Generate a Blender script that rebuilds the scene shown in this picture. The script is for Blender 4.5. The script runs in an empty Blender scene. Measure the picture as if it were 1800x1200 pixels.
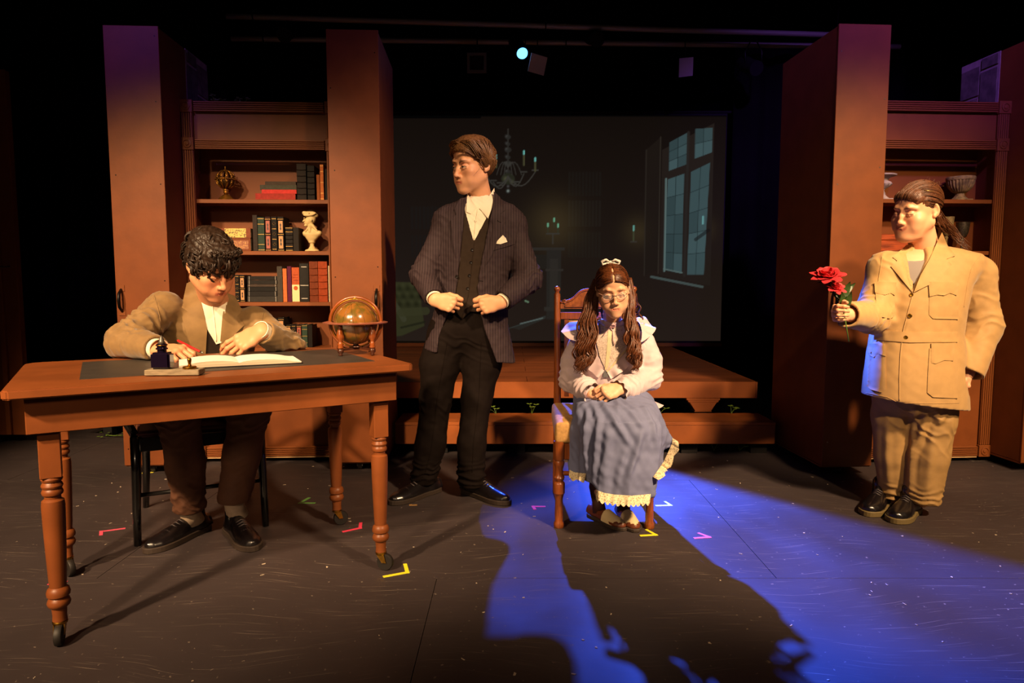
import bpy, bmesh, math, random
import numpy as np
from mathutils import Vector, Matrix
from mathutils.bvhtree import BVHTree
from mathutils.geometry import delaunay_2d_cdt

random.seed(7)
RNG = np.random.default_rng(7)
SC = bpy.context.scene
COL = SC.collection
R = math.radians
PI = math.pi

# ------------------------------------------------------------------ camera
CAM_H, PITCH, FOC = 1.06, R(5.0), 1200.0        # focal length in pixels of the 1800 px wide frame
cd = bpy.data.cameras.new('camera'); cam = bpy.data.objects.new('camera', cd); COL.objects.link(cam)
cd.sensor_width = 36; cd.lens = 36 * FOC / 1800; cd.clip_end = 60; cd.clip_start = .05
cam.location = (0, 0, CAM_H); cam.rotation_euler = (PI / 2 - PITCH, 0, 0)
SC.camera = cam

# ------------------------------------------------------------------ world, lights, exposure
w = bpy.data.worlds.new('world'); SC.world = w; w.use_nodes = True
w.node_tree.nodes['Background'].inputs[0].default_value = (1.0, .62, .45, 1)
w.node_tree.nodes['Background'].inputs[1].default_value = .026
SC.view_settings.view_transform = 'Standard'; SC.view_settings.look = 'None'
SC.view_settings.gamma = 1; SC.view_settings.exposure = -0.14
SC.view_settings.use_curve_mapping = False

def spot(name, loc, target, energy, color, angle, blend, size=.17):
    l = bpy.data.lights.new(name, 'SPOT'); l.energy = energy; l.color = color
    l.spot_size = R(angle); l.spot_blend = blend; l.shadow_soft_size = size
    o = bpy.data.objects.new(name, l); COL.objects.link(o); o.location = loc
    o.rotation_euler = (Vector(target) - Vector(loc)).to_track_quat('-Z', 'Y').to_euler()
    return o
WARM = (1.0, .66, .36)
spot('stage_spot', (-3.4, -2.4, 4.6), (-1.6, 3.0, .36), 3700, WARM, 31, .6)
spot('stage_spot', (-1.75, -2.4, 4.6), (-1.5, 3.3, .62), 2100, WARM, 26, .6)
spot('stage_spot', (3.2, -.9, 4.6), (1.6, 3.3, .42), 2700, WARM, 33, .55)
spot('stage_spot', (2.9, -1.1, 4.6), (-.05, 3.7, .5), 2300, WARM, 33, .7)
spot('stage_spot', (1.7, -2.6, 4.6), (2.1, 3.6, 1.02), 2000, WARM, 19, .65)
spot('front_wash', (-1.6, -3.4, 2.5), (-.9, 3.2, .15), 260, (1.0, .68, .42), 34, .9, .3)
VIOLET = (.33, .12, 1.0)
spot('violet_spot', (-2.6, -1.0, 4.6), (-2.2, 3.7, 2.62), 620, VIOLET, 17, .9)
spot('violet_spot', (1.2, -1.0, 4.6), (2.2, 3.8, 2.78), 2000, VIOLET, 25, .9)
spot('violet_spot', (3.0, 1.2, 4.6), (-.7, 4.0, 1.9), 260, VIOLET, 24, .9)

# ------------------------------------------------------------------ pixel helpers (frame 1800 x 1200)
def ray(px, py):
    x = (px - 900) / FOC; z = -(py - 600) / FOC
    return (x, math.cos(PITCH) + z * math.sin(PITCH), -math.sin(PITCH) + z * math.cos(PITCH))
def at(px, py, Y):
    r = ray(px, py); t = Y / r[1]; return Vector((r[0] * t, Y, CAM_H + r[2] * t))
def fl(px, py, h=0.0):
    r = ray(px, py); t = (h - CAM_H) / r[2]; return Vector((r[0] * t, r[1] * t, h))

# ------------------------------------------------------------------ scene graph helpers
W = {}
def mw(o): return W.get(o.name, Matrix.Identity(4)) if o else Matrix.Identity(4)
def thing(name, label, cat, loc=(0, 0, 0), rz=0.0, group=None, kind=None):
    o = bpy.data.objects.new(name, None); COL.objects.link(o); o.empty_display_size = .1
    o.location = loc; o.rotation_euler = (0, 0, rz)
    W[o.name] = Matrix.Translation(Vector(loc)) @ Matrix.Rotation(rz, 4, 'Z')
    tag(o, label, cat, group, kind); return o
def tag(o, label=None, cat=None, group=None, kind=None):
    if label: o['label'] = label
    if cat: o['category'] = cat
    if group: o['group'] = group
    if kind: o['kind'] = kind
    return o
def sub_empty(name, parent, loc=(0, 0, 0), rz=0.0, label=None):
    o = bpy.data.objects.new(name, None); COL.objects.link(o); o.parent = parent
    o.location = loc; o.rotation_euler = (0, 0, rz); o.empty_display_size = .05
    W[o.name] = mw(parent) @ Matrix.Translation(Vector(loc)) @ Matrix.Rotation(rz, 4, 'Z')
    if label: o['label'] = label
    return o

# ------------------------------------------------------------------ materials
def lin(c):
    if isinstance(c, str):
        c = c.lstrip('#'); c = [int(c[i:i + 2], 16) / 255 for i in (0, 2, 4)]
        c = [x / 12.92 if x <= .04045 else ((x + .055) / 1.055) ** 2.4 for x in c]
    return tuple(c[:3]) + (1.0,)
MATS = {}
def mat(name, col=None, rough=.6, metal=0.0, var=.0, vscale=20.0, bump=0.0, bscale=200.0, attr=None,
        emit=None, es=0.0, stretch=None, spec=.5, alpha=None, trans=0.0, col2=None, sheen=0.0, coat=0.0, ramp=(.35, .65), rvar=0.0):
    if name in MATS: return MATS[name]
    m = bpy.data.materials.new(name); m.use_nodes = True; MATS[name] = m
    nt = m.node_tree; N = nt.nodes; L = nt.links; b = N['Principled BSDF']
    b.inputs['Roughness'].default_value = rough; b.inputs['Metallic'].default_value = metal
    b.inputs['Specular IOR Level'].default_value = spec
    b.inputs['Coat Weight'].default_value = coat
    b.inputs['Sheen Weight'].default_value = sheen
    if trans: b.inputs['Transmission Weight'].default_value = trans
    if alpha is not None: b.inputs['Alpha'].default_value = alpha
    tc = N.new('ShaderNodeTexCoord'); src = tc.outputs['Object']
    if stretch:
        mp = N.new('ShaderNodeMapping'); mp.inputs['Scale'].default_value = stretch
        L.new(src, mp.inputs[0]); src = mp.outputs[0]
    if attr:
        a = N.new('ShaderNodeAttribute'); a.attribute_name = attr; out = a.outputs['Color']
    else:
        rgb = N.new('ShaderNodeRGB'); rgb.outputs[0].default_value = lin(col); out = rgb.outputs[0]
    if var or col2:
        nz = N.new('ShaderNodeTexNoise'); nz.inputs['Scale'].default_value = vscale; nz.inputs['Detail'].default_value = 5
        L.new(src, nz.inputs['Vector'])
        cr = N.new('ShaderNodeValToRGB'); cr.color_ramp.elements[0].position = ramp[0]; cr.color_ramp.elements[1].position = ramp[1]
        L.new(nz.outputs['Fac'], cr.inputs[0])
        mx = N.new('ShaderNodeMix'); mx.data_type = 'RGBA'
        if col2:
            L.new(cr.outputs[0], mx.inputs['Factor']); L.new(out, mx.inputs['A']); mx.inputs['B'].default_value = lin(col2)
        else:
            mx.blend_type = 'MULTIPLY'; mx.inputs['Factor'].default_value = 1
            cr.color_ramp.elements[0].color = (1 - var, 1 - var, 1 - var, 1); cr.color_ramp.elements[1].color = (1 + var * .3,) * 3 + (1,)
            L.new(out, mx.inputs['A']); L.new(cr.outputs[0], mx.inputs['B'])
        out = mx.outputs['Result']
        if rvar:
            mr = N.new('ShaderNodeMapRange'); mr.inputs['To Min'].default_value = rough - rvar; mr.inputs['To Max'].default_value = rough + rvar
            L.new(nz.outputs['Fac'], mr.inputs['Value']); L.new(mr.outputs[0], b.inputs['Roughness'])
    L.new(out, b.inputs['Base Color'])
    if emit: b.inputs['Emission Color'].default_value = lin(emit); b.inputs['Emission Strength'].default_value = es
    if bump:
        n2 = N.new('ShaderNodeTexNoise'); n2.inputs['Scale'].default_value = bscale; n2.inputs['Detail'].default_value = 4
        L.new(src, n2.inputs['Vector'])
        bp = N.new('ShaderNodeBump'); bp.inputs['Strength'].default_value = bump; bp.inputs['Distance'].default_value = .004
        L.new(n2.outputs['Fac'], bp.inputs['Height']); L.new(bp.outputs[0], b.inputs['Normal'])
    return m

# ------------------------------------------------------------------ mesh builder
def rotm(ax, ay, az): return Matrix.Rotation(az, 3, 'Z') @ Matrix.Rotation(ay, 3, 'Y') @ Matrix.Rotation(ax, 3, 'X')
def frame(d, up=(0, 0, 1)):
    d = Vector(d).normalized(); u = Vector(up)
    if abs(d.dot(u)) > .98: u = Vector((1, 0, 0)) if abs(d.x) < .9 else Vector((0, 1, 0))
    x = u.cross(d).normalized(); y = d.cross(x).normalized(); return x, y, d
class MB:
    def __init__(s): s.v = []; s.f = []
    def add(s, vs, fs):
        o = len(s.v); s.v += [tuple(p) for p in vs]; s.f += [tuple(i + o for i in f) for f in fs]; return s
    def box(s, c, size, rot=None):
        hx, hy, hz = [q / 2 for q in size]; c = Vector(c)
        vs = [Vector((x, y, z)) for z in (-hz, hz) for y in (-hy, hy) for x in (-hx, hx)]
        if rot is not None: vs = [rot @ p for p in vs]
        s.add([c + p for p in vs], [(0, 2, 3, 1), (4, 5, 7, 6), (0, 1, 5, 4), (2, 6, 7, 3), (0, 4, 6, 2), (1, 3, 7, 5)]); return s
    def b2(s, lo, hi): return s.box([(a + b) / 2 for a, b in zip(lo, hi)], [b - a for a, b in zip(lo, hi)])
    def lathe(s, prof, c=(0, 0, 0), n=20, axis=None, flute=None):
        c = Vector(c); X, Y, Z = (Vector((1, 0, 0)), Vector((0, 1, 0)), Vector((0, 0, 1))) if axis is None else frame(axis)
        vs = []; fs = []
        for r, z in prof:
            for i in range(n):
                a = 2 * PI * i / n; rr = r
                if flute: rr = r * (1 + flute[1] * (abs(math.sin(a * flute[0] / 2)) - .6))
                vs.append(c + X * (rr * math.cos(a)) + Y * (rr * math.sin(a)) + Z * z)
        m = len(prof)
        for j in range(m - 1):
            for i in range(n):
                k = (i + 1) % n; fs.append((j * n + i, j * n + k, (j + 1) * n + k, (j + 1) * n + i))
        fs.append(tuple(range(n - 1, -1, -1))); fs.append(tuple((m - 1) * n + i for i in range(n)))
        return s.add(vs, fs)
    def tube(s, pts, r, n=8, cap=True, flat=None):
        pts = [Vector(p) for p in pts]; m = len(pts)
        rs = list(r) if hasattr(r, '__len__') else [r] * m
        vs = []; fs = []; px = None
        for j, p in enumerate(pts):
            d = (pts[min(j + 1, m - 1)] - pts[max(j - 1, 0)])
            if d.length < 1e-9: d = Vector((0, 0, 1))
            d.normalize()
            if px is None: x, y, _ = frame(d)
            else:
                x = px - d * px.dot(d)
                if x.length < 1e-6: x, y, _ = frame(d)
                x.normalize(); y = d.cross(x)
            px = x
            for i in range(n):
                a = 2 * PI * i / n; vs.append(p + x * (rs[j] * math.cos(a)) + y * (rs[j] * math.sin(a) * (flat or 1)))
        for j in range(m - 1):
            for i in range(n):
                k = (i + 1) % n; fs.append((j * n + i, j * n + k, (j + 1) * n + k, (j + 1) * n + i))
        if cap: fs.append(tuple(range(n - 1, -1, -1))); fs.append(tuple((m - 1) * n + i for i in range(n)))
        return s.add(vs, fs)
    def cyl(s, a, b, r, n=14): return s.tube([a, b], r, n)
    def sphere(s, c, r, nu=16, nv=10, rot=None):
        c = Vector(c); r = (r, r, r) if not hasattr(r, '__len__') else r; vs = []; fs = []
        for j in range(1, nv):
            t = PI * j / nv
            for i in range(nu):
                a = 2 * PI * i / nu; p = Vector((r[0] * math.sin(t) * math.cos(a), r[1] * math.sin(t) * math.sin(a), r[2] * math.cos(t)))
                vs.append(c + (rot @ p if rot is not None else p))
        for j in range(nv - 2):
            for i in range(nu):
                k = (i + 1) % nu; fs.append((j * nu + i, (j + 1) * nu + i, (j + 1) * nu + k, j * nu + k))
        t = Vector((0, 0, r[2])); t = rot @ t if rot is not None else t
        vs += [c + t, c - t]; a, b = len(vs) - 2, len(vs) - 1
        for i in range(nu):
            k = (i + 1) % nu; fs.append((a, i, k)); fs.append((b, (nv - 2) * nu + k, (nv - 2) * nu + i))
        return s.add(vs, fs)
    def prism(s, poly, z0, z1, M=None):
        n = len(poly); vs = [Vector((x, y, z0)) for x, y in poly] + [Vector((x, y, z1)) for x, y in poly]
        if M is not None: vs = [M @ p for p in vs]
        return s.add(vs, [tuple(range(n - 1, -1, -1)), tuple(range(n, 2 * n))] + [(i, (i + 1) % n, n + (i + 1) % n, n + i) for i in range(n)])
    def torus(s, c, R0, r, axis=(0, 0, 1), nu=32, nv=8, a0=0, a1=2 * PI, flat=1.0):
        c = Vector(c); X, Y, Z = frame(axis); full = abs(a1 - a0 - 2 * PI) < 1e-6
        m = nu if full else nu + 1; vs = []; fs = []
        for j in range(m):
            a = a0 + (a1 - a0) * j / nu; e = X * math.cos(a) + Y * math.sin(a)
            for i in range(nv):
                b = 2 * PI * i / nv; vs.append(c + e * (R0 + r * math.cos(b)) + Z * (r * flat * math.sin(b)))
        for j in range(nu):
            jj = (j + 1) % m
            for i in range(nv):
                k = (i + 1) % nv; fs.append((j * nv + i, jj * nv + i, jj * nv + k, j * nv + k))
        if not full: fs.append(tuple(range(nv))); fs.append(tuple((m - 1) * nv + i for i in range(nv - 1, -1, -1)))
        return s.add(vs, fs)
    def build(s, name, m, parent=None, smooth=False, bevel=0.0, world=False, label=None, seg=1):
        me = bpy.data.meshes.new(name)
        vs = s.v
        if world and parent is not None:
            inv = mw(parent).inverted(); vs = [tuple(inv @ Vector(p)) for p in vs]
        me.from_pydata(vs, [], s.f)
        if bevel:
            bm = bmesh.new(); bm.from_mesh(me); bmesh.ops.recalc_face_normals(bm, faces=bm.faces)
            bmesh.ops.bevel(bm, geom=[e for e in bm.edges if e.calc_face_angle(0) > .6], offset=bevel, segments=seg, affect='EDGES', clamp_overlap=True)
            bm.to_mesh(me); bm.free()
        else:
            bm = bmesh.new(); bm.from_mesh(me); bmesh.ops.recalc_face_normals(bm, faces=bm.faces); bm.to_mesh(me); bm.free()
        return put(name, me, m, parent, smooth, label)
def put(name, me, m, parent=None, smooth=False, label=None):
    o = bpy.data.objects.new(name, me); COL.objects.link(o)
    if parent is not None: o.parent = parent; W[o.name] = mw(parent)
    if m is not None: me.materials.append(m)
    if smooth:
        if smooth is True: me.shade_smooth()
        else: me.shade_smooth(); me.set_sharp_from_angle(angle=R(smooth))
    if label: o['label'] = label
    return o
def copy_tree(o, parent=None):
    c = o.copy(); COL.objects.link(c); c.parent = parent
    for ch in list(o.children): copy_tree(ch, c)
    return c

# ------------------------------------------------------------------ signed distance volumes (bodies, clothes)
class Vol:
    def __init__(s, lo, hi, h):
        s.lo = np.array(lo, float); s.h = h; n = np.ceil((np.array(hi, float) - s.lo) / h).astype(int) + 1
        s.ax = [(s.lo[i] + h * np.arange(n[i])).astype(np.float32) for i in range(3)]
        s.D = np.full(n, 1.0, np.float32)
    def sl(s, lo, hi):
        r = []
        for i in range(3):
            a = int(max(0, math.floor((lo[i] - s.lo[i]) / s.h))); b = int(min(s.D.shape[i], math.ceil((hi[i] - s.lo[i]) / s.h) + 1))
            if b <= a: return None
            r.append(slice(a, b))
        return tuple(r)
    def pts(s, q): return s.ax[0][q[0]][:, None, None], s.ax[1][q[1]][None, :, None], s.ax[2][q[2]][None, None, :]
    def op(s, q, d, k, mode):
        D = s.D[q]
        if mode == '+':
            if k > 0: h = np.maximum(k - np.abs(D - d), 0) / k; s.D[q] = np.minimum(D, d) - h * h * k * .25
            else: s.D[q] = np.minimum(D, d)
        else:
            d = -d
            if k > 0: h = np.maximum(k - np.abs(D - d), 0) / k; s.D[q] = np.maximum(D, d) + h * h * k * .25
            else: s.D[q] = np.maximum(D, d)
    def cone(s, a, b, ra, rb, k=.01, mode='+', sq=None):
        a = np.array(a, float); b = np.array(b, float); m = max(ra, rb) * (sq[1] if sq and sq[1] > 1 else 1) + k + 3 * s.h
        q = s.sl(np.minimum(a, b) - m, np.maximum(a, b) + m)
        if q is None: return s
        x, y, z = s.pts(q); ba = b - a; L2 = max(ba @ ba, 1e-12)
        t = np.clip(((x - a[0]) * ba[0] + (y - a[1]) * ba[1] + (z - a[2]) * ba[2]) / L2, 0, 1)
        dx = x - a[0] - t * ba[0]; dy = y - a[1] - t * ba[1]; dz = z - a[2] - t * ba[2]
        if sq:
            u = np.array(Vector(sq[0]).normalized()); c = (dx * u[0] + dy * u[1] + dz * u[2]) * (1 / sq[1] - 1)
            dx = dx + u[0] * c; dy = dy + u[1] * c; dz = dz + u[2] * c
        d = np.sqrt(dx * dx + dy * dy + dz * dz) - (ra + t * (rb - ra))
        if sq and sq[1] < 1: d = d * (.5 + .5 * sq[1])
        s.op(q, d, k, mode); return s
    def chain(s, pts, rs, k=.01, mode='+', sq=None):
        for i in range(len(pts) - 1): s.cone(pts[i], pts[i + 1], rs[i], rs[i + 1], k, mode, sq)
        return s
    def ell(s, c, r, k=.01, mode='+', rot=None):
        c = np.array(c, float); r = np.array(r if hasattr(r, '__len__') else (r, r, r), float); m = r.max() + k + 3 * s.h
        q = s.sl(c - m, c + m)
        if q is None: return s
        x, y, z = s.pts(q); x = x - c[0]; y = y - c[1]; z = z - c[2]
        if rot is not None:
            M = np.array(rot).T; x, y, z = (M[i, 0] * x + M[i, 1] * y + M[i, 2] * z for i in range(3))
        k0 = np.sqrt((x / r[0]) ** 2 + (y / r[1]) ** 2 + (z / r[2]) ** 2)
        k1 = np.sqrt((x / r[0] ** 2) ** 2 + (y / r[1] ** 2) ** 2 + (z / r[2] ** 2) ** 2)
        s.op(q, k0 * (k0 - 1) / np.maximum(k1, 1e-6), k, mode); return s
    def loft(s, secs, k=.02, mode='+', o=(0, 0, 0), rot=None, n=2.3):
        # secs: (z, cx, cy, rx, ry) in a frame at o with rotation rot
        S = np.array(sorted(secs), float); o = np.array(o, float); M = np.array(rot if rot is not None else np.eye(3))
        ext = [];
        for z, cx, cy, rx, ry in S:
            for sx in (-1, 1):
                for sy in (-1, 1): ext.append(o + M @ np.array([cx + sx * rx, cy + sy * ry, z]))
        ext = np.array(ext); mg = k + 4 * s.h; q = s.sl(ext.min(0) - mg, ext.max(0) + mg)
        if q is None: return s
        x, y, z = s.pts(q); x = x - o[0]; y = y - o[1]; z = z - o[2]; MT = M.T
        x, y, z = (MT[i, 0] * x + MT[i, 1] * y + MT[i, 2] * z for i in range(3))
        f = lambda j: np.interp(z, S[:, 0], S[:, j]).astype(np.float32)
        x = x - f(1); y = y - f(2); rx = f(3); ry = f(4)
        e = ((np.abs(x) / rx) ** n + (np.abs(y) / ry) ** n) ** (1 / n); rr = np.sqrt(x * x + y * y)
        d = np.where(e < 1e-3, -np.minimum(rx, ry), rr * (1 - 1 / np.maximum(e, 1e-3)))
        d = np.maximum(d, np.maximum(S[0, 0] - z, z - S[-1, 0]))
        s.op(q, d.astype(np.float32), k, mode); return s
    def half(s, p, nrm, rad):       # cut away what lies beyond the plane, inside a ball round p
        p = np.array(p, float); nrm = np.array(Vector(nrm).normalized()); q = s.sl(p - rad, p + rad)
        if q is None: return s
        x, y, z = s.pts(q); d = (x - p[0]) * nrm[0] + (y - p[1]) * nrm[1] + (z - p[2]) * nrm[2]
        r2 = (x - p[0]) ** 2 + (y - p[1]) ** 2 + (z - p[2]) ** 2
        s.D[q] = np.where(r2 < rad * rad, np.maximum(s.D[q], d), s.D[q]); return s
    def fn(s, lo, hi, f, k=0.0, mode='+'):
        q = s.sl(lo, hi)
        if q is None: return s
        x, y, z = s.pts(q); s.op(q, (f(x, y, z) + 0 * (x + y + z)).astype(np.float32), k, mode); return s
    def mesh(s):
        D = s.D; I = D < 0; n = D.shape; c = np.zeros([i - 1 for i in n], np.int8)
        cor = [(i, j, k) for i in (0, 1) for j in (0, 1) for k in (0, 1)]
        sub = lambda A, o: A[o[0]:n[0] - 1 + o[0], o[1]:n[1] - 1 + o[1], o[2]:n[2] - 1 + o[2]]
        for o in cor: c += sub(I, o)
        act = np.argwhere((c > 0) & (c < 8)); idx = np.full(c.shape, -1, np.int32)
        idx[act[:, 0], act[:, 1], act[:, 2]] = np.arange(len(act))
        val = {o: D[act[:, 0] + o[0], act[:, 1] + o[1], act[:, 2] + o[2]] for o in cor}
        P = np.zeros((len(act), 3)); cnt = np.zeros(len(act))
        for a in cor:
            for ax in range(3):
                if a[ax]: continue
                b = list(a); b[ax] = 1; b = tuple(b); va, vb = val[a], val[b]; m = (va < 0) != (vb < 0)
                t = np.where(m, va / np.where(m, va - vb, 1), 0)
                p = np.array(a, float)[None].repeat(len(act), 0); p[:, ax] = t
                P += p * m[:, None]; cnt += m
        V = s.lo + s.h * (act + P / np.maximum(cnt, 1)[:, None]); F = []
        for ax in range(3):
            o = [0, 0, 0]; o[ax] = 1; A = I[tuple(slice(0, n[i] - o[i]) for i in range(3))]; B = I[tuple(slice(o[i], n[i]) for i in range(3))]
            e = np.argwhere(A != B); u, v = [(1, 2), (2, 0), (0, 1)][ax]
            e = e[(e[:, u] > 0) & (e[:, v] > 0) & (e[:, u] < c.shape[u]) & (e[:, v] < c.shape[v])]
            fl_ = A[e[:, 0], e[:, 1], e[:, 2]]; qd = []
            for du, dv in ((1, 1), (0, 1), (0, 0), (1, 0)):
                g = e.copy(); g[:, u] -= du; g[:, v] -= dv; qd.append(idx[g[:, 0], g[:, 1], g[:, 2]])
            qd = np.stack(qd, 1); qd[~fl_] = qd[~fl_][:, ::-1]; F.append(qd)
        F = np.concatenate(F); F = F[(F >= 0).all(1)]
        return V, F
def vnormals(V, F):
    n = np.cross(V[F[:, 2]] - V[F[:, 0]], V[F[:, 3]] - V[F[:, 1]]); N = np.zeros_like(V)
    for i in range(4): np.add.at(N, F[:, i], n)
    return N / np.maximum(np.linalg.norm(N, axis=1), 1e-9)[:, None]
def relax(V, F, it=1, lam=.5):
    for _ in range(it):
        A = np.zeros_like(V); c = np.zeros(len(V))
        for i in range(4):
            for j in (1, 3): np.add.at(A, F[:, i], V[F[:, (i + j) % 4]]); np.add.at(c, F[:, i], 1)
        V = V + lam * (A / np.maximum(c, 1)[:, None] - V)
    return V
def mesh_from(name, V, F, m, parent=None, col=None, smooth=True, label=None):
    if parent is not None:
        M = np.array(mw(parent).inverted()); V = V @ M[:3, :3].T + M[:3, 3]
    me = bpy.data.meshes.new(name); F = np.asarray(F); k = F.shape[1]
    me.vertices.add(len(V)); me.vertices.foreach_set('co', np.ascontiguousarray(V, np.float32).ravel())
    me.loops.add(F.size); me.loops.foreach_set('vertex_index', np.ascontiguousarray(F, np.int32).ravel())
    me.polygons.add(len(F)); me.polygons.foreach_set('loop_start', np.arange(0, F.size, k, dtype=np.int32))
    me.update(calc_edges=True)
    if col is not None:
        a = me.color_attributes.new('Col', 'FLOAT_COLOR', 'POINT')
        a.data.foreach_set('color', np.concatenate([col, np.ones((len(col), 1))], 1).astype(np.float32).ravel())
    return put(name, me, m, parent, smooth, label)
def sines(V, seed, lam, n=6, dirs=None):
    g = np.random.default_rng(seed); out = 0
    for i in range(n):
        d = g.normal(size=3) if dirs is None else np.array(dirs) + .35 * g.normal(size=3)
        d /= np.linalg.norm(d); out = out + np.sin(V @ d * (2 * PI / (lam * g.uniform(.6, 1.5))) + g.uniform(0, 6.28))
    return out / n
# ================================================================== SETTING
M_black = mat('black_drape', '0b0a0a', .95, var=.3, vscale=3, spec=.1)
M_blackpaint = mat('black_paint', '121010', .7, spec=.2)
M_brown = mat('brown_set_paint', '703c19', .5, var=.09, vscale=5, bump=.06, bscale=60, spec=.25)
M_brown2 = mat('brown_set_paint_worn', '6e3a19', .48, var=.13, vscale=9, bump=.08, bscale=45, spec=.25)
M_rawedge = mat('raw_ply_edge', 'b08a5e', .8, var=.2, vscale=40)
M_dark_metal = mat('dark_metal', '1a1817', .35, metal=.8)
M_steel = mat('steel', '8d8880', .3, metal=1.0)
M_rubber = mat('rubber', '17120f', .6)
M_brass = mat('brass', 'b98a35', .3, metal=1.0, var=.3, vscale=60)

def floor_material():
    m = mat('stage_floor', '3a3233', .42, var=.22, vscale=1.6, spec=.28)
    nt = m.node_tree; N = nt.nodes; L = nt.links; b = N['Principled BSDF']
    base = b.inputs['Base Color'].links[0].from_socket
    geo = N.new('ShaderNodeNewGeometry'); acc = None
    wn = N.new('ShaderNodeTexNoise'); wn.inputs['Scale'].default_value = 1.3; wn.inputs['Detail'].default_value = 1; L.new(geo.outputs['Position'], wn.inputs['Vector'])
    wv = N.new('ShaderNodeVectorMath'); wv.operation = 'MULTIPLY_ADD'; wv.inputs[1].default_value = (.35, .35, .0); L.new(wn.outputs['Color'], wv.inputs[0]); L.new(geo.outputs['Position'], wv.inputs[2])
    for i, (ang, sx, sy, th, lo) in enumerate([(.6, 3.2, 300, .695, .765), (-1.0, 2.7, 330, .695, .765), (1.3, 3.4, 260, .69, .76), (1.75, 2.4, 300, .69, .76), (2.3, 3.0, 260, .695, .765)]):
        mp = N.new('ShaderNodeMapping'); mp.inputs['Rotation'].default_value = (0, 0, ang); mp.inputs['Scale'].default_value = (sx, sy, 1)
        mp.inputs['Location'].default_value = (i * 3.1, i * 1.7, 0)
        L.new(wv.outputs['Vector'], mp.inputs[0])
        nz = N.new('ShaderNodeTexNoise'); nz.inputs['Scale'].default_value = 1; nz.inputs['Detail'].default_value = 2; L.new(mp.outputs[0], nz.inputs['Vector'])
        r = N.new('ShaderNodeMapRange'); r.inputs['From Min'].default_value = th; r.inputs['From Max'].default_value = lo; L.new(nz.outputs['Fac'], r.inputs['Value'])
        if acc is None: acc = r.outputs[0]
        else:
            mx = N.new('ShaderNodeMath'); mx.operation = 'MAXIMUM'; L.new(acc, mx.inputs[0]); L.new(r.outputs[0], mx.inputs[1]); acc = mx.outputs[0]
    sp = N.new('ShaderNodeTexNoise'); sp.inputs['Scale'].default_value = 55; sp.inputs['Detail'].default_value = 3; L.new(geo.outputs['Position'], sp.inputs['Vector'])
    r = N.new('ShaderNodeMapRange'); r.inputs['From Min'].default_value = .68; r.inputs['From Max'].default_value = .74; L.new(sp.outputs['Fac'], r.inputs['Value'])
    mx = N.new('ShaderNodeMath'); mx.operation = 'MAXIMUM'; L.new(acc, mx.inputs[0]); L.new(r.outputs[0], mx.inputs[1]); acc = mx.outputs[0]
    sc_ = N.new('ShaderNodeMath'); sc_.operation = 'MULTIPLY'; sc_.inputs[1].default_value = .62; L.new(acc, sc_.inputs[0])
    mix = N.new('ShaderNodeMix'); mix.data_type = 'RGBA'; L.new(sc_.outputs[0], mix.inputs['Factor']); L.new(base, mix.inputs['A']); mix.inputs['B'].default_value = lin('8d7f72')
    L.new(mix.outputs['Result'], b.inputs['Base Color'])
    rn = N.new('ShaderNodeTexNoise'); rn.inputs['Scale'].default_value = 4; rn.inputs['Detail'].default_value = 6; L.new(geo.outputs['Position'], rn.inputs['Vector'])
    rr = N.new('ShaderNodeMapRange'); rr.inputs['To Min'].default_value = .44; rr.inputs['To Max'].default_value = .66; L.new(rn.outputs['Fac'], rr.inputs['Value'])
    ad = N.new('ShaderNodeMath'); ad.operation = 'ADD'; ad.use_clamp = True; L.new(rr.outputs[0], ad.inputs[0])
    s2 = N.new('ShaderNodeMath'); s2.operation = 'MULTIPLY'; s2.inputs[1].default_value = .3; L.new(acc, s2.inputs[0]); L.new(s2.outputs[0], ad.inputs[1])
    L.new(ad.outputs[0], b.inputs['Roughness'])
    return m
M_floor = floor_material()
floor = MB().b2((-5.2, -1.5, -.06), (5.2, 9.0, -.008)).build('floor', M_blackpaint); tag(floor, 'dark scuffed stage floor of wide painted sheets', kind='structure')
for j in range(-3, 6):
    y0 = 2.368 + j * 1.22; off = .95 + (0 if j % 2 == 0 else 1.22)
    for i in range(-3, 3):
        x0 = off + i * 2.44
        a, b_ = max(x0, -5.2), min(x0 + 2.44, 5.2); c, d = max(y0, -1.5), min(y0 + 1.22, 9.0)
        if b_ - a < .05 or d - c < .05: continue
        MB().b2((a + .0012, c + .0012, -.008), (b_ - .0012, d - .0012, 0)).build('floor_panel', M_floor, floor)
def struct(name, lo, hi, m, label=None):
    o = MB().b2(lo, hi).build(name, m); tag(o, label, kind='structure'); return o
struct('wall_back', (-5.2, 9.0, -.06), (5.2, 9.1, 5.2), M_black, 'black back wall of the stage')
struct('wall_left', (-5.3, -1.5, -.06), (-5.2, 9.1, 5.2), M_black, 'black wall at the left wing')
struct('wall_right', (5.2, -1.5, -.06), (5.3, 9.1, 5.2), M_black, 'black wall at the right wing')
struct('ceiling', (-5.3, 3.0, 5.2), (5.3, 9.1, 5.3), M_black, 'black ceiling above the stage')

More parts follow.
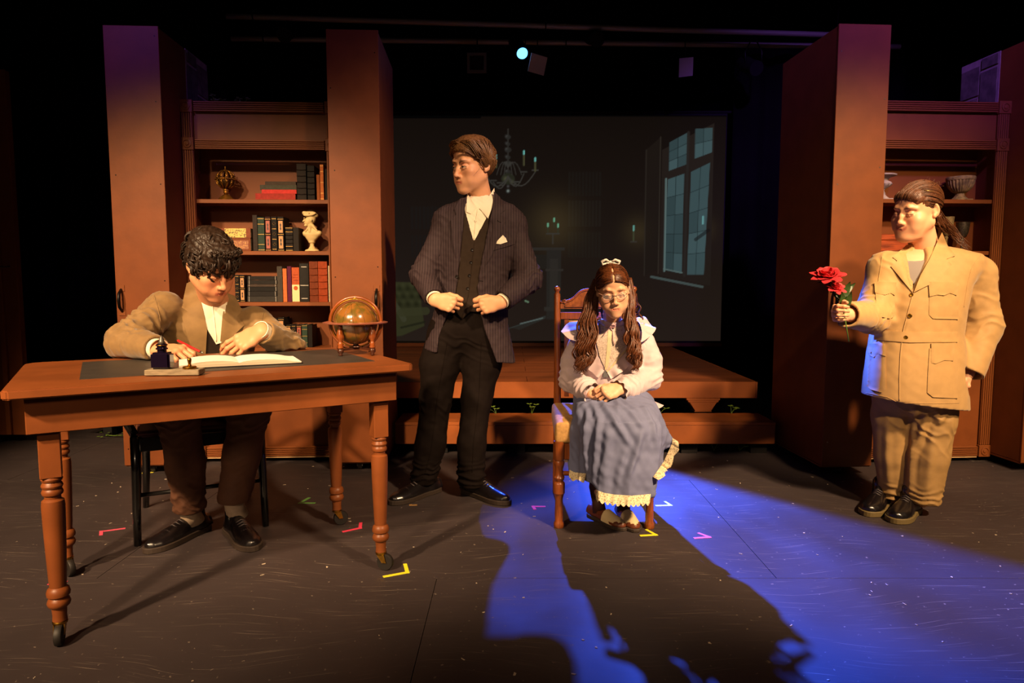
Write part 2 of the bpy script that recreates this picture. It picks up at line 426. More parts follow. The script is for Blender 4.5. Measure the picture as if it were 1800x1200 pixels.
def curtain(x0, x1, Y, z0, z1, label, seed):
    n = 60; g = random.Random(seed); pts = []
    for i in range(n + 1):
        x = x0 + (x1 - x0) * i / n; pts.append((x, Y + .05 * math.sin(i * 1.05 + g.random()) + .015 * g.random()))
    poly = pts + [(x, y + .008) for x, y in reversed(pts)]
    mb = MB(); m = len(pts)
    vs = [(x, y, z) for z in (z0, z1) for x, y in pts] + [(x, y + .008, z) for z in (z0, z1) for x, y in pts]
    fs = []
    for i in range(m - 1):
        fs += [(i, i + 1, m + i + 1, m + i), (2 * m + i, 3 * m + i, 3 * m + i + 1, 2 * m + i + 1), (i, 2 * m + i, 2 * m + i + 1, i + 1), (m + i, m + i + 1, 3 * m + i + 1, 3 * m + i)]
    fs += [(0, m, 3 * m, 2 * m), (m - 1, 3 * m - 1, 4 * m - 1, 2 * m - 1)]
    o = mb.add(vs, fs).build('stage_curtain', M_black, smooth=True); tag(o, label, 'curtain', 'black stage curtains'); return o
curtain(-5.0, -2.4, 5.9, .005, 5.0, 'black curtain hanging behind the left bookcase', 1)
curtain(2.16, 5.0, 6.78, .005, 5.0, 'black curtain hanging right of the projection screen', 2)
curtain(-4.6, 4.6, 7.6, 2.72, 5.0, 'black border curtain hanging high behind the projection screen', 3)

# ------------------------------------------------------------------ fluted mouldings and rosettes (bookcase trim)
def fluted(name, a, b, wdt, y0, th, horizontal, parent):
    # moulding between a and b (along x or z) at front plane y0, thickness th toward the viewer
    mb = MB(); (x0, z0), (x1, z1) = a, b
    mb.b2((min(x0, x1), y0 - th * .55, min(z0, z1)), (max(x0, x1), y0, max(z0, z1)))
    n = 5; step = wdt / n
    for i in range(n):
        lo = i * step + step * .14; hi = (i + 1) * step - step * .14
        if horizontal: mb.b2((x0, y0 - th, z0 + lo), (x1, y0 - th * .5, z0 + hi))
        else: mb.b2((x0 + lo, y0 - th, z0), (x0 + hi, y0 - th * .5, z1))
    return mb.build(name, M_brown, parent, bevel=.0015)
def rosette(cx, cz, s, y0, parent):
    mb = MB().box((cx, y0 - .011, cz), (s, .022, s))
    o = mb.build('rosette_block', M_brown, parent, bevel=.002)
    c = (cx, y0 - .022, cz)
    MB().lathe([(.024 * s / .07, 0), (.024 * s / .07, .004), (.019 * s / .07, .005), (.018 * s / .07, .001), (.012 * s / .07, .001), (.010 * s / .07, .005), (.004 * s / .07, .006)], c, 18, axis=(0, -1, 0)).build('rosette', M_brown, o, smooth=40)
    return o
def caster(cx, cy, r, parent, wheel_m, ax=(1, 0, 0), top=.055):
    c = sub_empty('caster', parent, (cx, cy, 0))
    w_ = MB().lathe([(r * .3, -.012), (r * .95, -.012), (r, -.008), (r, .008), (r * .95, .012), (r * .3, .012)], (0, 0, r), 20, axis=ax).build('wheel', wheel_m, c, smooth=40)
    X = Vector(ax)
    for s_ in (-1, 1):
        MB().lathe([(r * .62, 0), (r * .62, .002), (r * .42, .002), (r * .4, .0)], Vector((0, 0, r)) + X * s_ * .0125, 16, axis=X * s_).build('hub_ring', M_steel, c, smooth=40)
    mb = MB().box((0, 0, top - .004), (.05, .05, .006))
    for s_ in (-1, 1): mb.box(Vector((0, 0, (top + r) / 2)) + X * s_ * .017, (.004 if ax[0] else .03, .03 if ax[0] else .004, top - r))
    mb.build('fork', M_dark_metal, c)
    return c

M_stone = [mat('painted_stone_' + str(i), c, .9, var=.45, vscale=18, bump=.3, bscale=40) for i, c in enumerate(['6b5a4c', '5d5347', '75604f', '4e4a40'])]
M_mortar = mat('painted_mortar', '8a7a72', .95, var=.2, vscale=30)
BW, PW1, PX2, PW2, DEP, BY, BD = 1.415, .277, 1.145, .27, .64, .25, .455
PZ0, PZ1 = .055, 2.388
BX0, BX1 = PW1 + .002, PX2 - .002
SHELF = (1.529, 1.236, .942, .675)
def wagon(label, O, rz, stone_seed):
    u = thing('bookcase_unit', label, 'bookcase', O, rz, 'rolling bookcase set pieces')
    g = random.Random(stone_seed)
    for (x0, wd, inner) in ((0, PW1, 1), (PX2, PW2, -1)):
        p = MB().b2((x0, .012, PZ0 + .004), (x0 + wd, DEP, PZ1 - .006)).build('pillar', M_brown2, u, bevel=.002)
        f = MB().b2((x0 - .002, 0, PZ0), (x0 + wd + .002, .0115, PZ1)).build('front_board', M_brown2, p, bevel=.0015)
        MB().b2((x0, .012, PZ0 - .008), (x0 + wd, DEP, PZ0 + .003)).build('bottom_board', M_brown2, p)
        sc_ = MB()
        for z in (.16, .62, 1.1, 1.62, 2.05, 2.3):
            for fx in (.08, .92):
                if g.random() < .75: sc_.lathe([(.0035, 0), (.0035, .0012)], (x0 + wd * fx + g.uniform(-.008, .008), .0002, z + g.uniform(-.05, .05)), 8, axis=(0, -1, 0))
        tag(sc_.build('screw_heads', M_steel if g.random() < .5 else M_dark_metal, p), kind='stuff')
        # stone-painted return above the bookcase
        xs = x0 + wd if inner > 0 else x0
        st = MB().b2(((xs, .33, 2.08) if inner > 0 else (xs - .003, .33, 2.08)), ((xs + .003, DEP + .002, PZ1 - .004) if inner > 0 else (xs, DEP + .002, PZ1 - .004))).build('stone_panel', M_mortar, p)
        xa = xs + .003 if inner > 0 else xs - .009
        for (y0, y1, z0, z1) in ((.34, .475, 2.085, 2.3), (.34, .47, 2.315, 2.378), (.485, .635, 2.085, 2.16), (.482, .635, 2.172, 2.345)):
            MB().b2((xa, y0, z0), (xa + .006, y1, z1)).build('stone', M_stone[g.randrange(4)], st, bevel=.003)
        for cx in (x0 + wd * .45,):
            for cy in (.07, .57): caster(cx, cy, .021, p, M_rubber, (1, 0, 0))
        # pull handle at the outer front edge
        hx = x0 + .028 if inner > 0 else x0 + wd - .028
        h = MB(); pts = [(hx, -.004, .90), (hx, -.03, .925), (hx, -.036, .96), (hx, -.03, .995), (hx, -.004, 1.02)]
        h.tube(pts, [.006, .008, .009, .008, .006], 8); hh = h.build('handle', M_dark_metal, p, smooth=True)
        for z in (.895, 1.025): MB().b2((hx - .017, -.0035, z - .017), (hx + .017, -.0005, z + .017)).build('handle_plate', M_brown, hh, bevel=.001)
    # ---- bookcase proper
    bc = sub_empty('bookcase', u)
    th = .02
    MB().b2((BX0, BD - .012, .04), (BX1, BD, 2.06)).build('back_panel', M_brown, bc)
    for x in (BX0, BX1 - .018): MB().b2((x, BY + .001, .04), (x + .018, BD - .0125, 2.06)).build('side_panel', M_brown, bc)
    MB().b2((BX0 + .019, BY + .001, 2.045), (BX1 - .019, BD - .0125, 2.06)).build('top_panel', M_brown, bc)
    MB().b2((BX0 + .06, BY + .006, 1.862), (BX1 - .06, BY + .018, 2.02)).build('frieze_panel', M_brown2, bc)
    MB().b2((BX0 + .06, BY + .006, .09), (BX1 - .06, BY + .018, .650)).build('lower_panel', M_brown2, bc)
    for z in SHELF: MB().b2((BX0 + .019, BY + .004, z - .022), (BX1 - .019, BD - .0125, z)).build('shelf', M_brown, bc, bevel=.001)
    sw = .062
    for x in (BX0, BX1 - sw):
        fluted('fluted_stile', (x, .102), (x + sw, 1.799), sw, BY, .018, False, bc)
        fluted('fluted_stile', (x, 1.868), (x + sw, 2.006), sw, BY, .018, False, bc)
        for z in (2.041, 1.834, .066): rosette(x + sw / 2, z, .07, BY, bc)
    rx0, rx1 = BX0 + .071, BX1 - .071
    fluted('fluted_rail', (rx0, 2.012), (rx1, 2.070), .058, BY, .018, True, bc)
    fluted('fluted_rail', (rx0, 1.805), (rx1, 1.860), .055, BY, .018, True, bc)
    fluted('fluted_rail', (rx0, .036), (rx1, .094), .058, BY, .018, True, bc)
    MB().b2((rx0, BY - .01, .026), (rx1, BY + .01, .035)).build('toe_strip', M_rawedge, bc)
    return u
UL_O, UL_R = Vector((-2.125, 3.675, 0)), R(2.9)
UR_O, UR_R = Vector((1.692, 3.655, 0)), R(3.6)
unitL = wagon('brown bookcase with tall pillars behind the writing table, shelves full of books', UL_O, UL_R, 3)
unitR = wagon('brown bookcase with tall pillars behind the person in khaki, shelves of urns', UR_O, UR_R, 5)
def uloc(O, rz, x, y, z): return O + Matrix.Rotation(rz, 3, 'Z') @ Vector((x, y, z))

# third wagon, seen only at the left edge of the picture
lw = thing('bookcase_unit', 'brown set panel cut off at the far left edge, beside the dark wing', 'bookcase', (-3.6, 4.42, 0), R(1.5), 'rolling bookcase set pieces')
p = MB().b2((-.4, .012, .06), (.40, .05, 2.39)).build('pillar', M_brown2, lw, bevel=.002)
MB().b2((-.4, 0, .055), (.402, .0115, 2.392)).build('front_board', M_brown2, lw, bevel=.002)
MB().b2((.285, -.022, .06), (.315, -.001, 2.39)).build('trim_strip', M_brown, lw, bevel=.002)
MB().b2((-.1, -.02, .06), (-.07, -.001, 2.39)).build('trim_strip', M_brown, lw, bevel=.002)
hk = MB().tube([(.36, -.002, 1.16), (.36, -.03, 1.155), (.30, -.032, 1.16), (.24, -.028, 1.15), (.22, -.002, 1.15)], .004, 6).build('hook_latch', M_dark_metal, lw, smooth=True)
for x in (-.2, .2):
    for y in (.03,): caster(x, y, .024, lw, M_rubber, (1, 0, 0), .058)

# ------------------------------------------------------------------ platform and step
M_deck = mat('deck_boards', '6e3a1c', .5, var=.3, vscale=3.5, stretch=(.25, 3, 1), bump=.08, bscale=30, spec=.3)
M_fascia = mat('fascia_board', '84471f', .47, var=.18, vscale=6, bump=.05, bscale=50, spec=.3)
def clover(parent_loc, h, label, seed):
    g = random.Random(seed); t = thing('clover_sprig', label, 'plant', parent_loc, 0, 'artificial green sprigs around the platform')
    for i in range(g.randint(3, 5)):
        a = g.uniform(0, 6.28); tip = Vector((.05 * math.cos(a) * g.uniform(.4, 1.4), .03 * math.sin(a), h * g.uniform(.6, 1)))
        MB().tube([(0, 0, 0), tip * .5 + Vector((0, 0, .01)), tip], .0012, 5).build('stem', M_leaf, t)
        for k in range(3):
            b = k * 2.09 + g.uniform(0, 1); d = Vector((math.cos(b), math.sin(b), .25)); s_ = Vector((-math.sin(b), math.cos(b), 0)); L_ = .020
            pts = [tip, tip + d * L_ * .5 + s_ * L_ * .4, tip + d * L_ + s_ * L_ * .35, tip + d * L_ * .9, tip + d * L_ - s_ * L_ * .35, tip + d * L_ * .5 - s_ * L_ * .4]
            up = Vector((0, 0, .0012)); mb = MB().add(pts + [p_ + up for p_ in pts], [(0, 1, 2, 3), (0, 3, 4, 5), (6, 9, 8, 7), (6, 11, 10, 9)] + [(i_, (i_ + 1) % 6, 6 + (i_ + 1) % 6, 6 + i_) for i_ in range(6)])
            mb.build('leaf', M_leaf, t)
    return t
M_leaf = mat('green_leaf', '5d7a2a', .5, var=.3, vscale=60)
plat = thing('stage_platform', 'low brown stage platform of boards behind the standing man', 'platform', (0, 0, 0))
DZ = .404
x0p, x1p = -1.9, 1.60
for i in range(9):
    ya = 4.462 + i * .27; cuts = [x0p, x0p + (.9 if i % 2 else 2.0), x0p + (2.7 if i % 2 else 3.5)]
    cuts = sorted(set([c for c in cuts if c < x1p] + [x1p]))
    for a, b_ in zip(cuts[:-1], cuts[1:]):
        MB().b2((a + .001, ya + .001, DZ - .02), (b_ - .001, ya + .269, DZ)).build('deck_board', M_deck, plat, bevel=.0012)
MB().b2((x0p, 4.44, .298), (x1p, 4.461, DZ + .001)).build('fascia_board', M_fascia, plat, bevel=.0015)
MB().b2((x0p, 4.462, .298), (x1p, 6.89, DZ - .0215)).build('platform_frame', M_blackpaint, plat)
MB().b2((x1p + .0005, 4.44, .298), (x1p + .012, 6.89, DZ)).build('end_board', M_fascia, plat)
for x in (-1.5, -.4, .6, 1.45):
    for y in (4.8, 6.5): MB().b2((x - .05, y - .05, 0), (x + .05, y + .05, .2975)).build('support_post', M_blackpaint, plat)
cb = MB()
for (z0, z1, a, b_) in ((.285, .2975, .11, .11), (.272, .285, .098, .102), (.215, .272, .052, .09), (.2085, .215, .058, .056)):
    M_ = Matrix.Identity(4); ps = [(-b_, z1), (b_, z1), (a, z0), (-a, z0)]
    cb.add([(1.255 + x, y, z) for y in (4.425, 4.52) for x, z in ps], [(0, 1, 2, 3), (7, 6, 5, 4), (0, 4, 5, 1), (1, 5, 6, 2), (2, 6, 7, 3), (3, 7, 4, 0)])
cb.build('corbel', M_fascia, plat, bevel=.002)
step = thing('step_bench', 'long brown step board in front of the platform', 'step', (0, 0, 0))
MB().b2((-.712, 4.10, .073), (1.605, 4.12, .188)).build('fascia_board', M_fascia, step, bevel=.002)
MB().b2((-.712, 4.098, .1885), (1.607, 4.40, .207)).build('tread_board', M_fascia, step, bevel=.002)
MB().b2((1.5865, 4.1205, .073), (1.605, 4.40, .188)).build('end_board', M_fascia, step)
for x in (-.45, .03, 1.1, 1.53): MB().b2((x - .05, 4.16, 0), (x + .05, 4.25, .1875)).build('support_block', M_blackpaint, step)
for i, (px, py, Y, z, h, lb) in enumerate([(935, 735, 4.36, .2075, .07, 'green clover sprig on the step, right of the standing man'), (872, 735, 4.37, .2075, .05, 'thin green sprig on the step, touching the standing man trousers'),
      (1285, 738, 4.37, .2075, .05, 'small green sprig on the step right of the wooden corbel'), (1160, 738, 4.37, .2075, .045, 'small green sprig on the step beside the seated girl elbow'),
      (1255, 800, 4.22, 0, .05, 'green sprig on the floor under the step, nearer the girl'), (1300, 800, 4.22, 0, .05, 'green sprig on the floor under the right end of the step'), (1180, 797, 4.22, 0, .05, 'green sprig on the floor under the step behind the skirt')]):
    q = at(px, py, Y); clover((q.x, Y, z), h, lb, i)
# low bench in the left wing with leaves under it
lb_ = thing('step_bench', 'short brown board bench in the left wing behind the table', 'step', (0, 0, 0))
MB().b2((-2.95, 4.55, .115), (-2.2, 4.58, .165)).build('fascia_board', M_fascia, lb_, bevel=.002)
MB().b2((-2.95, 4.5805, .14), (-2.2, 4.85, .1645)).build('tread_board', M_fascia, lb_, bevel=.002)
for x in (-2.78, -2.3): MB().b2((x - .03, 4.62, 0), (x + .03, 4.68, .1395)).build('support_block', M_blackpaint, lb_)
vine = thing('ivy_garland', 'green ivy garland lying on the floor under the left wing bench', 'plant', (-2.5, 4.6, 0)); g = random.Random(4)
MB().tube([(-.28, 0, .012), (-.1, -.04, .02), (.05, .01, .012), (.2, -.03, .018), (.3, 0, .012)], .003, 6).build('stem', M_leaf, vine)
for i in range(26):
    c = Vector((g.uniform(-.3, .3), g.uniform(-.06, .04), g.uniform(.015, .045))); a = g.uniform(0, 6.28); d = Vector((math.cos(a), math.sin(a), g.uniform(-.3, .5))) * .022; s_ = Vector((-d.y, d.x, 0)) * .5
    MB().add([c, c + d * .5 + s_, c + d, c + d * .5 - s_, c + Vector((0, 0, .001)), c + d * .5 + s_ + Vector((0, 0, .001)), c + d + Vector((0, 0, .001)), c + d * .5 - s_ + Vector((0, 0, .001))], [(3, 2, 1, 0), (4, 5, 6, 7), (0, 1, 5, 4), (1, 2, 6, 5), (2, 3, 7, 6), (3, 0, 4, 7)]).build('leaf', M_leaf, vine)
for i, (px, lb) in enumerate([(393, 'green sprig on top of the left bookcase, leftmost'), (436, 'green sprig on top of the left bookcase, right of the other')]):
    q = uloc(UL_O, UL_R, BX0 + .15 + .14 * i, .40, 2.061); clover(q, .075, lb, 20 + i)
q = uloc(UR_O, UR_R, BX0 + .06, .40, 2.061); clover(q, .06, 'green sprig on top of the right bookcase', 30)

# ------------------------------------------------------------------ projection screen with its projected picture
def projected_picture():
    x0, x1, y0, y1 = 655., 1277., 203., 599.                       # picture extent in photo pixels, mapped to the flat screen
    nx, ny = 460, 294; X, Yp = np.meshgrid(np.linspace(x0, x1, nx), np.linspace(y0, y1, ny))
    Cc = np.zeros((ny, nx, 3)); base = np.array([.0120, .0076, .0056]); Cc += base
    t = (Yp - y0) / (y1 - y0); Cc *= (.55 + .95 * t)[..., None]
    def blend(mask, col, a=1.0): m = np.clip(mask, 0, 1)[..., None] * a; Cc[:] = Cc * (1 - m) + np.array(col) * m
    def box(a, b, c, d, s=1.0): return np.clip((X - a) / s + .5, 0, 1) * np.clip((b - X) / s + .5, 0, 1) * np.clip((Yp - c) / s + .5, 0, 1) * np.clip((d - Yp) / s + .5, 0, 1)
    def quad(P, s=1.0):
        m = np.ones_like(X); n = len(P)
        for i in range(n):
            (ax, ay), (bx, by) = P[i], P[(i + 1) % n]; L_ = math.hypot(bx - ax, by - ay)
            m = m * np.clip(((bx - ax) * (Yp - ay) - (by - ay) * (X - ax)) / L_ / s + .5, 0, 1)
        return m
    def line(ax, ay, bx, by, wd): 
        L2 = (bx - ax) ** 2 + (by - ay) ** 2; tt = np.clip(((X - ax) * (bx - ax) + (Yp - ay) * (by - ay)) / L2, 0, 1)
        return np.clip(wd - np.hypot(X - ax - tt * (bx - ax), Yp - ay - tt * (by - ay)) + .5, 0, 1)
    def glow(cx, cy, r, col, a): Cc[:] += (a * np.exp(-((X - cx) ** 2 + (Yp - cy) ** 2) / r ** 2))[..., None] * np.array(col)
    # back wall book shelving, left of the fireplace and right of it
    for xx in range(1000, 1060, 6): blend(box(xx, xx + 4, 350, 395), (.016, .013, .010), .5); blend(box(xx, xx + 4, 405, 450), (.015, .012, .009), .5); blend(box(xx, xx + 4, 300, 342), (.012, .010, .008), .5)
    for xx in range(720, 850, 7): blend(box(xx, xx + 5, 360, 400), (.011, .009, .008), .6); blend(box(xx, xx + 5, 410, 450), (.011, .009, .008), .6)
    glow(975, 390, 42, (.05, .035, .012), .55); glow(1125, 405, 26, (.05, .036, .012), .4); glow(1240, 400, 20, (.05, .036, .012), .35)
    # fireplace mantel
    blend(box(930, 994, 432, 437), (.026, .022, .018)); blend(box(962, 988, 437, 560), (.020, .017, .014)); blend(box(968, 982, 452, 540), (.025, .021, .017))
    blend(box(930, 962, 445, 470), (.016, .013, .010)); blend(box(960, 992, 470, 474), (.027, .022, .018)); blend(box(958, 994, 538, 545), (.026, .022, .018))
    # tufted sofa
    sofa = quad([(655, 492), (722, 494), (735, 520), (742, 572), (700, 590), (655, 592)], 2); blend(sofa, (.030, .030, .012), .95)
    for i in range(5):
        for j in range(3):
            cx, cy = 668 + i * 15 + (j % 2) * 7, 505 + j * 14; glow(cx, cy, 6, (-.02, -.019, -.008), .75); glow(cx + 6, cy - 5, 5, (.012, .013, .005), .7)
    blend(line(690, 535, 705, 560, 5), (.042, .042, .022), .8); blend(line(700, 548, 745, 545, 7), (.034, .034, .014), .8); blend(line(700, 575, 742, 565, 2), (.012, .012, .006), .8)
    Cc[:] = np.maximum(Cc, .001)
    for k in range(-6, 7): blend(line(900 + k * 2.2, 575 + abs(k) * .6, 960, 556 + k * .4, .5), (.035, .045, .04), .25)
    blend(line(915, 568, 955, 558, 1.1), (.10, .13, .12), .8)
    # wall panelling left of the window
    blend(quad([(1137, 262), (1162, 240), (1162, 470), (1137, 482)]), (.013, .009, .0065), .8); blend(line(1137, 262, 1137, 482, .8), (.03, .024, .018), .7); blend(line(1162, 240, 1162, 478, 1), (.035, .028, .02), .7)
    # window : frame, sill, four lights with leading
    blend(quad([(1165, 262), (1256, 216), (1256, 500), (1165, 482)]), (.017, .012, .009))
    def pane(P, nxv, nyv):
        blend(quad(P), (.042, .072, .075)); (ax, ay), (bx, by), (cx, cy), (dx, dy) = P
        g_ = np.random.default_rng(int(ax)); 
        for i in range(nxv):
            for j in range(nyv):
                f = lambda s_, t_: ((ax * (1 - s_) + bx * s_) * (1 - t_) + (dx * (1 - s_) + cx * s_) * t_, (ay * (1 - s_) + by * s_) * (1 - t_) + (dy * (1 - s_) + cy * s_) * t_)
                P2 = [f(i / nxv, j / nyv), f((i + 1) / nxv, j / nyv), f((i + 1) / nxv, (j + 1) / nyv), f(i / nxv, (j + 1) / nyv)]; s_ = g_.uniform(.65, 1.25)
                blend(quad(P2, .8), (.042 * s_, .074 * s_, .078 * s_), .9)
        for i in range(1, nxv): a_, b_ = f(i / nxv, 0), f(i / nxv, 1); blend(line(*a_, *b_, .55), (.012, .02, .02), .85)
        for j in range(1, nyv): a_, b_ = f(0, j / nyv), f(1, j / nyv); blend(line(*a_, *b_, .55), (.012, .02, .02), .85)
    pane([(1178, 249), (1208, 233), (1208, 287), (1178, 298)], 2, 3)
    pane([(1223, 226), (1253, 224), (1253, 266), (1223, 277)], 2, 2)
    pane([(1176, 313), (1205, 303), (1204, 478), (1173, 472)], 2, 5)
    pane([(1217, 300), (1250, 284), (1244, 480), (1214, 480)], 2, 5)
    blend(line(1173, 474, 1173, 312, 1.6), (.16, .25, .24), .5); blend(line(1150, 484, 1242, 502, 2.2), (.055, .075, .07), .9); blend(line(1172, 470, 1205, 477, 1.2), (.09, .13, .12), .8)
    blend(line(1211, 232, 1209, 482, 2.4), (.02, .017, .014), .9)
    blend(line(1228, 418, 1250, 402, 3), (.008, .007, .006), .7); blend(line(1240, 378, 1240, 390, 1.8), (.12, .3, .3), .9)
    # chandelier
    met = (.040, .036, .030)
    blend(line(893, 226, 893, 300, .8), met, .8)
    for cy, rr in ((240, 5), (252, 4), (262, 6), (275, 4.5), (286, 7), (300, 5)): blend(np.clip(rr - np.hypot(X - 893, (Yp - cy) * 1.3) + .5, 0, 1), (.022, .020, .017), .9); glow(890, cy - 2, 2.2, (.03, .03, .028), .8)
    blend(np.clip(12 - np.hypot(X - 893, (Yp - 312) * 1.2) + .5, 0, 1), (.020, .020, .012), .95); glow(889, 312, 4, (.06, .06, .03), .8); glow(900, 317, 3, (.05, .05, .02), .8)
    for dx, up in ((-40, 305), (-26, 318), (-14, 322), (14, 320), (28, 303), (48, 300)):
        P_ = [(893 + dx * t_, 308 + 18 * math.sin(t_ * 3.14) * (1 if abs(dx) > 20 else .6) + (up - 308) * t_ * t_) for t_ in np.linspace(0, 1, 9)]
        for a_, b_ in zip(P_[:-1], P_[1:]): blend(line(*a_, *b_, 1.0), met, .9)
        blend(line(893 + dx - 5, up - 3, 893 + dx + 5, up - 3, 1.2), met, .9)
        Q_ = [(893 + dx * .5 * t_, 292 - 14 * math.sin(t_ * 2.6) + 20 * t_ * t_) for t_ in np.linspace(0, 1, 7)]
        for a_, b_ in zip(Q_[:-1], Q_[1:]): blend(line(*a_, *b_, .8), met, .7)
    for cx, y_a, y_b in ((921, 268, 288), (941, 280, 298), (872, 275, 292)): blend(line(cx, y_a + 3, cx, y_b, 1.6), (.06, .055, .025), .9); blend(line(cx, y_a - 4, cx, y_a + 1, 1.5), (.12, .38, .34))
    glow(893, 333, 2.2, (.2, .24, .22), .9); glow(893, 325, 2, (.06, .06, .06), .8)
    # sconces
    for cx, cy in ((964, 395), (975, 386), (982, 396)): blend(line(cx, cy, cx, cy + 10, 1.0), (.03, .035, .02), .9); blend(line(cx, cy - 5, cx, cy, 1.4), (.13, .36, .22))
    blend(line(962, 408, 984, 408, 1.4), met, .8); blend(line(973, 408, 973, 425, 1.4), met, .7)
    blend(line(1117, 400, 1117, 420, 1.2), (.05, .06, .03), .9); blend(line(1117, 394, 1117, 402, 1.3), (.12, .34, .28)); blend(line(1112, 422, 1122, 422, 1.2), met, .8)
    blend(line(924, 527, 929, 529, 1.6), (.12, .2, .12), .8)
    step_ = np.where(X < 845, 3.5, 0); blend(np.clip((y0 + step_ + 1.5 - Yp) + .5, 0, 1), (.001, .001, .001))
    return Cc[::-1], nx, ny
Cc, nx, ny = projected_picture()
SY = 6.92
a_ = at(655, 203, SY); b_ = at(1277, 599, SY); xr = at(1277, 203, SY).x
scr = thing('projection_screen', 'large projection screen showing a dim library with chandelier and tall window', 'screen', (0, 0, 0))
gx, gz = np.meshgrid(np.linspace(a_.x, xr, nx), np.linspace(b_.z, a_.z, ny))
V = np.stack([gx.ravel(), np.full(gx.size, SY), gz.ravel()], 1)
ii = (np.arange(ny - 1)[:, None] * nx + np.arange(nx - 1)[None]).ravel(); F = np.stack([ii, ii + 1, ii + nx + 1, ii + nx], 1)
mp_ = mat('projected_picture', '0a0908', .95, spec=.0)
nt = mp_.node_tree; at_ = nt.nodes.new('ShaderNodeAttribute'); at_.attribute_name = 'Col'; pb = nt.nodes['Principled BSDF']
nt.links.new(at_.outputs['Color'], pb.inputs['Emission Color']); pb.inputs['Emission Strength'].default_value = 1.0
mesh_from('projected_picture', V, F, mp_, scr, col=Cc.reshape(-1, 3), smooth=False)
MB().b2((a_.x - .02, SY + .002, b_.z - .02), (xr + .01, SY + .02, a_.z + .02)).build('screen_cloth', M_blackpaint, scr)
MB().b2((a_.x - .02, SY - .01, DZ + .001), (xr + .01, SY + .02, b_.z - .0205)).build('bottom_batten', M_deck, scr)
MB().cyl((a_.x - .1, SY + .011, a_.z + .035), (xr + .1, SY + .011, a_.z + .035), .014).build('top_pipe', M_blackpaint, scr, smooth=40)

# ------------------------------------------------------------------ rigging overhead
M_pipe = mat('grid_pipe', '9a9088', .45, metal=.3)
def pipe(px, py, Y, x0, x1, tilt, label):
    c = at(px, py, Y); t = thing('lighting_pipe', label, 'pipe', (c.x, c.y, c.z), 0, 'overhead lighting pipes')
    MB().cyl((x0 - c.x, 0, tilt * (x0 - c.x)), (x1 - c.x, 0, tilt * (x1 - c.x)), .024, 14).build('tube', M_pipe, t, smooth=40)
    for x in (x0 + .3, (x0 + x1) / 2, x1 - .3):
        MB().torus((x - c.x, 0, tilt * (x - c.x)), .03, .006, axis=(1, 0, 0), nu=16, nv=6).build('hanger_clamp', M_dark_metal, t, smooth=True)
        MB().cyl((x - c.x, 0, tilt * (x - c.x) + .03), (x - c.x, 0, 5.2 - c.z), .004, 6).build('hanger_cable', M_dark_metal, t)
    return t
pipe(900, 44, 6.3, -2.6, 3.2, -.03, 'thin dark lighting pipe overhead, the higher one')
pipe(900, 74, 6.55, -2.6, 3.6, -.012, 'thin dark lighting pipe overhead, just above the lit blue lamp')
LP = at(917, 92, 6.2); LD = (Vector((1.22, 2.55, 0)) - LP).normalized()
M_lens = mat('blue_lens', '2050ff', .3, emit=(.10, .42, 1.0), es=4.5)
lamp = thing('stage_light', 'lit blue stage spotlight hanging from the overhead pipe', 'stage light', LP)
MB().lathe([(.045, .02), (.05, .02), (.05, -.10), (.062, -.13), (.06, -.26), (.045, -.30), (.02, -.31)], (0, 0, 0), 20, axis=LD).build('housing', M_blackpaint, lamp, smooth=40)
MB().lathe([(.049, .0), (.046, .012), (.034, .022), (.012, .027)], LD * .0205, 20, axis=LD).build('lens', M_lens, lamp, smooth=40)
for s_ in (-1, 1): MB().tube([Vector((s_ * .07, 0, 0)) - LD * .16, Vector((s_ * .075, .0, .10)) - LD * .16, Vector((0, 0, .15)) - LD * .16], .006, 6).build('yoke', M_dark_metal, lamp, smooth=True)
MB().box(Vector((0, 0, .165)) - LD * .16, (.03, .05, .04)).build('clamp', M_dark_metal, lamp, bevel=.003)
l = bpy.data.lights.new('blue_beam', 'SPOT'); l.energy = 10500; l.color = (.035, .11, 1.0); l.spot_size = R(37); l.spot_blend = .5; l.shadow_soft_size = .035
lo = bpy.data.objects.new('blue_beam', l); COL.objects.link(lo); lo.location = LP + LD * .09; lo.rotation_euler = LD.to_track_quat('-Z', 'Y').to_euler()
l.use_nodes = True; N = l.node_tree.nodes; L = l.node_tree.links; em = [n for n in N if n.type == 'EMISSION'][0]
ge = N.new('ShaderNodeNewGeometry'); nz = N.new('ShaderNodeTexNoise'); nz.inputs['Scale'].default_value = 8.0; nz.inputs['Detail'].default_value = 2.0
mpn = N.new('ShaderNodeMapping'); mpn.inputs['Scale'].default_value = (1.6, .8, 1.0); L.new(ge.outputs['Incoming'], mpn.inputs[0]); L.new(mpn.outputs[0], nz.inputs['Vector'])
mr = N.new('ShaderNodeMapRange'); mr.inputs['From Min'].default_value = .38; mr.inputs['From Max'].default_value = .62; mr.inputs['To Min'].default_value = .55; mr.inputs['To Max'].default_value = 1.15
L.new(nz.outputs['Fac'], mr.inputs['Value'])
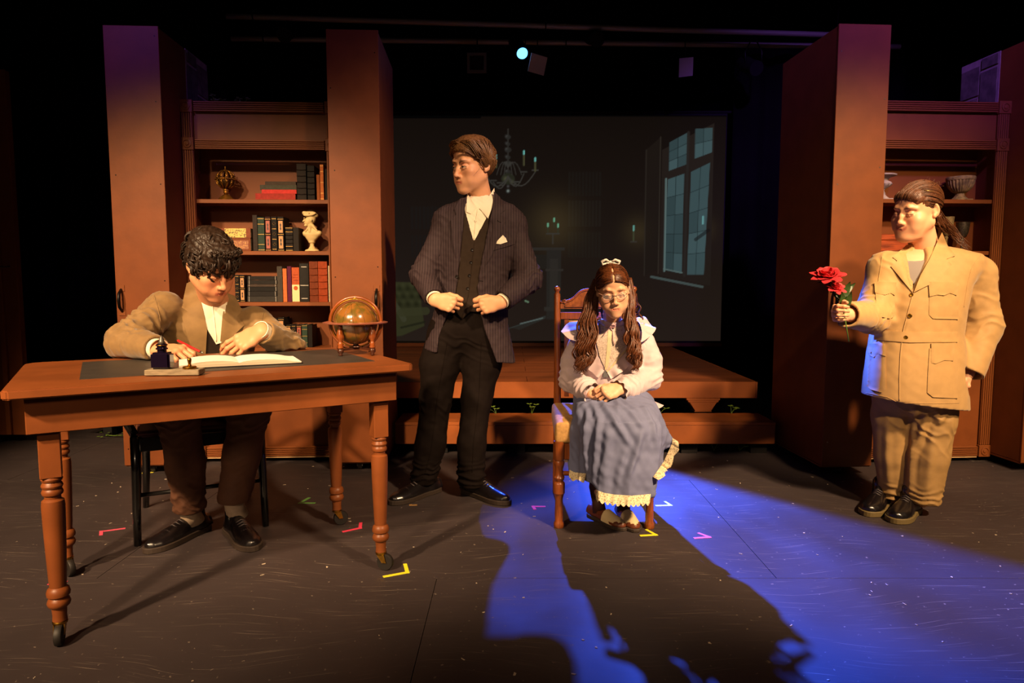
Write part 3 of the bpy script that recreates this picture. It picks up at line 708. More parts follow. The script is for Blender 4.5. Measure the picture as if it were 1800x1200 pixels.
# framing shutter of the profile lamp : cuts the beam along its right side
sn = (Vector((1.12, 3.5, 0)) - LP).cross(Vector((1.92, 2.5, 0)) - LP).normalized()
if sn.dot(LD) < 0: sn = -sn
dt = N.new('ShaderNodeVectorMath'); dt.operation = 'DOT_PRODUCT'; dt.inputs[1].default_value = sn; L.new(ge.outputs['Incoming'], dt.inputs[0])
sg = N.new('ShaderNodeMath'); sg.operation = 'MULTIPLY'; sg.inputs[1].default_value = 1.0; L.new(dt.outputs['Value'], sg.inputs[0])
sh_ = N.new('ShaderNodeMapRange'); sh_.interpolation_type = 'SMOOTHSTEP'; sh_.inputs['From Min'].default_value = -.008; sh_.inputs['From Max'].default_value = .02; L.new(sg.outputs[0], sh_.inputs['Value'])
mm_ = N.new('ShaderNodeMath'); mm_.operation = 'MULTIPLY'; L.new(mr.outputs[0], mm_.inputs[0]); L.new(sh_.outputs[0], mm_.inputs[1]); 
prev = mm_.outputs[0]
def shutter(nrm, lo_, hi_, a, b):
    global prev
    d_ = N.new('ShaderNodeVectorMath'); d_.operation = 'DOT_PRODUCT'; d_.inputs[1].default_value = nrm; L.new(ge.outputs['Incoming'], d_.inputs[0])
    r_ = N.new('ShaderNodeMapRange'); r_.interpolation_type = 'SMOOTHSTEP'; r_.inputs['From Min'].default_value = lo_; r_.inputs['From Max'].default_value = hi_; r_.inputs['To Min'].default_value = a; r_.inputs['To Max'].default_value = b; L.new(d_.outputs['Value'], r_.inputs['Value'])
    m_ = N.new('ShaderNodeMath'); m_.operation = 'MULTIPLY'; L.new(prev, m_.inputs[0]); L.new(r_.outputs[0], m_.inputs[1]); prev = m_.outputs[0]
ln = (Vector((.42, 2.0, 0)) - LP).cross(Vector((.40, 3.5, 0)) - LP).normalized()
if ln.dot(LD) < 0: ln = -ln
shutter(ln, -.06, .06, .085, 1.0)                                   # gobo edge : the left third of the beam is masked down
e0 = R(33.4); shutter(Vector((0, math.sin(e0), -math.cos(e0))), -.018, .018, 0.0, 1.0)     # lower shutter keeps the beam off faces and audience
L.new(prev, em.inputs['Strength'])
M_card = mat('grey_gel_card', 'd0c0b8', .9)
for (px, py, rot, lb) in ((945, 113, .1, 'pale square gel card hanging right of the blue lamp'), (1206, 118, -.22, 'tilted pale gel card hanging far right of the blue lamp')):
    c = at(px, py, 6.25); t = thing('gel_card', lb, 'card', c); zp = at(900, 44, 6.3).z - .03 * (c.x) - c.z
    rm = rotm(.25, rot, .5); MB().box((0, 0, 0), (.165, .004, .155), rm).build('sheet', M_card, t)
    MB().tube([(0, .004, .06), (0, .05, .12), (0, .05, zp - .022)], .005, 6).build('arm', M_dark_metal, t)
c = at(838, 110, 6.2); zp = at(900, 44, 6.3).z - .03 * c.x - c.z; t = thing('stage_light', 'unlit square-fronted stage lamp left of the blue lamp', 'stage light', c)
MB().add(*(lambda: ([(s * a, 0, s2 * a) for a in (.085, .062) for s, s2 in ((-1, -1), (1, -1), (1, 1), (-1, 1))] + [(s * a, .02, s2 * a) for a in (.085, .062) for s, s2 in ((-1, -1), (1, -1), (1, 1), (-1, 1))], [(i, (i + 1) % 4, 4 + (i + 1) % 4, 4 + i) for i in range(4)] + [(8 + i, 12 + i, 12 + (i + 1) % 4, 8 + (i + 1) % 4) for i in range(4)] + [(i, 8 + i, 8 + (i + 1) % 4, (i + 1) % 4) for i in range(4)] + [(4 + i, 4 + (i + 1) % 4, 12 + (i + 1) % 4, 12 + i) for i in range(4)]))()).build('gel_frame', mat('dim_frame', '6a6058', .7), t)
MB().lathe([(.068, .021), (.068, .14), (.05, .22), (.02, .25)], (0, 0, 0), 20, axis=(0, 1, .2)).build('housing', M_blackpaint, t, smooth=40)
MB().cyl((0, .1, .05), (0, .1, zp - .022), .006, 6).build('yoke', M_dark_metal, t)
for (px, py, lb) in ((1050, 70, 'dark unlit stage lamp hanging between the two gel cards'), (1330, 120, 'dark unlit stage lamp hanging near the right pillar'), (500, 62, 'dark unlit stage lamp above the left bookcase')):
    c = at(px, py, 6.2); zp = at(900, 44, 6.3).z - .03 * c.x - c.z; t = thing('stage_light', lb, 'stage light', c); d = Vector((.2, -1, -.5)).normalized()
    MB().lathe([(.06, .0), (.065, 0), (.06, -.12), (.07, -.2), (.05, -.3), (.02, -.31)], (0, 0, 0), 18, axis=d).build('housing', M_blackpaint, t, smooth=40)
    for s_ in (-1, 1): MB().tube([(s_ * .07, .08, .02), (s_ * .075, .09, zp * .5), (0, .1, zp - .02)], .006, 6).build('yoke', M_dark_metal, t, smooth=True)

# ------------------------------------------------------------------ spike tape on the floor
def tape(px, py, col, a1, a2, l1, l2, label):
    c = fl(px, py); t = thing('tape_mark', label, 'tape', (c.x, c.y, 0), 0, 'corner tape marks on the stage floor')
    m = mat('tape_' + col, col, .5)
    for a, L_ in ((a1, l1), (a2, l2)):
        d = Vector((math.cos(R(a)), math.sin(R(a)), 0)); n = Vector((-d.y, d.x, 0)) * .007; z = .0012 if a == a1 else .0018
        ps = [-d * .007 - n, d * L_ - n, d * L_ + n, -d * .007 + n]
        MB().prism([(q.x, q.y) for q in ps], .0002, z).build('strip', m, t)
tape(527, 884, '5f9a4a', 0, 75, .075, .085, 'green L-shaped tape mark behind the table')
tape(178, 934, 'd0506a', 25, -60, .09, .05, 'pink tape mark left of the seated man chair')
tape(633, 928, 'd83a5a', 100, 215, .07, .08, 'red and pink tape mark beside the back right table caster')
tape(716, 1006, 'e6dc2e', 105, 205, .08, .09, 'yellow tape mark beside the front right table caster')
tape(937, 890, 'd23f86', 0, -80, .06, .045, 'pink tape mark between the standing man and the carved chair')
tape(1179, 888, 'b8d8e0', 105, 185, .06, .075, 'pale tape mark right of the carved chair leg')
tape(1153, 940, 'e0d628', 115, 188, .07, .07, 'yellow tape mark in front of the carved chair')
tape(1247, 944, 'd060a8', 125, 190, .06, .07, 'pink tape mark lying in the blue light')
tape(110, 1026, 'd2405a', 180, 90, .05, .02, 'red scrap of tape beside the back left table caster')
tape(245, 832, 'cfc83a', 20, 110, .07, .02, 'yellow tape scrap behind the black armchair leg')
tape(722, 888, 'a8814e', 10, 100, .03, .012, 'tan tape scrap under the standing man left shoe')

# paper crumbs and lint left on the stage floor
g = random.Random(77); mb = MB()
for i in range(170):
    x, y = g.uniform(-2.2, 2.2), g.uniform(1.5, 4.0)
    if min(math.hypot(x - q[0], y - q[1]) for q in ((-.3, 3.3), (1.76, 3.07), (-1.2, 2.72), (.45, 2.92))) < .32: continue
    a = g.uniform(0, 6.28); L_ = g.uniform(.002, .008); w_ = g.uniform(.001, .004); d = Vector((math.cos(a), math.sin(a), 0)); n = Vector((-d.y, d.x, 0)); c = Vector((x, y, .0004))
    ps = [c - d * L_ - n * w_, c + d * L_ - n * w_ * .5, c + d * L_ * .8 + n * w_, c - d * L_ * .6 + n * w_]; up = Vector((0, 0, .0012))
    mb.add(ps + [q + up for q in ps], [(3, 2, 1, 0), (4, 5, 6, 7), (0, 1, 5, 4), (1, 2, 6, 5), (2, 3, 7, 6), (3, 0, 4, 7)])
tag(mb.build('floor_crumbs', mat('paper_crumb', 'b8a894', .9)), 'tiny pale crumbs scattered over the dark stage floor', 'crumbs', kind='stuff')
# ================================================================== PROPS
# ------------------------------------------------------------------ writing table
M_table = mat('table_paint', '7a421f', .42, var=.2, vscale=7, bump=.06, bscale=40, spec=.3)
M_tableedge = mat('table_worn_edge', '9a6038', .45, var=.35, vscale=30, stretch=(1, 1, 6))
M_inlay = mat('table_inlay', '35302c', .5, var=.2, vscale=14)
TR = R(31.2); TC = Vector((-1.048, 2.420, 0)); TH = .770
tb = thing('writing_table', 'brown writing table with turned legs on casters and dark inlaid top', 'table', TC, TR)
def rrect(hx, hy, r, ch=.05):
    return [(-hx + .015, -hy), (hx - .015, -hy), (hx, -hy + .015), (hx, hy - ch), (hx - ch, hy), (-hx + ch, hy), (-hx + ch * .4, hy - .012), (-hx, hy - ch), (-hx, -hy + .015)]
hx, hy = .592, .378
MB().prism(rrect(hx, hy, .02), TH - .026, TH).build('table_top', M_table, tb, bevel=.004, seg=2)
MB().prism([(-.415, -.225), (.50, -.225), (.50, .285), (-.415, .285)], TH + .0002, TH + .0016).build('inlay', M_inlay, tb)
az0, az1 = TH - .026 - .108, TH - .0262
for s_ in (-1, 1):
    MB().b2((-.545, s_ * .312 - .011, az0), (.545, s_ * .312 + .011, az1)).build('apron', M_table, tb, bevel=.002)
    MB().b2((s_ * .534 - .011, -.3005, az0), (s_ * .534 + .011, .3005, az1)).build('apron', M_table, tb, bevel=.002)
for (sx, sy) in ((-1, -1), (1, -1), (-1, 1), (1, 1)):
    x, y = sx * .495, sy * .272
    lg = MB().b2((x - .027, y - .027, .50), (x + .027, y + .027, az1 - .001)).build('leg', M_table, tb, bevel=.002)
    pr = [(.026, .50), (.028, .494), (.026, .488), (.022, .486), (.026, .480), (.028, .474), (.026, .468), (.023, .466), (.026, .461), (.028, .455), (.026, .448), (.021, .445), (.021, .436), (.0285, .430), (.030, .415),
          (.029, .36), (.0265, .28), (.023, .19), (.0215, .172), (.028, .166), (.031, .155), (.030, .146), (.023, .140), (.028, .134), (.031, .124), (.028, .115), (.020, .108), (.0185, .085), (.0195, .070)]
    MB().lathe(pr[::-1], (x, y, 0), 22).build('turned_post', M_table, lg, smooth=35)
    ang = R(35) + sx * .5 + sy * .3; ax = Vector((math.cos(ang), math.sin(ang), 0)); fw = Vector((-ax.y, ax.x, 0)); wc = Vector((x, y, .031)) - fw * .016
    MB().lathe([(.008, -.0095), (.029, -.0095), (.031, -.006), (.031, .006), (.029, .0095), (.008, .0095)], wc, 20, axis=ax).build('wheel', M_rubber, lg, smooth=40)
    fk = MB().lathe([(.019, .0), (.0205, .004), (.0205, .007), (.017, .010)], (x, y, .060), 16)
    for s_ in (-1, 1):
        o = wc + ax * (.0125 * s_); P_ = [Vector((x, y, .062)) + ax * (.0125 * s_) + fw * .014, Vector((x, y, .062)) + ax * (.0125 * s_) - fw * .016, o - fw * .008, o + fw * .008]
        fk.add(P_ + [q + ax * .002 * s_ for q in P_], [(0, 1, 2, 3), (7, 6, 5, 4), (0, 4, 5, 1), (1, 5, 6, 2), (2, 6, 7, 3), (3, 7, 4, 0)])
    fk.build('caster_fork', M_brass, lg, smooth=30)
def tpos(u, v, z=None): return TC + Matrix.Rotation(TR, 3, 'Z') @ Vector((u, v, 0)) + Vector((0, 0, TH + .0018 if z is None else z))

# ------------------------------------------------------------------ on the table
M_glass_ink = mat('ink_glass', '120a1c', .05, spec=.8, coat=.5)
M_block = mat('weathered_block', '8c7c62', .8, var=.35, vscale=25, stretch=(1, 6, 6), bump=.2, bscale=90)
blk_c = fl(308, 652, TH + .002); 
pc = fl(308, 658, TH + .002)
blk = thing('wood_block', 'weathered pale wood block under the ink bottle on the table', 'wood block', pc, R(5))
MB().b2((-.081, -.028, 0), (.081, .028, .018)).build('slab', M_block, blk, bevel=.002)
for i in range(1, 6): MB().b2((-.0812, -.0282, .003 * i - .0004), (-.02 + .01 * i, -.0278, .003 * i)).build('split_line', M_dark_metal, blk) if i % 2 else None
ik = thing('ink_bottle', 'square dark ink bottle with stopper on the wood block', 'ink bottle', pc + Vector((-.038, .0, .0182)), R(5))
MB().b2((-.0285, -.021, 0), (.0285, .021, .052)).build('bottle', M_glass_ink, ik, bevel=.006, seg=3)
MB().lathe([(.0135, .0521), (.0135, .060), (.0175, .061), (.0175, .065), (.014, .066), (.014, .071), (.017, .072), (.017, .076), (.012, .079)], (0, 0, 0), 18).build('neck', M_glass_ink, ik, smooth=40)
MB().lathe([(.012, .079), (.0085, .085), (.0065, .093), (.0035, .101), (.0005, .104)], (0, 0, 0), 14).build('stopper', mat('ink_cap', '4a443c', .35, spec=.6), ik, smooth=True)
MB().torus((0, 0, .074), .016, .0016, nu=20, nv=6).build('gold_ring', M_brass, ik, smooth=True)
sl = thing('seal_stamp', 'small brass wax seal stamp on the right end of the wood block', 'seal stamp', pc + Vector((.047, -.002, .0182)))
MB().lathe([(.019, 0), (.0205, .002), (.0205, .006), (.019, .008), (.006, .009)], (0, 0, 0), 20).build('disc', M_brass, sl, smooth=35)
MB().lathe([(.0055, .009), (.0045, .016), (.006, .026), (.0065, .031), (.004, .034)], (0, 0, 0), 14).build('handle', M_brass, sl, smooth=True)

# open book with thick page block
M_page = mat('paper', 'e9e2d6', .8, var=.05, vscale=3)
M_pageside = mat('page_edges', 'b9aa92', .9, var=.3, vscale=150, stretch=(.02, .02, 1))
M_bookblack = mat('black_book_cover', '141012', .4)
bk = thing('open_book', 'open book with blank white pages lying on the writing table', 'book', fl(418, 640, TH + .002), R(26))
MB().b2((-.19, -.075, 0), (.21, .135, .003)).build('cover', M_bookblack, bk, bevel=.001)
def pages(x0, x1, h0, h1, name):
    n = 14; top = []; 
    for i in range(n + 1):
        t = i / n; x = x0 + (x1 - x0) * t; top.append((x, h0 + (h1 - h0) * t + .010 * math.sin(PI * min(1, t * 1.15)) ** .6 * (1 if x1 > x0 else 1)))
    vs = []; 
    for y in (-.07, .13): vs += [(x, y, z) for x, z in top] + [(x, y, .0032) for x, z in top]
    m = n + 1; fs = []
    for i in range(n):
        fs += [(m + i, m + i + 1, i + 1, i), (2 * m + i, 2 * m + i + 1, 3 * m + i + 1, 3 * m + i)]
        fs += [(m + i, 3 * m + i, 3 * m + i + 1, m + i + 1)]
    fs += [(0, 2 * m, 3 * m, m), (n, m + n, 3 * m + n, 2 * m + n)]
    MB().add(vs, fs).build(name, M_pageside, bk)
    tp = [(x, y, z + .0004) for y in (-.07, .13) for x, z in top] + [(x, y, z + .0009) for y in (-.07, .13) for x, z in top]
    fs = [(i, i + 1, m + i + 1, m + i) for i in range(n)] + [(2 * m + i, 3 * m + i, 3 * m + i + 1, 2 * m + i + 1) for i in range(n)] + [(i, 2 * m + i, 2 * m + i + 1, i + 1) for i in range(n)] + [(m + i, m + i + 1, 3 * m + i + 1, 3 * m + i) for i in range(n)]
    fs += [(0, m, 3 * m, 2 * m), (n, 2 * m + n, 3 * m + n, m + n)]
    MB().add(tp, fs).build('page_leaf', M_page, bk, smooth=50)
pages(.0, -.185, .012, .012, 'page_block'); pages(.0, .205, .012, .006, 'page_block')

# globe in a wooden stand
M_gwood = mat('globe_wood', '7a3c14', .28, var=.3, vscale=20, coat=.4)
M_gdark = mat('globe_dark_wood', '3a1c10', .25, coat=.4)
gl_m = mat('globe_map', '7e5222', .2, col2='5c4a1c', vscale=26, ramp=(.45, .56), coat=.6)
gq = fl(626, 622, TH + .002); gl = thing('table_globe', 'antique globe in a turned wooden stand on the table', 'globe', gq, R(8))
GZ, GR = .125, .0855
MB().sphere((0, 0, GZ), GR, 40, 24, rotm(.35, .3, 0)).build('globe_ball', gl_m, gl, smooth=True)
mp2 = MB()
for a in np.linspace(0, PI, 6, endpoint=False): mp2.torus((0, 0, GZ), GR + .0002, .0005, axis=(math.cos(a), math.sin(a), .15), nu=40, nv=4)
tag(mp2.build('meridian_lines', M_gdark, gl), kind='stuff')
MB().torus((0, 0, GZ), GR + .016, .0065, axis=(.12, 1, 0), nu=48, nv=10, flat=.8).build('meridian_ring', M_gwood, gl, smooth=True)
MB().torus((0, 0, GZ), GR + .009, .0022, axis=(.12, 1, 0), nu=48, nv=8, flat=3.5).build('inner_ring', M_brass, gl, smooth=True)
MB().lathe([(GR + .006, -.003), (GR + .006, .003), (GR + .03, .004), (GR + .042, .001), (GR + .040, -.003), (GR + .02, -.006), (GR + .006, -.003)], (0, 0, GZ + .002), 44).build('horizon_ring', mat('globe_ring', '8a4f3e', .35, coat=.4), gl, smooth=35)
for k in range(4):
    a = R(52) + k * PI / 2; c = (.086 * math.cos(a), .086 * math.sin(a), 0)
    lg = MB().lathe([(.010, .028), (.0125, .034), (.009, .040), (.012, .046), (.008, .052), (.0075, .058), (.0145, .068), (.0155, .078), (.011, .098), (.0075, .108), (.0105, .112), (.0075, .116), (.0075, .122)], c, 16).build('leg', M_gwood, gl, smooth=True)
    MB().lathe([(.007, 0), (.009, .004), (.006, .008), (.012, .014), (.013, .022), (.011, .0275)], c, 14).build('foot', M_gdark, lg, smooth=True)
MB().box((0, 0, .024), (.165, .012, .007), rotm(0, 0, R(52))).box((0, 0, .0245), (.165, .012, .0075), rotm(0, 0, R(142))).build('stretcher', M_gdark, gl, bevel=.001)
MB().lathe([(.026, .028), (.030, .031), (.012, .035), (.009, .04), (.014, .045), (.016, .05)], (0, 0, 0), 18).build('centre_post', M_gdark, gl, smooth=True)
MB().sphere((.0, .0, GZ + GR + .012), .006, 10, 8).build('pole_knob', M_brass, gl, smooth=True)
# pen
# ------------------------------------------------------------------ black armchair of the writer
M_blackwood = mat('black_lacquer', '0d0b0b', .22, spec=.6, coat=.5)
M_redseat = mat('dark_red_seat', '4a1a1c', .7, var=.2, vscale=40)
CR = R(27); cc = Vector((-1.30, 2.80, 0))
ch = thing('armchair', 'black lacquered armchair with curved arms behind the writing table', 'chair', cc, CR)
for s_ in (-1, 1):
    MB().tube([(s_ * .245, -.02, 0), (s_ * .243, -.005, .15), (s_ * .238, .0, .30), (s_ * .235, .0, .44)], [.014, .016, .019, .021], 8).build('leg', M_blackwood, ch, smooth=True)
    MB().tube([(s_ * .225, .50, 0), (s_ * .215, .45, .2), (s_ * .21, .43, .44), (s_ * .21, .47, .70), (s_ * .205, .52, .90)], [.014, .017, .02, .018, .015], 8).build('back_post', M_blackwood, ch, smooth=True)
    MB().tube([(s_ * .238, .02, .44), (s_ * .262, .0, .50), (s_ * .268, .03, .57), (s_ * .262, .07, .585), (s_ * .258, .06, .545), (s_ * .262, .035, .55)], [.017, .018, .018, .017, .014, .011], 8).build('arm_scroll', M_blackwood, ch, smooth=True)
    MB().tube([(s_ * .262, .05, .585), (s_ * .262, .2, .60), (s_ * .24, .38, .63), (s_ * .21, .465, .68)], [.016, .017, .016, .014], 8).build('arm', M_blackwood, ch, smooth=True)
    MB().b2((s_ * .235 - .012, .0, .38), (s_ * .235 + .012, .43, .435)).build('seat_rail', M_blackwood, ch, bevel=.003)
MB().b2((-.222, -.018, .38), (.222, .006, .435)).build('seat_rail', M_blackwood, ch, bevel=.003)
MB().b2((-.205, .42, .38), (.205, .44, .435)).build('seat_rail', M_blackwood, ch, bevel=.003)
MB().b2((-.232, -.01, .4355), (.232, .425, .462)).build('seat', M_redseat, ch, bevel=.01, seg=3)
MB().tube([(-.2, .52, .88), (-.1, .545, .90), (0, .55, .905), (.1, .545, .90), (.2, .52, .88)], [.02, .026, .03, .026, .02], 8).build('crest_rail', M_blackwood, ch, smooth=True)
MB().tube([(-.2, .475, .66), (0, .495, .665), (.2, .475, .66)], .014, 8).build('cross_rail', M_blackwood, ch, smooth=True)
MB().tube([(-.23, .0, .20), (.23, .0, .20)], .009, 8).build('stretcher', M_blackwood, ch, smooth=True)
# small black back leg pieces are part of the same chair
# ------------------------------------------------------------------ carved wooden chair of the girl
M_oak = mat('carved_oak', '7c3f18', .33, var=.35, vscale=30, stretch=(4, 4, .6), coat=.35, spec=.5)
M_burl = mat('burl_panel', '5c2c10', .3, col2='8a4a1c', vscale=45, coat=.4)
M_uph = mat('gold_upholstery', 'b58a50', .75, var=.25, vscale=60, bump=.1, bscale=120)
KR = R(-1.5); kc = Vector((.398, 2.875, 0))
kh = thing('carved_chair', 'carved oak chair with gold upholstered seat under the girl', 'chair', kc, KR)
for s_ in (-1, 1):
    pr = [(.020, 0), (.023, .006), (.022, .022), (.017, .030), (.0185, .06), (.0165, .125), (.019, .138), (.023, .150), (.0255, .153), (.0255, .195), (.023, .200), (.017, .205), (.022, .213), (.024, .222), (.018, .232), (.0175, .26), (.021, .272), (.024, .285), (.020, .295), (.024, .303), (.0245, .335), (.025, .38)]
    MB().lathe(pr, (s_ * .195, .0, 0), 20).build('leg', M_oak, kh, smooth=35)
    MB().tube([(s_ * .19, .50, 0), (s_ * .188, .47, .2), (s_ * .186, .455, .40), (s_ * .186, .465, .70), (s_ * .188, .50, 1.0)], [.018, .02, .021, .019, .018], 10, flat=.9).build('back_post', M_oak, kh, smooth=40)
    MB().lathe([(.010, 0), (.013, .004), (.009, .010), (.014, .017), (.0165, .025), (.013, .034), (.004, .040)], (s_ * .188, .50, .999), 14).build('finial', M_oak, kh, smooth=True)
    MB().b2((s_ * .19 - .012, .02, .30), (s_ * .19 + .012, .46, .375)).build('seat_rail', M_oak, kh, bevel=.004)
    MB().cyl((s_ * .19, .02, .17), (s_ * .188, .46, .17), .011, 10).build('stretcher', M_oak, kh, smooth=40)
MB().b2((-.175, -.012, .30), (.175, .012, .375)).build('seat_rail', M_oak, kh, bevel=.004)
MB().cyl((-.19, .24, .17), (.19, .24, .17), .011, 10).build('stretcher', M_oak, kh, smooth=40)
sv = Vol((-.25, -.06, .36), (.25, .5, .5), .006)
sv.fn((-.25, -.06, .36), (.25, .5, .5), lambda x, y, z: np.maximum(np.maximum(np.abs(x) - .215, np.abs(y - .22) - .245) , np.abs(z - .42) - .048), 0)
V, F = sv.mesh(); V = relax(V, F, 34); V[:, 2] += .012 * np.clip(1 - ((V[:, 0] / .2) ** 2 + ((V[:, 1] - .22) / .23) ** 2), 0, 1) * (V[:, 2] > .42)
mM = mw(kh); V = V @ np.array(mM)[:3, :3].T + np.array(mM)[:3, 3]
mesh_from('seat_cushion', V, F, M_uph, kh)
# back: crest with carved outline, rail, panel
def crest(z_at, y_at, th, name, m, xs, zt, zb):
    mb = MB(); n = len(xs); vs = []
    for y in (-th / 2, th / 2):
        for x in xs: vs.append((x, y_at(zt(x)) + y, zt(x)))
        for x in xs: vs.append((x, y_at(zb(x)) + y, zb(x)))
    fs = []
    for i in range(n - 1):
        fs += [(i, n + i, n + i + 1, i + 1), (2 * n + i, 2 * n + i + 1, 3 * n + i + 1, 3 * n + i), (i, i + 1, 2 * n + i + 1, 2 * n + i), (n + i, 3 * n + i, 3 * n + i + 1, n + i + 1)]
    fs += [(0, 2 * n, 3 * n, n), (n - 1, 2 * n - 1, 4 * n - 1, 3 * n - 1)]
    return mb.add(vs, fs).build(name, m, kh, smooth=50)
yb = lambda z: .465 + (z - .7) * .117
zt = lambda x: .965 + .014 * math.cos(x / .178 * PI * .5) + .050 / (1 + math.exp((abs(x) - .095) / .013))
xs = list(np.linspace(-.172, .172, 41))
crest(None, yb, .026, 'crest_rail', M_oak, xs, zt, lambda x: .928)
cr_b = crest(None, lambda z: yb(z) - .0165, .006, 'burl_inlay', M_burl, list(np.linspace(-.15, .15, 31)), lambda x: zt(x) - .022, lambda x: .936)
rim = MB().tube([(x, yb(zt(x)) - .014, zt(x) - .008) for x in xs], .0055, 6); rim.build('crest_bead', M_oak, kh, smooth=True)
for a in (-1, 1): MB().tube([(a * .165, yb(.95) - .014, .965), (a * .150, yb(.95) - .016, .972), (a * .142, yb(.95) - .016, .962), (a * .150, yb(.95) - .016, .954), (a * .157, yb(.95) - .016, .960)], .004, 6).build('scroll', M_oak, kh, smooth=True)
MB().b2((-.172, yb(.90) - .013, .875), (.172, yb(.90) + .013, .91)).build('cross_rail', M_oak, kh, bevel=.003)
for a in (-1, 1): MB().add(*(lambda X: ([(X - .011, yb(z) + d, z) for z in (.50, .874) for d in (-.012, .012)] + [(X + .011, yb(z) + d, z) for z in (.50, .874) for d in (-.012, .012)], [(0, 1, 3, 2), (4, 6, 7, 5), (0, 2, 6, 4), (1, 5, 7, 3), (0, 4, 5, 1), (2, 3, 7, 6)]))(a * .142)).build('inner_stile', M_oak, kh)
pv = MB(); xs2 = np.linspace(-.13, .13, 9); zs2 = np.linspace(.53, .87, 9)
vs = [(x, yb(z) - .012 - .016 * (1 - (x / .13) ** 2) * (1 - ((z - .70) / .17) ** 2), z) for z in zs2 for x in xs2] + [(x, yb(z) + .008, z) for z in zs2 for x in xs2]
fs = [(j * 9 + i, j * 9 + i + 1, (j + 1) * 9 + i + 1, (j + 1) * 9 + i) for j in range(8) for i in range(8)]; fs += [(a + 81, d + 81, c + 81, b + 81) for a, b, c, d in fs]
fs += [(i, 81 + i, 82 + i, i + 1) for i in range(8)] + [(72 + i, 73 + i, 154 + i, 153 + i) for i in range(8)] + [(j * 9, (j + 1) * 9, 81 + (j + 1) * 9, 81 + j * 9) for j in range(8)] + [(j * 9 + 8, 81 + j * 9 + 8, 81 + (j + 1) * 9 + 8, (j + 1) * 9 + 8) for j in range(8)]
pv.add(vs, fs).build('back_cushion', M_uph, kh, smooth=50)

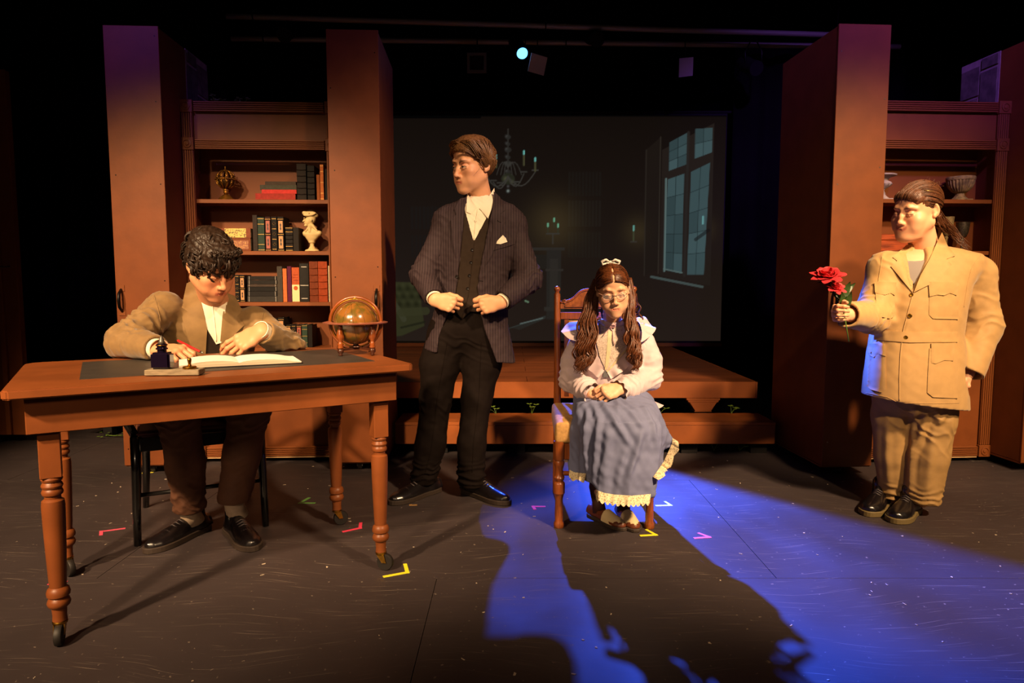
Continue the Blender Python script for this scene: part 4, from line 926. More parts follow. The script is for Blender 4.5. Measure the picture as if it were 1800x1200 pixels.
# ------------------------------------------------------------------ books and ornaments on the left bookcase
def unit_local(px, py, O, rz, ly):
    d = Vector(ray(px, py)); n = Matrix.Rotation(rz, 3, 'Z') @ Vector((0, 1, 0)); c = Vector((0, 0, CAM_H))
    t = (ly - n.dot(c - O)) / n.dot(d); p_ = c + d * t; return Matrix.Rotation(-rz, 3, 'Z') @ (p_ - O)
M_gilt = mat('gilt', 'b58b48', .4, metal=.6)
M_tan = mat('tan_leather', 'a87648', .5)
M_cream = mat('cream_cover', 'c9b384', .6)
def cov(c): return mat('book_' + c, c, .6, var=.2, vscale=60, spec=.12)
BG = 'books on the left bookcase'
def box6(mb, x0, x1, y0, y1, z0, z1): mb.b2((x0, y0, z0), (x1, y1, z1))
def book_up(px0, px1, pyt, sh, c, style, label, ly=.285, tilt=0.0, O=UL_O, rz=UL_R, grp=BG):
    z = SHELF[sh]; zp = unit_local((px0 + px1) / 2, pyt, O, rz, ly); h = zp.z - z
    xa = unit_local(px0, pyt + 20, O, rz, ly).x; xb = unit_local(px1, pyt + 20, O, rz, ly).x; w_ = xb - xa - .0008; d = .125
    b = thing('book', label, 'book', uloc(O, rz, (xa + xb) / 2, ly, z + .0005), rz, grp); m = cov(c); bt = min(.003, w_ * .2)
    mb = MB(); mb.b2((-w_ / 2, 0, 0), (w_ / 2, .004, h))
    for s_ in (-1, 1): mb.b2((min(s_ * w_ / 2, s_ * (w_ / 2 - bt)), .004, 0), (max(s_ * w_ / 2, s_ * (w_ / 2 - bt)), d, h))
    mb.build('cover', m, b)
    MB().b2((-w_ / 2 + bt + .0002, .0045, .003), (w_ / 2 - bt - .0002, d - .004, h - .004)).build('pages', M_pageside, b)
    if 'rib' in style:
        for k in range(1, 6): MB().tube([(-w_ / 2, .001, h * k / 6), (0, -.003, h * k / 6), (w_ / 2, .001, h * k / 6)], .0028, 6).build('raised_band', m, b, smooth=True)
    if 'gilt' in style:
        for k in (.04, .2, .5, .8, .96): MB().b2((-w_ / 2, -.0008, h * k - .0012), (w_ / 2, -.0001, h * k + .0012)).build('gilt_line', M_gilt, b)
    if 'orn' in style:
        cc_ = M_tan if 'tan' in style else mat('red_panel', '8a4030', .5)
        for z0, z1 in ((.08, .44), (.54, .88)):
            f = MB().b2((-w_ * .36, -.0009, h * z0), (w_ * .36, -.0001, h * z1)).build('spine_panel', cc_, b)
            MB().add([(0, -.0011, h * (z0 + .06)), (w_ * .16, -.0011, h * (z0 + z1) / 2 - h * .06), (w_ * .06, -.0011, h * (z0 + z1) / 2), (w_ * .16, -.0011, h * (z0 + z1) / 2 + h * .06), (0, -.0011, h * (z1 - .06)), (-w_ * .16, -.0011, h * (z0 + z1) / 2 + h * .06), (-w_ * .06, -.0011, h * (z0 + z1) / 2), (-w_ * .16, -.0011, h * (z0 + z1) / 2 - h * .06)], [(0, 1, 2, 6, 7), (2, 3, 4, 5, 6)]).build('spine_ornament', M_bookblack, b)
        for k in (.03, .49, .93): MB().b2((-w_ / 2, -.0008, h * k - .001), (w_ / 2, -.0001, h * k + .001)).build('gilt_line', M_gilt, b)
    if 'dia' in style:
        for k in (.2, .5, .8):
            r = w_ * .3; MB().torus((0, -.0006, h * k), r, .0009, axis=(0, 1, 0), nu=4, nv=4).build('gilt_diamond', M_gilt, b)
        for k in (.06, .35, .65, .94): MB().b2((-w_ * .4, -.0008, h * k - .0012), (w_ * .4, -.0001, h * k + .0012)).build('gilt_line', M_gilt, b)
    if 'two' in style:
        MB().b2((-w_ / 2, -.0008, .002), (w_ / 2, -.0001, h * .5)).build('lower_label', M_cream, b)
        MB().lathe([(w_ * .3, 0), (w_ * .3, .0006)], (0, -.0008, h * .40), 14, axis=(0, -1, 0)).build('round_emblem', cov('a04a28'), b)
        for k in (.62, .70, .78): MB().b2((-w_ * .36, -.0008, h * k), (w_ * .36, -.0001, h * k + .003)).build('title_line', cov('7c2f1c'), b)
    if 'txt' in style:
        for k, l_ in ((.90, .3), (.42, .45), (.08, .35)): MB().b2((-w_ * l_, -.0008, h * k), (w_ * l_, -.0001, h * k + .0045)).build('title_line', mat('pale_print', '9a948c', .6), b)
    return b
def book_flat(px0, px1, py0, py1, c, label, ly=.285, extra=None, O=UL_O, rz=UL_R):
    a = unit_local(px0, py1, O, rz, ly); b2_ = unit_local(px1, py0, O, rz, ly); w_ = b2_.x - a.x; h = b2_.z - a.z - .0006; d = .12; bt = min(.003, h * .2)
    b = thing('book', label, 'book', uloc(O, rz, (a.x + b2_.x) / 2, ly, a.z + .0003), rz, BG); m = cov(c)
    mb = MB().b2((-w_ / 2, 0, 0), (w_ / 2, .004, h)); mb.b2((-w_ / 2, .004, 0), (w_ / 2, d, bt)); mb.b2((-w_ / 2, .004, h - bt), (w_ / 2, d, h)); mb.build('cover', m, b)
    MB().b2((-w_ / 2 + .003, .0045, bt + .0002), (w_ / 2 - .003, d - .004, h - bt - .0002)).build('pages', M_pageside, b)
    if extra == 'gold': MB().b2((-w_ * .08, -.001, .001), (w_ * .40, -.0001, h - .001)).build('gold_label', mat('gold_label', 'c8a850', .5, col2='5c4a1c', vscale=90, ramp=(.5, .6)), b)
    if extra == 'tool': MB().b2((-w_ * .42, -.001, h * .15), (w_ * .42, -.0001, h * .8)).build('tooled_panel', mat('tooled', '7a4426', .5, col2='a8793c', vscale=120, ramp=(.5, .62)), b)
    if extra == 'line':
        for k in (-.44, .44): MB().b2((w_ * k - .0012, -.0008, .0005), (w_ * k + .0012, -.0001, h - .0005)).build('spine_line', mat('pale_print', '9a948c', .6), b)
    return b
SHZ = lambda z: None
S1 = 'on left bookcase top shelf'; S2 = 'on left bookcase second shelf'; S3 = 'on left bookcase third shelf'; S4 = 'on left bookcase lowest shelf'
yb1 = [ (449, 519, 340, 350.4, '8c2a22', 'thick red book at the bottom of the flat pile ' + S1, None), (460, 521, 333, 340, 'b0302c', 'bright red flat book second from the bottom ' + S1, None),
  (457, 521, 325, 333, '3c3a30', 'grey green flat book third in the pile ' + S1, None), (466, 520, 319, 325, '3a3028', 'thin dark flat book topmost in the pile ' + S1, None)]
for a in yb1: book_flat(*a[:6], extra=a[6])
book_up(521.5, 538, 288, 0, '1c1512', 'rib', 'tallest black ribbed book beside the red pile ' + S1)
book_up(540, 552.5, 291, 0, '15110f', 'rib', 'narrower black ribbed book second of its pair ' + S1)
book_up(556.5, 562, 307, 0, '8a4a20', '', 'short thin orange leather book ' + S1, ly=.30)
book_up(562.5, 568.5, 289, 0, 'b06030', 'gilt', 'tall thin orange leather book ' + S1)
book_up(571, 576, 297, 0, '17130f', '', 'thin black book against the pillar ' + S1)
book_flat(395, 440, 418, 440.8, '6a3a22', 'thick tooled brown flat book under the gold labelled one ' + S2, extra='tool')
book_flat(362, 440, 401, 417.6, '74402a', 'brown flat book with wide gold label ' + S2, extra='gold')
book_up(444, 452, 378, 1, '2a221e', '', 'thin dark grey book, leftmost of the standing row ' + S2)
book_up(453, 464.5, 382, 1, '26362c', 'gilt', 'dark green gilt book ' + S2)
book_up(466, 475.5, 381, 1, '2a1210', 'orn', 'black book with red ornamental panels ' + S2)
book_up(477, 486.5, 381, 1, '120f0e', 'dia', 'black book with gilt diamonds ' + S2)
book_up(488, 498.5, 381, 1, '16110e', 'orn tan', 'black book with tan ornamental panels ' + S2)
book_up(502, 514.5, 399, 1, '171210', 'rib gilt', 'short black ribbed book ' + S2)
book_up(515.5, 525, 400, 1, '1a1512', '', 'short plain black book left of the bust ' + S2)
book_up(413, 420.5, 483, 2, '120f0e', 'dia', 'small black gilt diamond book behind the seated man ear ' + S3)
book_up(421.5, 430, 483, 2, '16110e', 'orn tan', 'small black and tan ornamental book ' + S3)
ys = [485, 492, 499.5, 504, 512, 520.5, 530.6]
for i in range(6): book_flat(435, 487 + (i % 2), ys[i], ys[i + 1] - .3, ['191716', '1c1a18', '3a3029', '151413', '1b1918', '2b2926'][i], ['topmost', 'second', 'third', 'fourth', 'fifth', 'bottom'][i] + ' of the six black flat books ' + S3, extra='line')
book_up(487, 496, 468, 2, '38332e', '', 'charcoal book at the end of the black pile ' + S3)
book_up(497, 504, 472, 2, 'a85c30', '', 'orange book ' + S3)
book_up(504.8, 512, 468, 2, '4a1230', '', 'purple book ' + S3)
book_up(513, 526, 470, 2, '9a4626', 'two', 'orange and cream book with round emblem ' + S3)
book_up(526.5, 542.5, 463, 2, '1d1b1a', 'txt', 'black book with pale lettering ' + S3)
book_up(543.5, 558.5, 459.5, 2, '6a3018', 'rib', 'brown ribbed leather book ' + S3)
book_up(559, 575, 459.5, 2, '8c3818', 'rib', 'reddish ribbed leather book ' + S3)
book_up(577, 580.5, 467, 2, 'b8a88a', '', 'thin cream book against the pillar ' + S3)
book_up(480, 488, 560, 3, '1a1512', 'dia', 'black gilt book, leftmost ' + S4)
book_up(489, 499.5, 558, 3, '16110e', 'orn tan', 'tall black and tan ornamental book ' + S4)
book_up(503.5, 511.5, 571, 3, '16110e', 'orn tan', 'short black and tan ornamental book ' + S4)
book_up(512.5, 520.5, 571, 3, '120f0e', 'dia', 'short black gilt diamond book ' + S4)
book_up(521.5, 530, 571, 3, '2a1210', 'orn', 'short book with red ornamental panels ' + S4)
book_up(531, 540.5, 571, 3, '26362c', 'gilt', 'short dark green gilt book ' + S4)
book_up(541.5, 549, 571, 3, '171310', '', 'short plain black book at the right end ' + S4)

# pierced brass censer on the top shelf
q = unit_local(398, 350, UL_O, UL_R, .345)
ce = thing('brass_censer', 'pierced brass globe censer on the top shelf of the left bookcase', 'ornament', uloc(UL_O, UL_R, q.x, .345, SHELF[0] + .0005), UL_R)
M_agedbrass = mat('aged_brass', '9a6c28', .38, metal=.85, var=.5, vscale=35)
MB().lathe([(.046, 0), (.048, .004), (.046, .008), (.040, .013), (.034, .022), (.022, .031), (.012, .038)], (0, 0, 0), 26, flute=(12, .08)).build('foot', M_agedbrass, ce, smooth=50)
MB().lathe([(.011, .038), (.014, .043), (.017, .050), (.013, .056), (.017, .061), (.015, .067), (.011, .071)], (0, 0, 0), 20).build('stem', M_agedbrass, ce, smooth=True)
SP = .123; r_ = .053
mb = MB()
MB().lathe([(r_ * .93 * math.sin(t), SP - r_ * .93 * math.cos(t)) for t in np.linspace(.15, 1.5, 10)], (0, 0, 0), 28).build('lower_bowl', mat('bronze_dark', '4a3418', .5, metal=.7, var=.5, vscale=60), ce, smooth=True)
for k in range(10):
    a = 2 * PI * k / 10
    for up in (1, -1):
        e = lambda t, w_: Vector((r_ * math.sin(t) * math.cos(a + w_), r_ * math.sin(t) * math.sin(a + w_), up * r_ * math.cos(t)))
        P_ = [e(1.45, 0), e(1.2, .24), e(.9, .22), e(.6, .05), e(.35, -.1)]
        MB().tube([p_ + Vector((0, 0, SP)) for p_ in P_], .0042, 6).build('scroll_strap', M_agedbrass, ce, smooth=True)
        P_ = [e(1.45, .3), e(1.2, .06), e(.9, .1), e(.62, .3)]
        MB().tube([p_ + Vector((0, 0, SP)) for p_ in P_], .0035, 6).build('scroll_strap', M_agedbrass, ce, smooth=True)
MB().torus((0, 0, SP), r_ + .002, .0045, nu=36, nv=8).build('rim_band', M_agedbrass, ce, smooth=True)
tb_ = MB()
for k in range(32): a = 2 * PI * k / 32; tb_.sphere(((r_ + .006) * math.cos(a), (r_ + .006) * math.sin(a), SP), .003, 6, 4)
tag(tb_.build('bead_edge', M_agedbrass, ce, smooth=True), kind='stuff')
MB().lathe([(.018, SP + r_ - .006), (.014, SP + r_), (.005, SP + r_ + .004), (.004, SP + r_ + .012), (.006, SP + r_ + .016), (.002, SP + r_ + .024)], (0, 0, 0), 14).build('top_knob', M_agedbrass, ce, smooth=True)

# plaster bust with bicorne hat
M_plaster = mat('cream_plaster', 'c9b07c', .65, var=.12, vscale=20)
q = unit_local(549, 440, UL_O, UL_R, .345); bu = thing('bust', 'cream plaster bust in a cocked hat on the second shelf', 'bust', uloc(UL_O, UL_R, q.x, .345, SHELF[1] + .0005), UL_R)
v = Vol((-.085, -.075, -.005), (.085, .075, .27), .0022)
v.ell((0, 0, .010), (.040, .036, .006), .002).ell((0, 0, .004), (.044, .04, .005), .004).cone((0, 0, .012), (0, 0, .035), .026, .011, .006).cone((0, 0, .035), (0, 0, .055), .011, .013, .006)
v.ell((.0, .0, .056), (.019, .017, .007), .004)
v.loft([(.055, -.004, 0, .014, .014), (.078, 0, 0, .034, .022), (.100, .003, 0, .047, .028), (.116, .004, 0, .046, .028), (.130, 0, 0, .030, .022), (.136, 0, 0, .02, .018)], .008)
v.ell((-.040, -.004, .106), (.014, .020, .015), .014).ell((.046, -.004, .108), (.014, .020, .015), .014)
v.cone((-.003, -.002, .125), (-.006, -.003, .162), .0185, .0165, .008)
v.cone((-.030, -.024, .118), (-.008, -.020, .148), .005, .008, .003).cone((.034, -.022, .124), (.010, -.018, .150), .005, .010, .003).cone((-.006, -.024, .118), (-.006, -.018, .142), .008, .008, .004)
hc = Vector((-.008, -.004, .186))                                                           # head turned to viewer left
v.ell(hc + Vector((.006, .003, .004)), (.028, .026, .029), .004).ell(hc + Vector((-.012, -.004, -.012)), (.018, .019, .025), .006)
v.cone(hc + Vector((-.029, -.008, .004)), hc + Vector((-.037, -.010, -.009)), .0032, .0050, .004).ell(hc + Vector((-.023, -.008, -.033)), (.010, .010, .008), .005)
v.cone(hc + Vector((-.030, -.014, -.019)), hc + Vector((-.030, -.002, -.019)), .0038, .0038, .003).cone(hc + Vector((-.029, -.018, .009)), hc + Vector((-.031, .0, .009)), .004, .004, .004)
v.ell(hc + Vector((-.027, -.017, .002)), (.005, .006, .004), .003, '-').ell(hc + Vector((.014, -.026, -.004)), (.005, .004, .008), .003)
v.ell(hc + Vector((.006, .002, .026)), (.034, .030, .014), .006).ell(hc + Vector((.004, .004, .040)), (.030, .018, .018), .012)
v.ell(hc + Vector((-.030, .0, .040)), (.014, .016, .014), .012).ell(hc + Vector((.036, .002, .024)), (.013, .016, .011), .010)
v.ell(hc + Vector((.004, -.024, .032)), (.038, .006, .013), .005, rot=rotm(-.35, -.15, 0))
V, F = v.mesh(); V = relax(V, F, 2)
V = V @ np.array(mw(bu))[:3, :3].T + np.array(mw(bu))[:3, 3]
mesh_from('figure', V, F, M_plaster, bu)
MB().lathe([(.0045, 0), (.0045, .001), (.002, .002)], (-.006, -.036, .222), 12, axis=(0, -1, .1)).build('cockade', M_plaster, bu, smooth=True)

# ------------------------------------------------------------------ ornaments on the right bookcase
M_urn = mat('stone_urn', '8f7848', .8, col2='5a4a2c', vscale=40, bump=.2, bscale=120)
M_urn2 = mat('white_urn', '9a8c88', .8, var=.3, vscale=30, bump=.15, bscale=120)
def urn(px, ly, s, label, m, low):
    q = unit_local(px, 347, UR_O, UR_R, ly); t = thing('urn', label, 'urn', uloc(UR_O, UR_R, q.x, ly, SHELF[0] + .0005), UR_R)
    MB().b2((-.048 * s, -.048 * s, 0), (.048 * s, .048 * s, .010)).build('plinth', m, t, bevel=.002)
    MB().lathe([(.042 * s, .010), (.040 * s, .016), (.030 * s, .024), (.022 * s, .036), (.024 * s, .044)], (0, 0, 0), 40, flute=(18, .14)).build('foot', m, t, smooth=60)
    if low:
        MB().lathe([(.024 * s, .044), (.044 * s, .058), (.060 * s, .078), (.068 * s, .100), (.071 * s, .118)], (0, 0, 0), 72, flute=(24, .13)).build('bowl', m, t, smooth=60)
        MB().lathe([(.062 * s, .116), (.074 * s, .119), (.076 * s, .126), (.076 * s, .136), (.073 * s, .140), (.064 * s, .139), (.06 * s, .12)], (0, 0, 0), 40).build('rim', m, t, smooth=40)
    else:
        MB().lathe([(.020 * s, .044), (.016 * s, .058), (.024 * s, .068), (.046 * s, .080), (.056 * s, .092), (.050 * s, .104), (.034 * s, .112)], (0, 0, 0), 60, flute=(16, .10)).build('bowl', m, t, smooth=60)
        MB().lathe([(.034 * s, .112), (.036 * s, .122), (.050 * s, .132), (.078 * s, .140), (.080 * s, .147), (.074 * s, .149), (.05 * s, .142)], (0, 0, 0), 40).build('rim', m, t, smooth=40)
urn(1687, .345, 1.0, 'fluted stone coloured urn on the right bookcase, near its right end', M_urn, True)
urn(1548, .345, 1.0, 'pale footed urn on the right bookcase, half hidden by the pillar', M_urn2, False)
q = unit_local(1590, 440, UR_O, UR_R, .345); bxo = uloc(UR_O, UR_R, q.x - .03, .345, SHELF[1] + .0005)
bx = thing('cedar_box', 'reddish cedar box with metal clasp behind the person in khaki', 'box', bxo, UR_R)
M_cedar = mat('cedar', '9a4420', .4, col2='5c2410', vscale=12, stretch=(1, 8, 8), ramp=(.4, .7))
MB().b2((-.15, -.05, 0), (.15, .08, .062)).build('body', M_cedar, bx, bevel=.003)
MB().b2((-.155, -.054, .0625), (.155, .084, .098)).build('lid', M_cedar, bx, bevel=.004)
MB().lathe([(.012, 0), (.014, .003), (.008, .006), (.010, .009), (.004, .012)], (.045, -.0545, .078), 12, axis=(0, -1, 0)).build('clasp_knob', mat('pewter', '7a705e', .35, metal=.9, var=.5, vscale=120), bx, smooth=True)
MB().b2((.032, -.0575, .040), (.058, -.0545, .075)).build('clasp_plate', MATS['pewter'], bx, bevel=.004)
for (px, h, lb) in ((1662, .20, 'taller pale goblet on the right bookcase, beside the ponytail'), (1690, .17, 'metal goblet on the right bookcase, right of the pale goblet')):
    q = unit_local(px, 440, UR_O, UR_R, .33); t = thing('goblet', lb, 'goblet', uloc(UR_O, UR_R, q.x, .33, SHELF[1] + .0005), UR_R); m = M_urn if h > .18 else MATS['pewter']
    MB().lathe([(.034, 0), (.034, .004), (.014, .012), (.007, .02), (.007, h * .35), (.011, h * .4), (.007, h * .45)], (0, 0, 0), 18).build('stem', m, t, smooth=40)
    MB().lathe([(.008, h * .45), (.020, h * .50), (.030, h * .64), (.034, h * .82), (.037, h), (.034, h), (.030, h * .8)], (0, 0, 0), 24).build('cup', m, t, smooth=40)
q = unit_local(1738, 440, UR_O, UR_R, .33); t = thing('book', 'small red book at the right end of the right bookcase shelf', 'book', uloc(UR_O, UR_R, q.x, .33, SHELF[1] + .0005), UR_R)
MB().b2((-.012, 0, 0), (.012, .1, .028)).build('cover', cov('a02c20'), t, bevel=.001); MB().b2((-.0125, .003, .004), (.0125, .097, .024)).build('pages', M_pageside, t)
# ================================================================== PEOPLE : shared builders
def bvh_of(V, F): return BVHTree.FromPolygons([tuple(p) for p in V], [tuple(int(i) for i in f) for f in F])
class Multi:
    def __init__(s, *b): s.b = list(b)
    def ray_cast(s, o, d):
        best = (None, None, None, None)
        for b in s.b:
            r = b.ray_cast(o, d)
            if r[0] is not None and (best[3] is None or r[3] < best[3]): best = r
        return best
CAMP = Vector((0, 0, CAM_H))
def hit(bv, px, py, dflt=None):
    d = Vector(ray(px, py)).normalized(); r = bv.ray_cast(CAMP, d)
    if r[0] is None: return (dflt, None)
    n = r[1]; n = -n if n.dot(d) > 0 else n
    return (r[0], n)
def resample(poly, sp, closed=True):
    out = []; n = len(poly)
    for i in range(n if closed else n - 1):
        a, b = poly[i], poly[(i + 1) % n]; L_ = math.hypot(b[0] - a[0], b[1] - a[1]); k = max(1, int(round(L_ / sp)))
        for j in range(k): t = j / k; out.append((a[0] + (b[0] - a[0]) * t, a[1] + (b[1] - a[1]) * t))
    if not closed: out.append(poly[-1])
    return out
def patch(name, poly, bv, m, parent, off=.004, th=.003, sp=3.5, it=3, label=None, bulge=0.0):
    # a piece of cloth cut to an outline and laid on the garment surface, with thickness
    bd = resample(poly, sp); xs = [p[0] for p in bd]; ys = [p[1] for p in bd]; pts = [Vector(p) for p in bd]; nb = len(pts)
    y = min(ys) + sp * .5; row = 0
    def inside(x, y):
        c = False; j = nb - 1
        for i in range(nb):
            if (bd[i][1] > y) != (bd[j][1] > y) and x < (bd[j][0] - bd[i][0]) * (y - bd[i][1]) / (bd[j][1] - bd[i][1]) + bd[i][0]: c = not c
            j = i
        return c
    while y < max(ys):
        x = min(xs) + (sp * .5 if row % 2 else 0)
        while x < max(xs):
            if inside(x, y) and min(math.hypot(x - q[0], y - q[1]) for q in bd) > sp * .55: pts.append(Vector((x, y)))
            x += sp
        y += sp * .9; row += 1
    ov, oe, of, *_ = delaunay_2d_cdt(pts, [(i, (i + 1) % nb) for i in range(nb)], [list(range(nb))], 1, 1e-4)
    P = [hit(bv, v.x, v.y) for v in ov]; dep = np.array([(h_[0] - CAMP).length if h_[0] is not None else np.nan for h_ in P])
    if np.isnan(dep).all(): return None
    med = np.nanmedian(dep); dep = np.where(np.isnan(dep) | (np.abs(dep - med) > .22), np.nan, dep)
    nbr = [set() for _ in ov]
    for f in of:
        for i in range(len(f)): a, b = f[i], f[(i + 1) % len(f)]; nbr[a].add(b); nbr[b].add(a)
    for _ in range(60):
        bad = np.where(np.isnan(dep))[0]
        if not len(bad): break
        for i in bad:
            q = [dep[j] for j in nbr[i] if not np.isnan(dep[j])]
            if q: dep[i] = sum(q) / len(q)
    dep = np.where(np.isnan(dep), med, dep)
    for _ in range(it): dep = np.array([.5 * dep[i] + .5 * np.mean([dep[j] for j in nbr[i]]) if nbr[i] else dep[i] for i in range(len(ov))])
    dirs = [Vector(ray(v.x, v.y)).normalized() for v in ov]
    edge = np.array([min(math.hypot(v.x - q[0], v.y - q[1]) for q in bd) for v in ov]); bl = bulge * np.clip(edge / max(edge.max(), 1e-6), 0, 1) ** .5 if bulge else np.zeros(len(ov))
    A = [CAMP + d * (t - off - th - b) for d, t, b in zip(dirs, dep, bl)]; B = [CAMP + d * (t - off + .001) for d, t in zip(dirs, dep)]
    n = len(A); fs = [tuple(f) for f in of] + [tuple(n + i for i in reversed(f)) for f in of]
    cnt = {}
    for f in of:
        for i in range(len(f)): e = (f[i], f[(i + 1) % len(f)]); cnt[e] = 1
    for (a, b) in list(cnt):
        if (b, a) not in cnt: fs.append((b, a, n + a, n + b))
    return MB().add(A + B, fs).build(name, m, parent, smooth=55, world=True, label=label)
def seam(name, pts, bv, r, m, parent, sp=4, off=.001, closed=False):
    q = [hit(bv, *p) for p in resample(pts, sp, closed)]; q = [h_[0] + h_[1] * off for h_ in q if h_[0] is not None]
    if len(q) < 2: return None
    return MB().tube(q, r, 6).build(name, m, parent, smooth=True, world=True)
def button(px, py, bv, r, m, parent, name='button'):
    p, n = hit(bv, px, py)
    if p is None: return None
    n = (n - Vector(ray(px, py)).normalized() * .5).normalized()
    return MB().lathe([(r, 0), (r * 1.02, .0015), (r * .8, .0035), (r * .5, .003)], p + n * .0015, 14, axis=n).build(name, m, parent, smooth=40, world=True)
def ridge_disp(V, bv, ridges):
    d = np.zeros(len(V))
    for pts, amp, wd in ridges:
        q = [hit(bv, *p)[0] for p in resample(pts, 3, False)]; q = np.array([tuple(p) for p in q if p is not None]); n = len(q)
        if n < 2: continue
        dm = np.full(len(V), 9.0); ti = np.zeros(len(V)); near = np.where(((V > q.min(0) - 4 * wd) & (V < q.max(0) + 4 * wd)).all(1))[0]
        for i in range(n):
            e = np.linalg.norm(V[near] - q[i], axis=1); b = e < dm[near]; dm[near] = np.where(b, e, dm[near]); ti[near] = np.where(b, i / (n - 1), ti[near])
        d += amp * np.sin(PI * np.clip(ti * .9 + .08, 0, 1)) ** .5 * (np.exp(-(dm / wd) ** 2) - .55 * np.exp(-((dm - 1.9 * wd) / wd) ** 2))
    return d
def cloth(name, vol, m, parent, rel=2, folds=(), fine=.0, seed=1, label=None, lam=.06, ridges=()):
    V, F = vol.mesh(); V = relax(V, F, rel); N = vnormals(V, F); d = np.zeros(len(V))
    if ridges: d += ridge_disp(V, bvh_of(V, F), ridges)
    for f in folds:       # (centre, axis, width, wavelength, amplitude[, reach])
        c = np.array(f[0]); ax = np.array(Vector(f[1]).normalized()); t = (V - c) @ ax; rad = np.linalg.norm(V - c - t[:, None] * ax, axis=1)
        wob = sines(V, int(abs(c[0] * 1000)) + 3, .09, 4) * 2.4
        rc = f[5] if len(f) > 5 else .16
        d += f[4] * np.exp(-(t / f[2]) ** 2) * np.exp(-(rad / rc) ** 4) * (np.abs(np.sin(PI * t / f[3] + wob)) * -1.6 + .8)
    if fine: d += fine * (sines(V, seed, lam, 7) + .6 * sines(V, seed + 9, lam * .45, 6))
    V = V + N * d[:, None]
    return mesh_from(name, V, F, m, parent, label=label), bvh_of(V, F)
def polycut(vol, poly, y0, y1, k=.0):
    # remove a vertical prism (outline in x,z) between depths y0 and y1
    P = np.array(poly); lo = P.min(0) - .01; hi = P.max(0) + .01
    def f(x, y, z):
        X = x[:, :, 0]; Z = z[0]; px = x[:, 0, 0][:, None]; pz = z[0, 0, :][None]
        d = np.full((px.shape[0], pz.shape[1]), 1e9); s_ = np.ones_like(d); n = len(P)
        for i in range(n):
            a, b = P[i], P[(i + 1) % n]; ex, ez = b - a; wx = px - a[0]; wz = pz - a[1]; t = np.clip((wx * ex + wz * ez) / (ex * ex + ez * ez), 0, 1)
            d = np.minimum(d, (wx - ex * t) ** 2 + (wz - ez * t) ** 2)
            c1 = pz >= a[1]; c2 = pz < b[1]; c3 = ex * wz > ez * wx; fl_ = (c1 & c2 & c3) | (~c1 & ~c2 & ~c3); s_ = np.where(fl_, -s_, s_)
        return np.maximum((s_ * np.sqrt(d))[:, None, :], np.maximum(y0 - y, y - y1))
    return vol.fn((lo[0], y0, lo[1]), (hi[0], y1, hi[1]), f, k, '-')
def pxpoly(pts, Y): return [(q.x, q.z) for q in (at(a, b, Y) for a, b in pts)]

# ---- skin
M_skin = mat('skin', attr='Col', rough=.48, bump=.03, bscale=500, spec=.35)
def skincol(c): return np.array(lin(c)[:3])
def hand(w_, d, n, side, curls, spread=(.12, .03, -.05, -.14), thumb=((.75, .6, .25), (.9, .35, .2), (.95, .1, .25)), s=1.0, arm=None, h=.0023):
    w_ = Vector(w_); d = Vector(d).normalized(); n = Vector(n); n = (n - d * n.dot(d)).normalized(); l_ = d.cross(n) * side
    K = [(.030, .088), (.010, .093), (-.010, .088), (-.029, .078)]; LEN = [(.042, .026, .021), (.046, .030, .022), (.042, .028, .021), (.033, .021, .019)]
    RAD = [(.0098, .0088, .0080, .0066), (.0100, .0089, .0081, .0067), (.0095, .0085, .0077, .0064), (.0086, .0076, .0069, .0058)]
    lo = np.array(w_) - .23; hi = np.array(w_) + .23; chains = []
    for (o, f), ln, rd, cu, sp in zip(K, LEN, RAD, curls, spread):
        p_ = w_ + (l_ * o + d * f) * s; pts = [p_]; a = 0; dd = (d * math.cos(sp) + l_ * math.sin(sp)).normalized()
        for L_, c in zip(ln, cu): a += c; p_ = p_ + (dd * math.cos(a) + n * math.sin(a)) * L_ * s; pts.append(p_)
        chains.append((pts, [r * s for r in rd]))
    tp = w_ + (d * .020 + l_ * .020 + n * .006) * s; tpts = [tp]
    for (a, b, c), L_ in zip(thumb, (.047, .033, .027)): tp = tp + (d * a + l_ * b + n * c).normalized() * L_ * s; tpts.append(tp)
    allp = [p_ for c in chains for p_ in c[0]] + tpts + [w_] + ([Vector(arm)] if arm is not None else [])
    A = np.array(allp); v = Vol(A.min(0) - .04, A.max(0) + .04, h)
    if arm is not None: v.cone(arm, w_, .033 * s, .0285 * s, .012, sq=(n, .82))
    for (pts, rd), (o, f) in zip(chains, K):
        v.cone(w_ + l_ * o * .45 * s, pts[0], .0185 * s, .0128 * s, .016 * s, sq=(n, .80))
    v.ell(w_ + (d * .045 + l_ * .026 + n * .008) * s, .017 * s, .014)
    v.ell(w_ + (d * .045 - l_ * .024 + n * .006) * s, .015 * s, .014)
    for pts, rd in chains:
        t = Vol(np.min(np.array(pts), 0) - .03, np.max(np.array(pts), 0) + .03, h)
        v.chain(pts, rd, .0028)
        for q, r in zip(pts[1:3], rd[1:3]): v.ell(q, r * 1.06, .003)
        v.ell(pts[0] - n * .003 * s, rd[0] * 1.08, .006)
    v.chain(tpts, [.0155 * s, .0118 * s, .0108 * s, .0080 * s], .006)
    V, F = v.mesh(); V = relax(V, F, 1)
    tips = [c[0][-1] for c in chains] + [tpts[-1]]; red = np.zeros(len(V))
    for q in tips: red = np.maximum(red, np.exp(-(np.linalg.norm(V - np.array(q), axis=1) / .012) ** 2))
    for c in chains:
        for q in c[0][:2]: red = np.maximum(red, .6 * np.exp(-(np.linalg.norm(V - np.array(q), axis=1) / .010) ** 2))
    return V, F, red
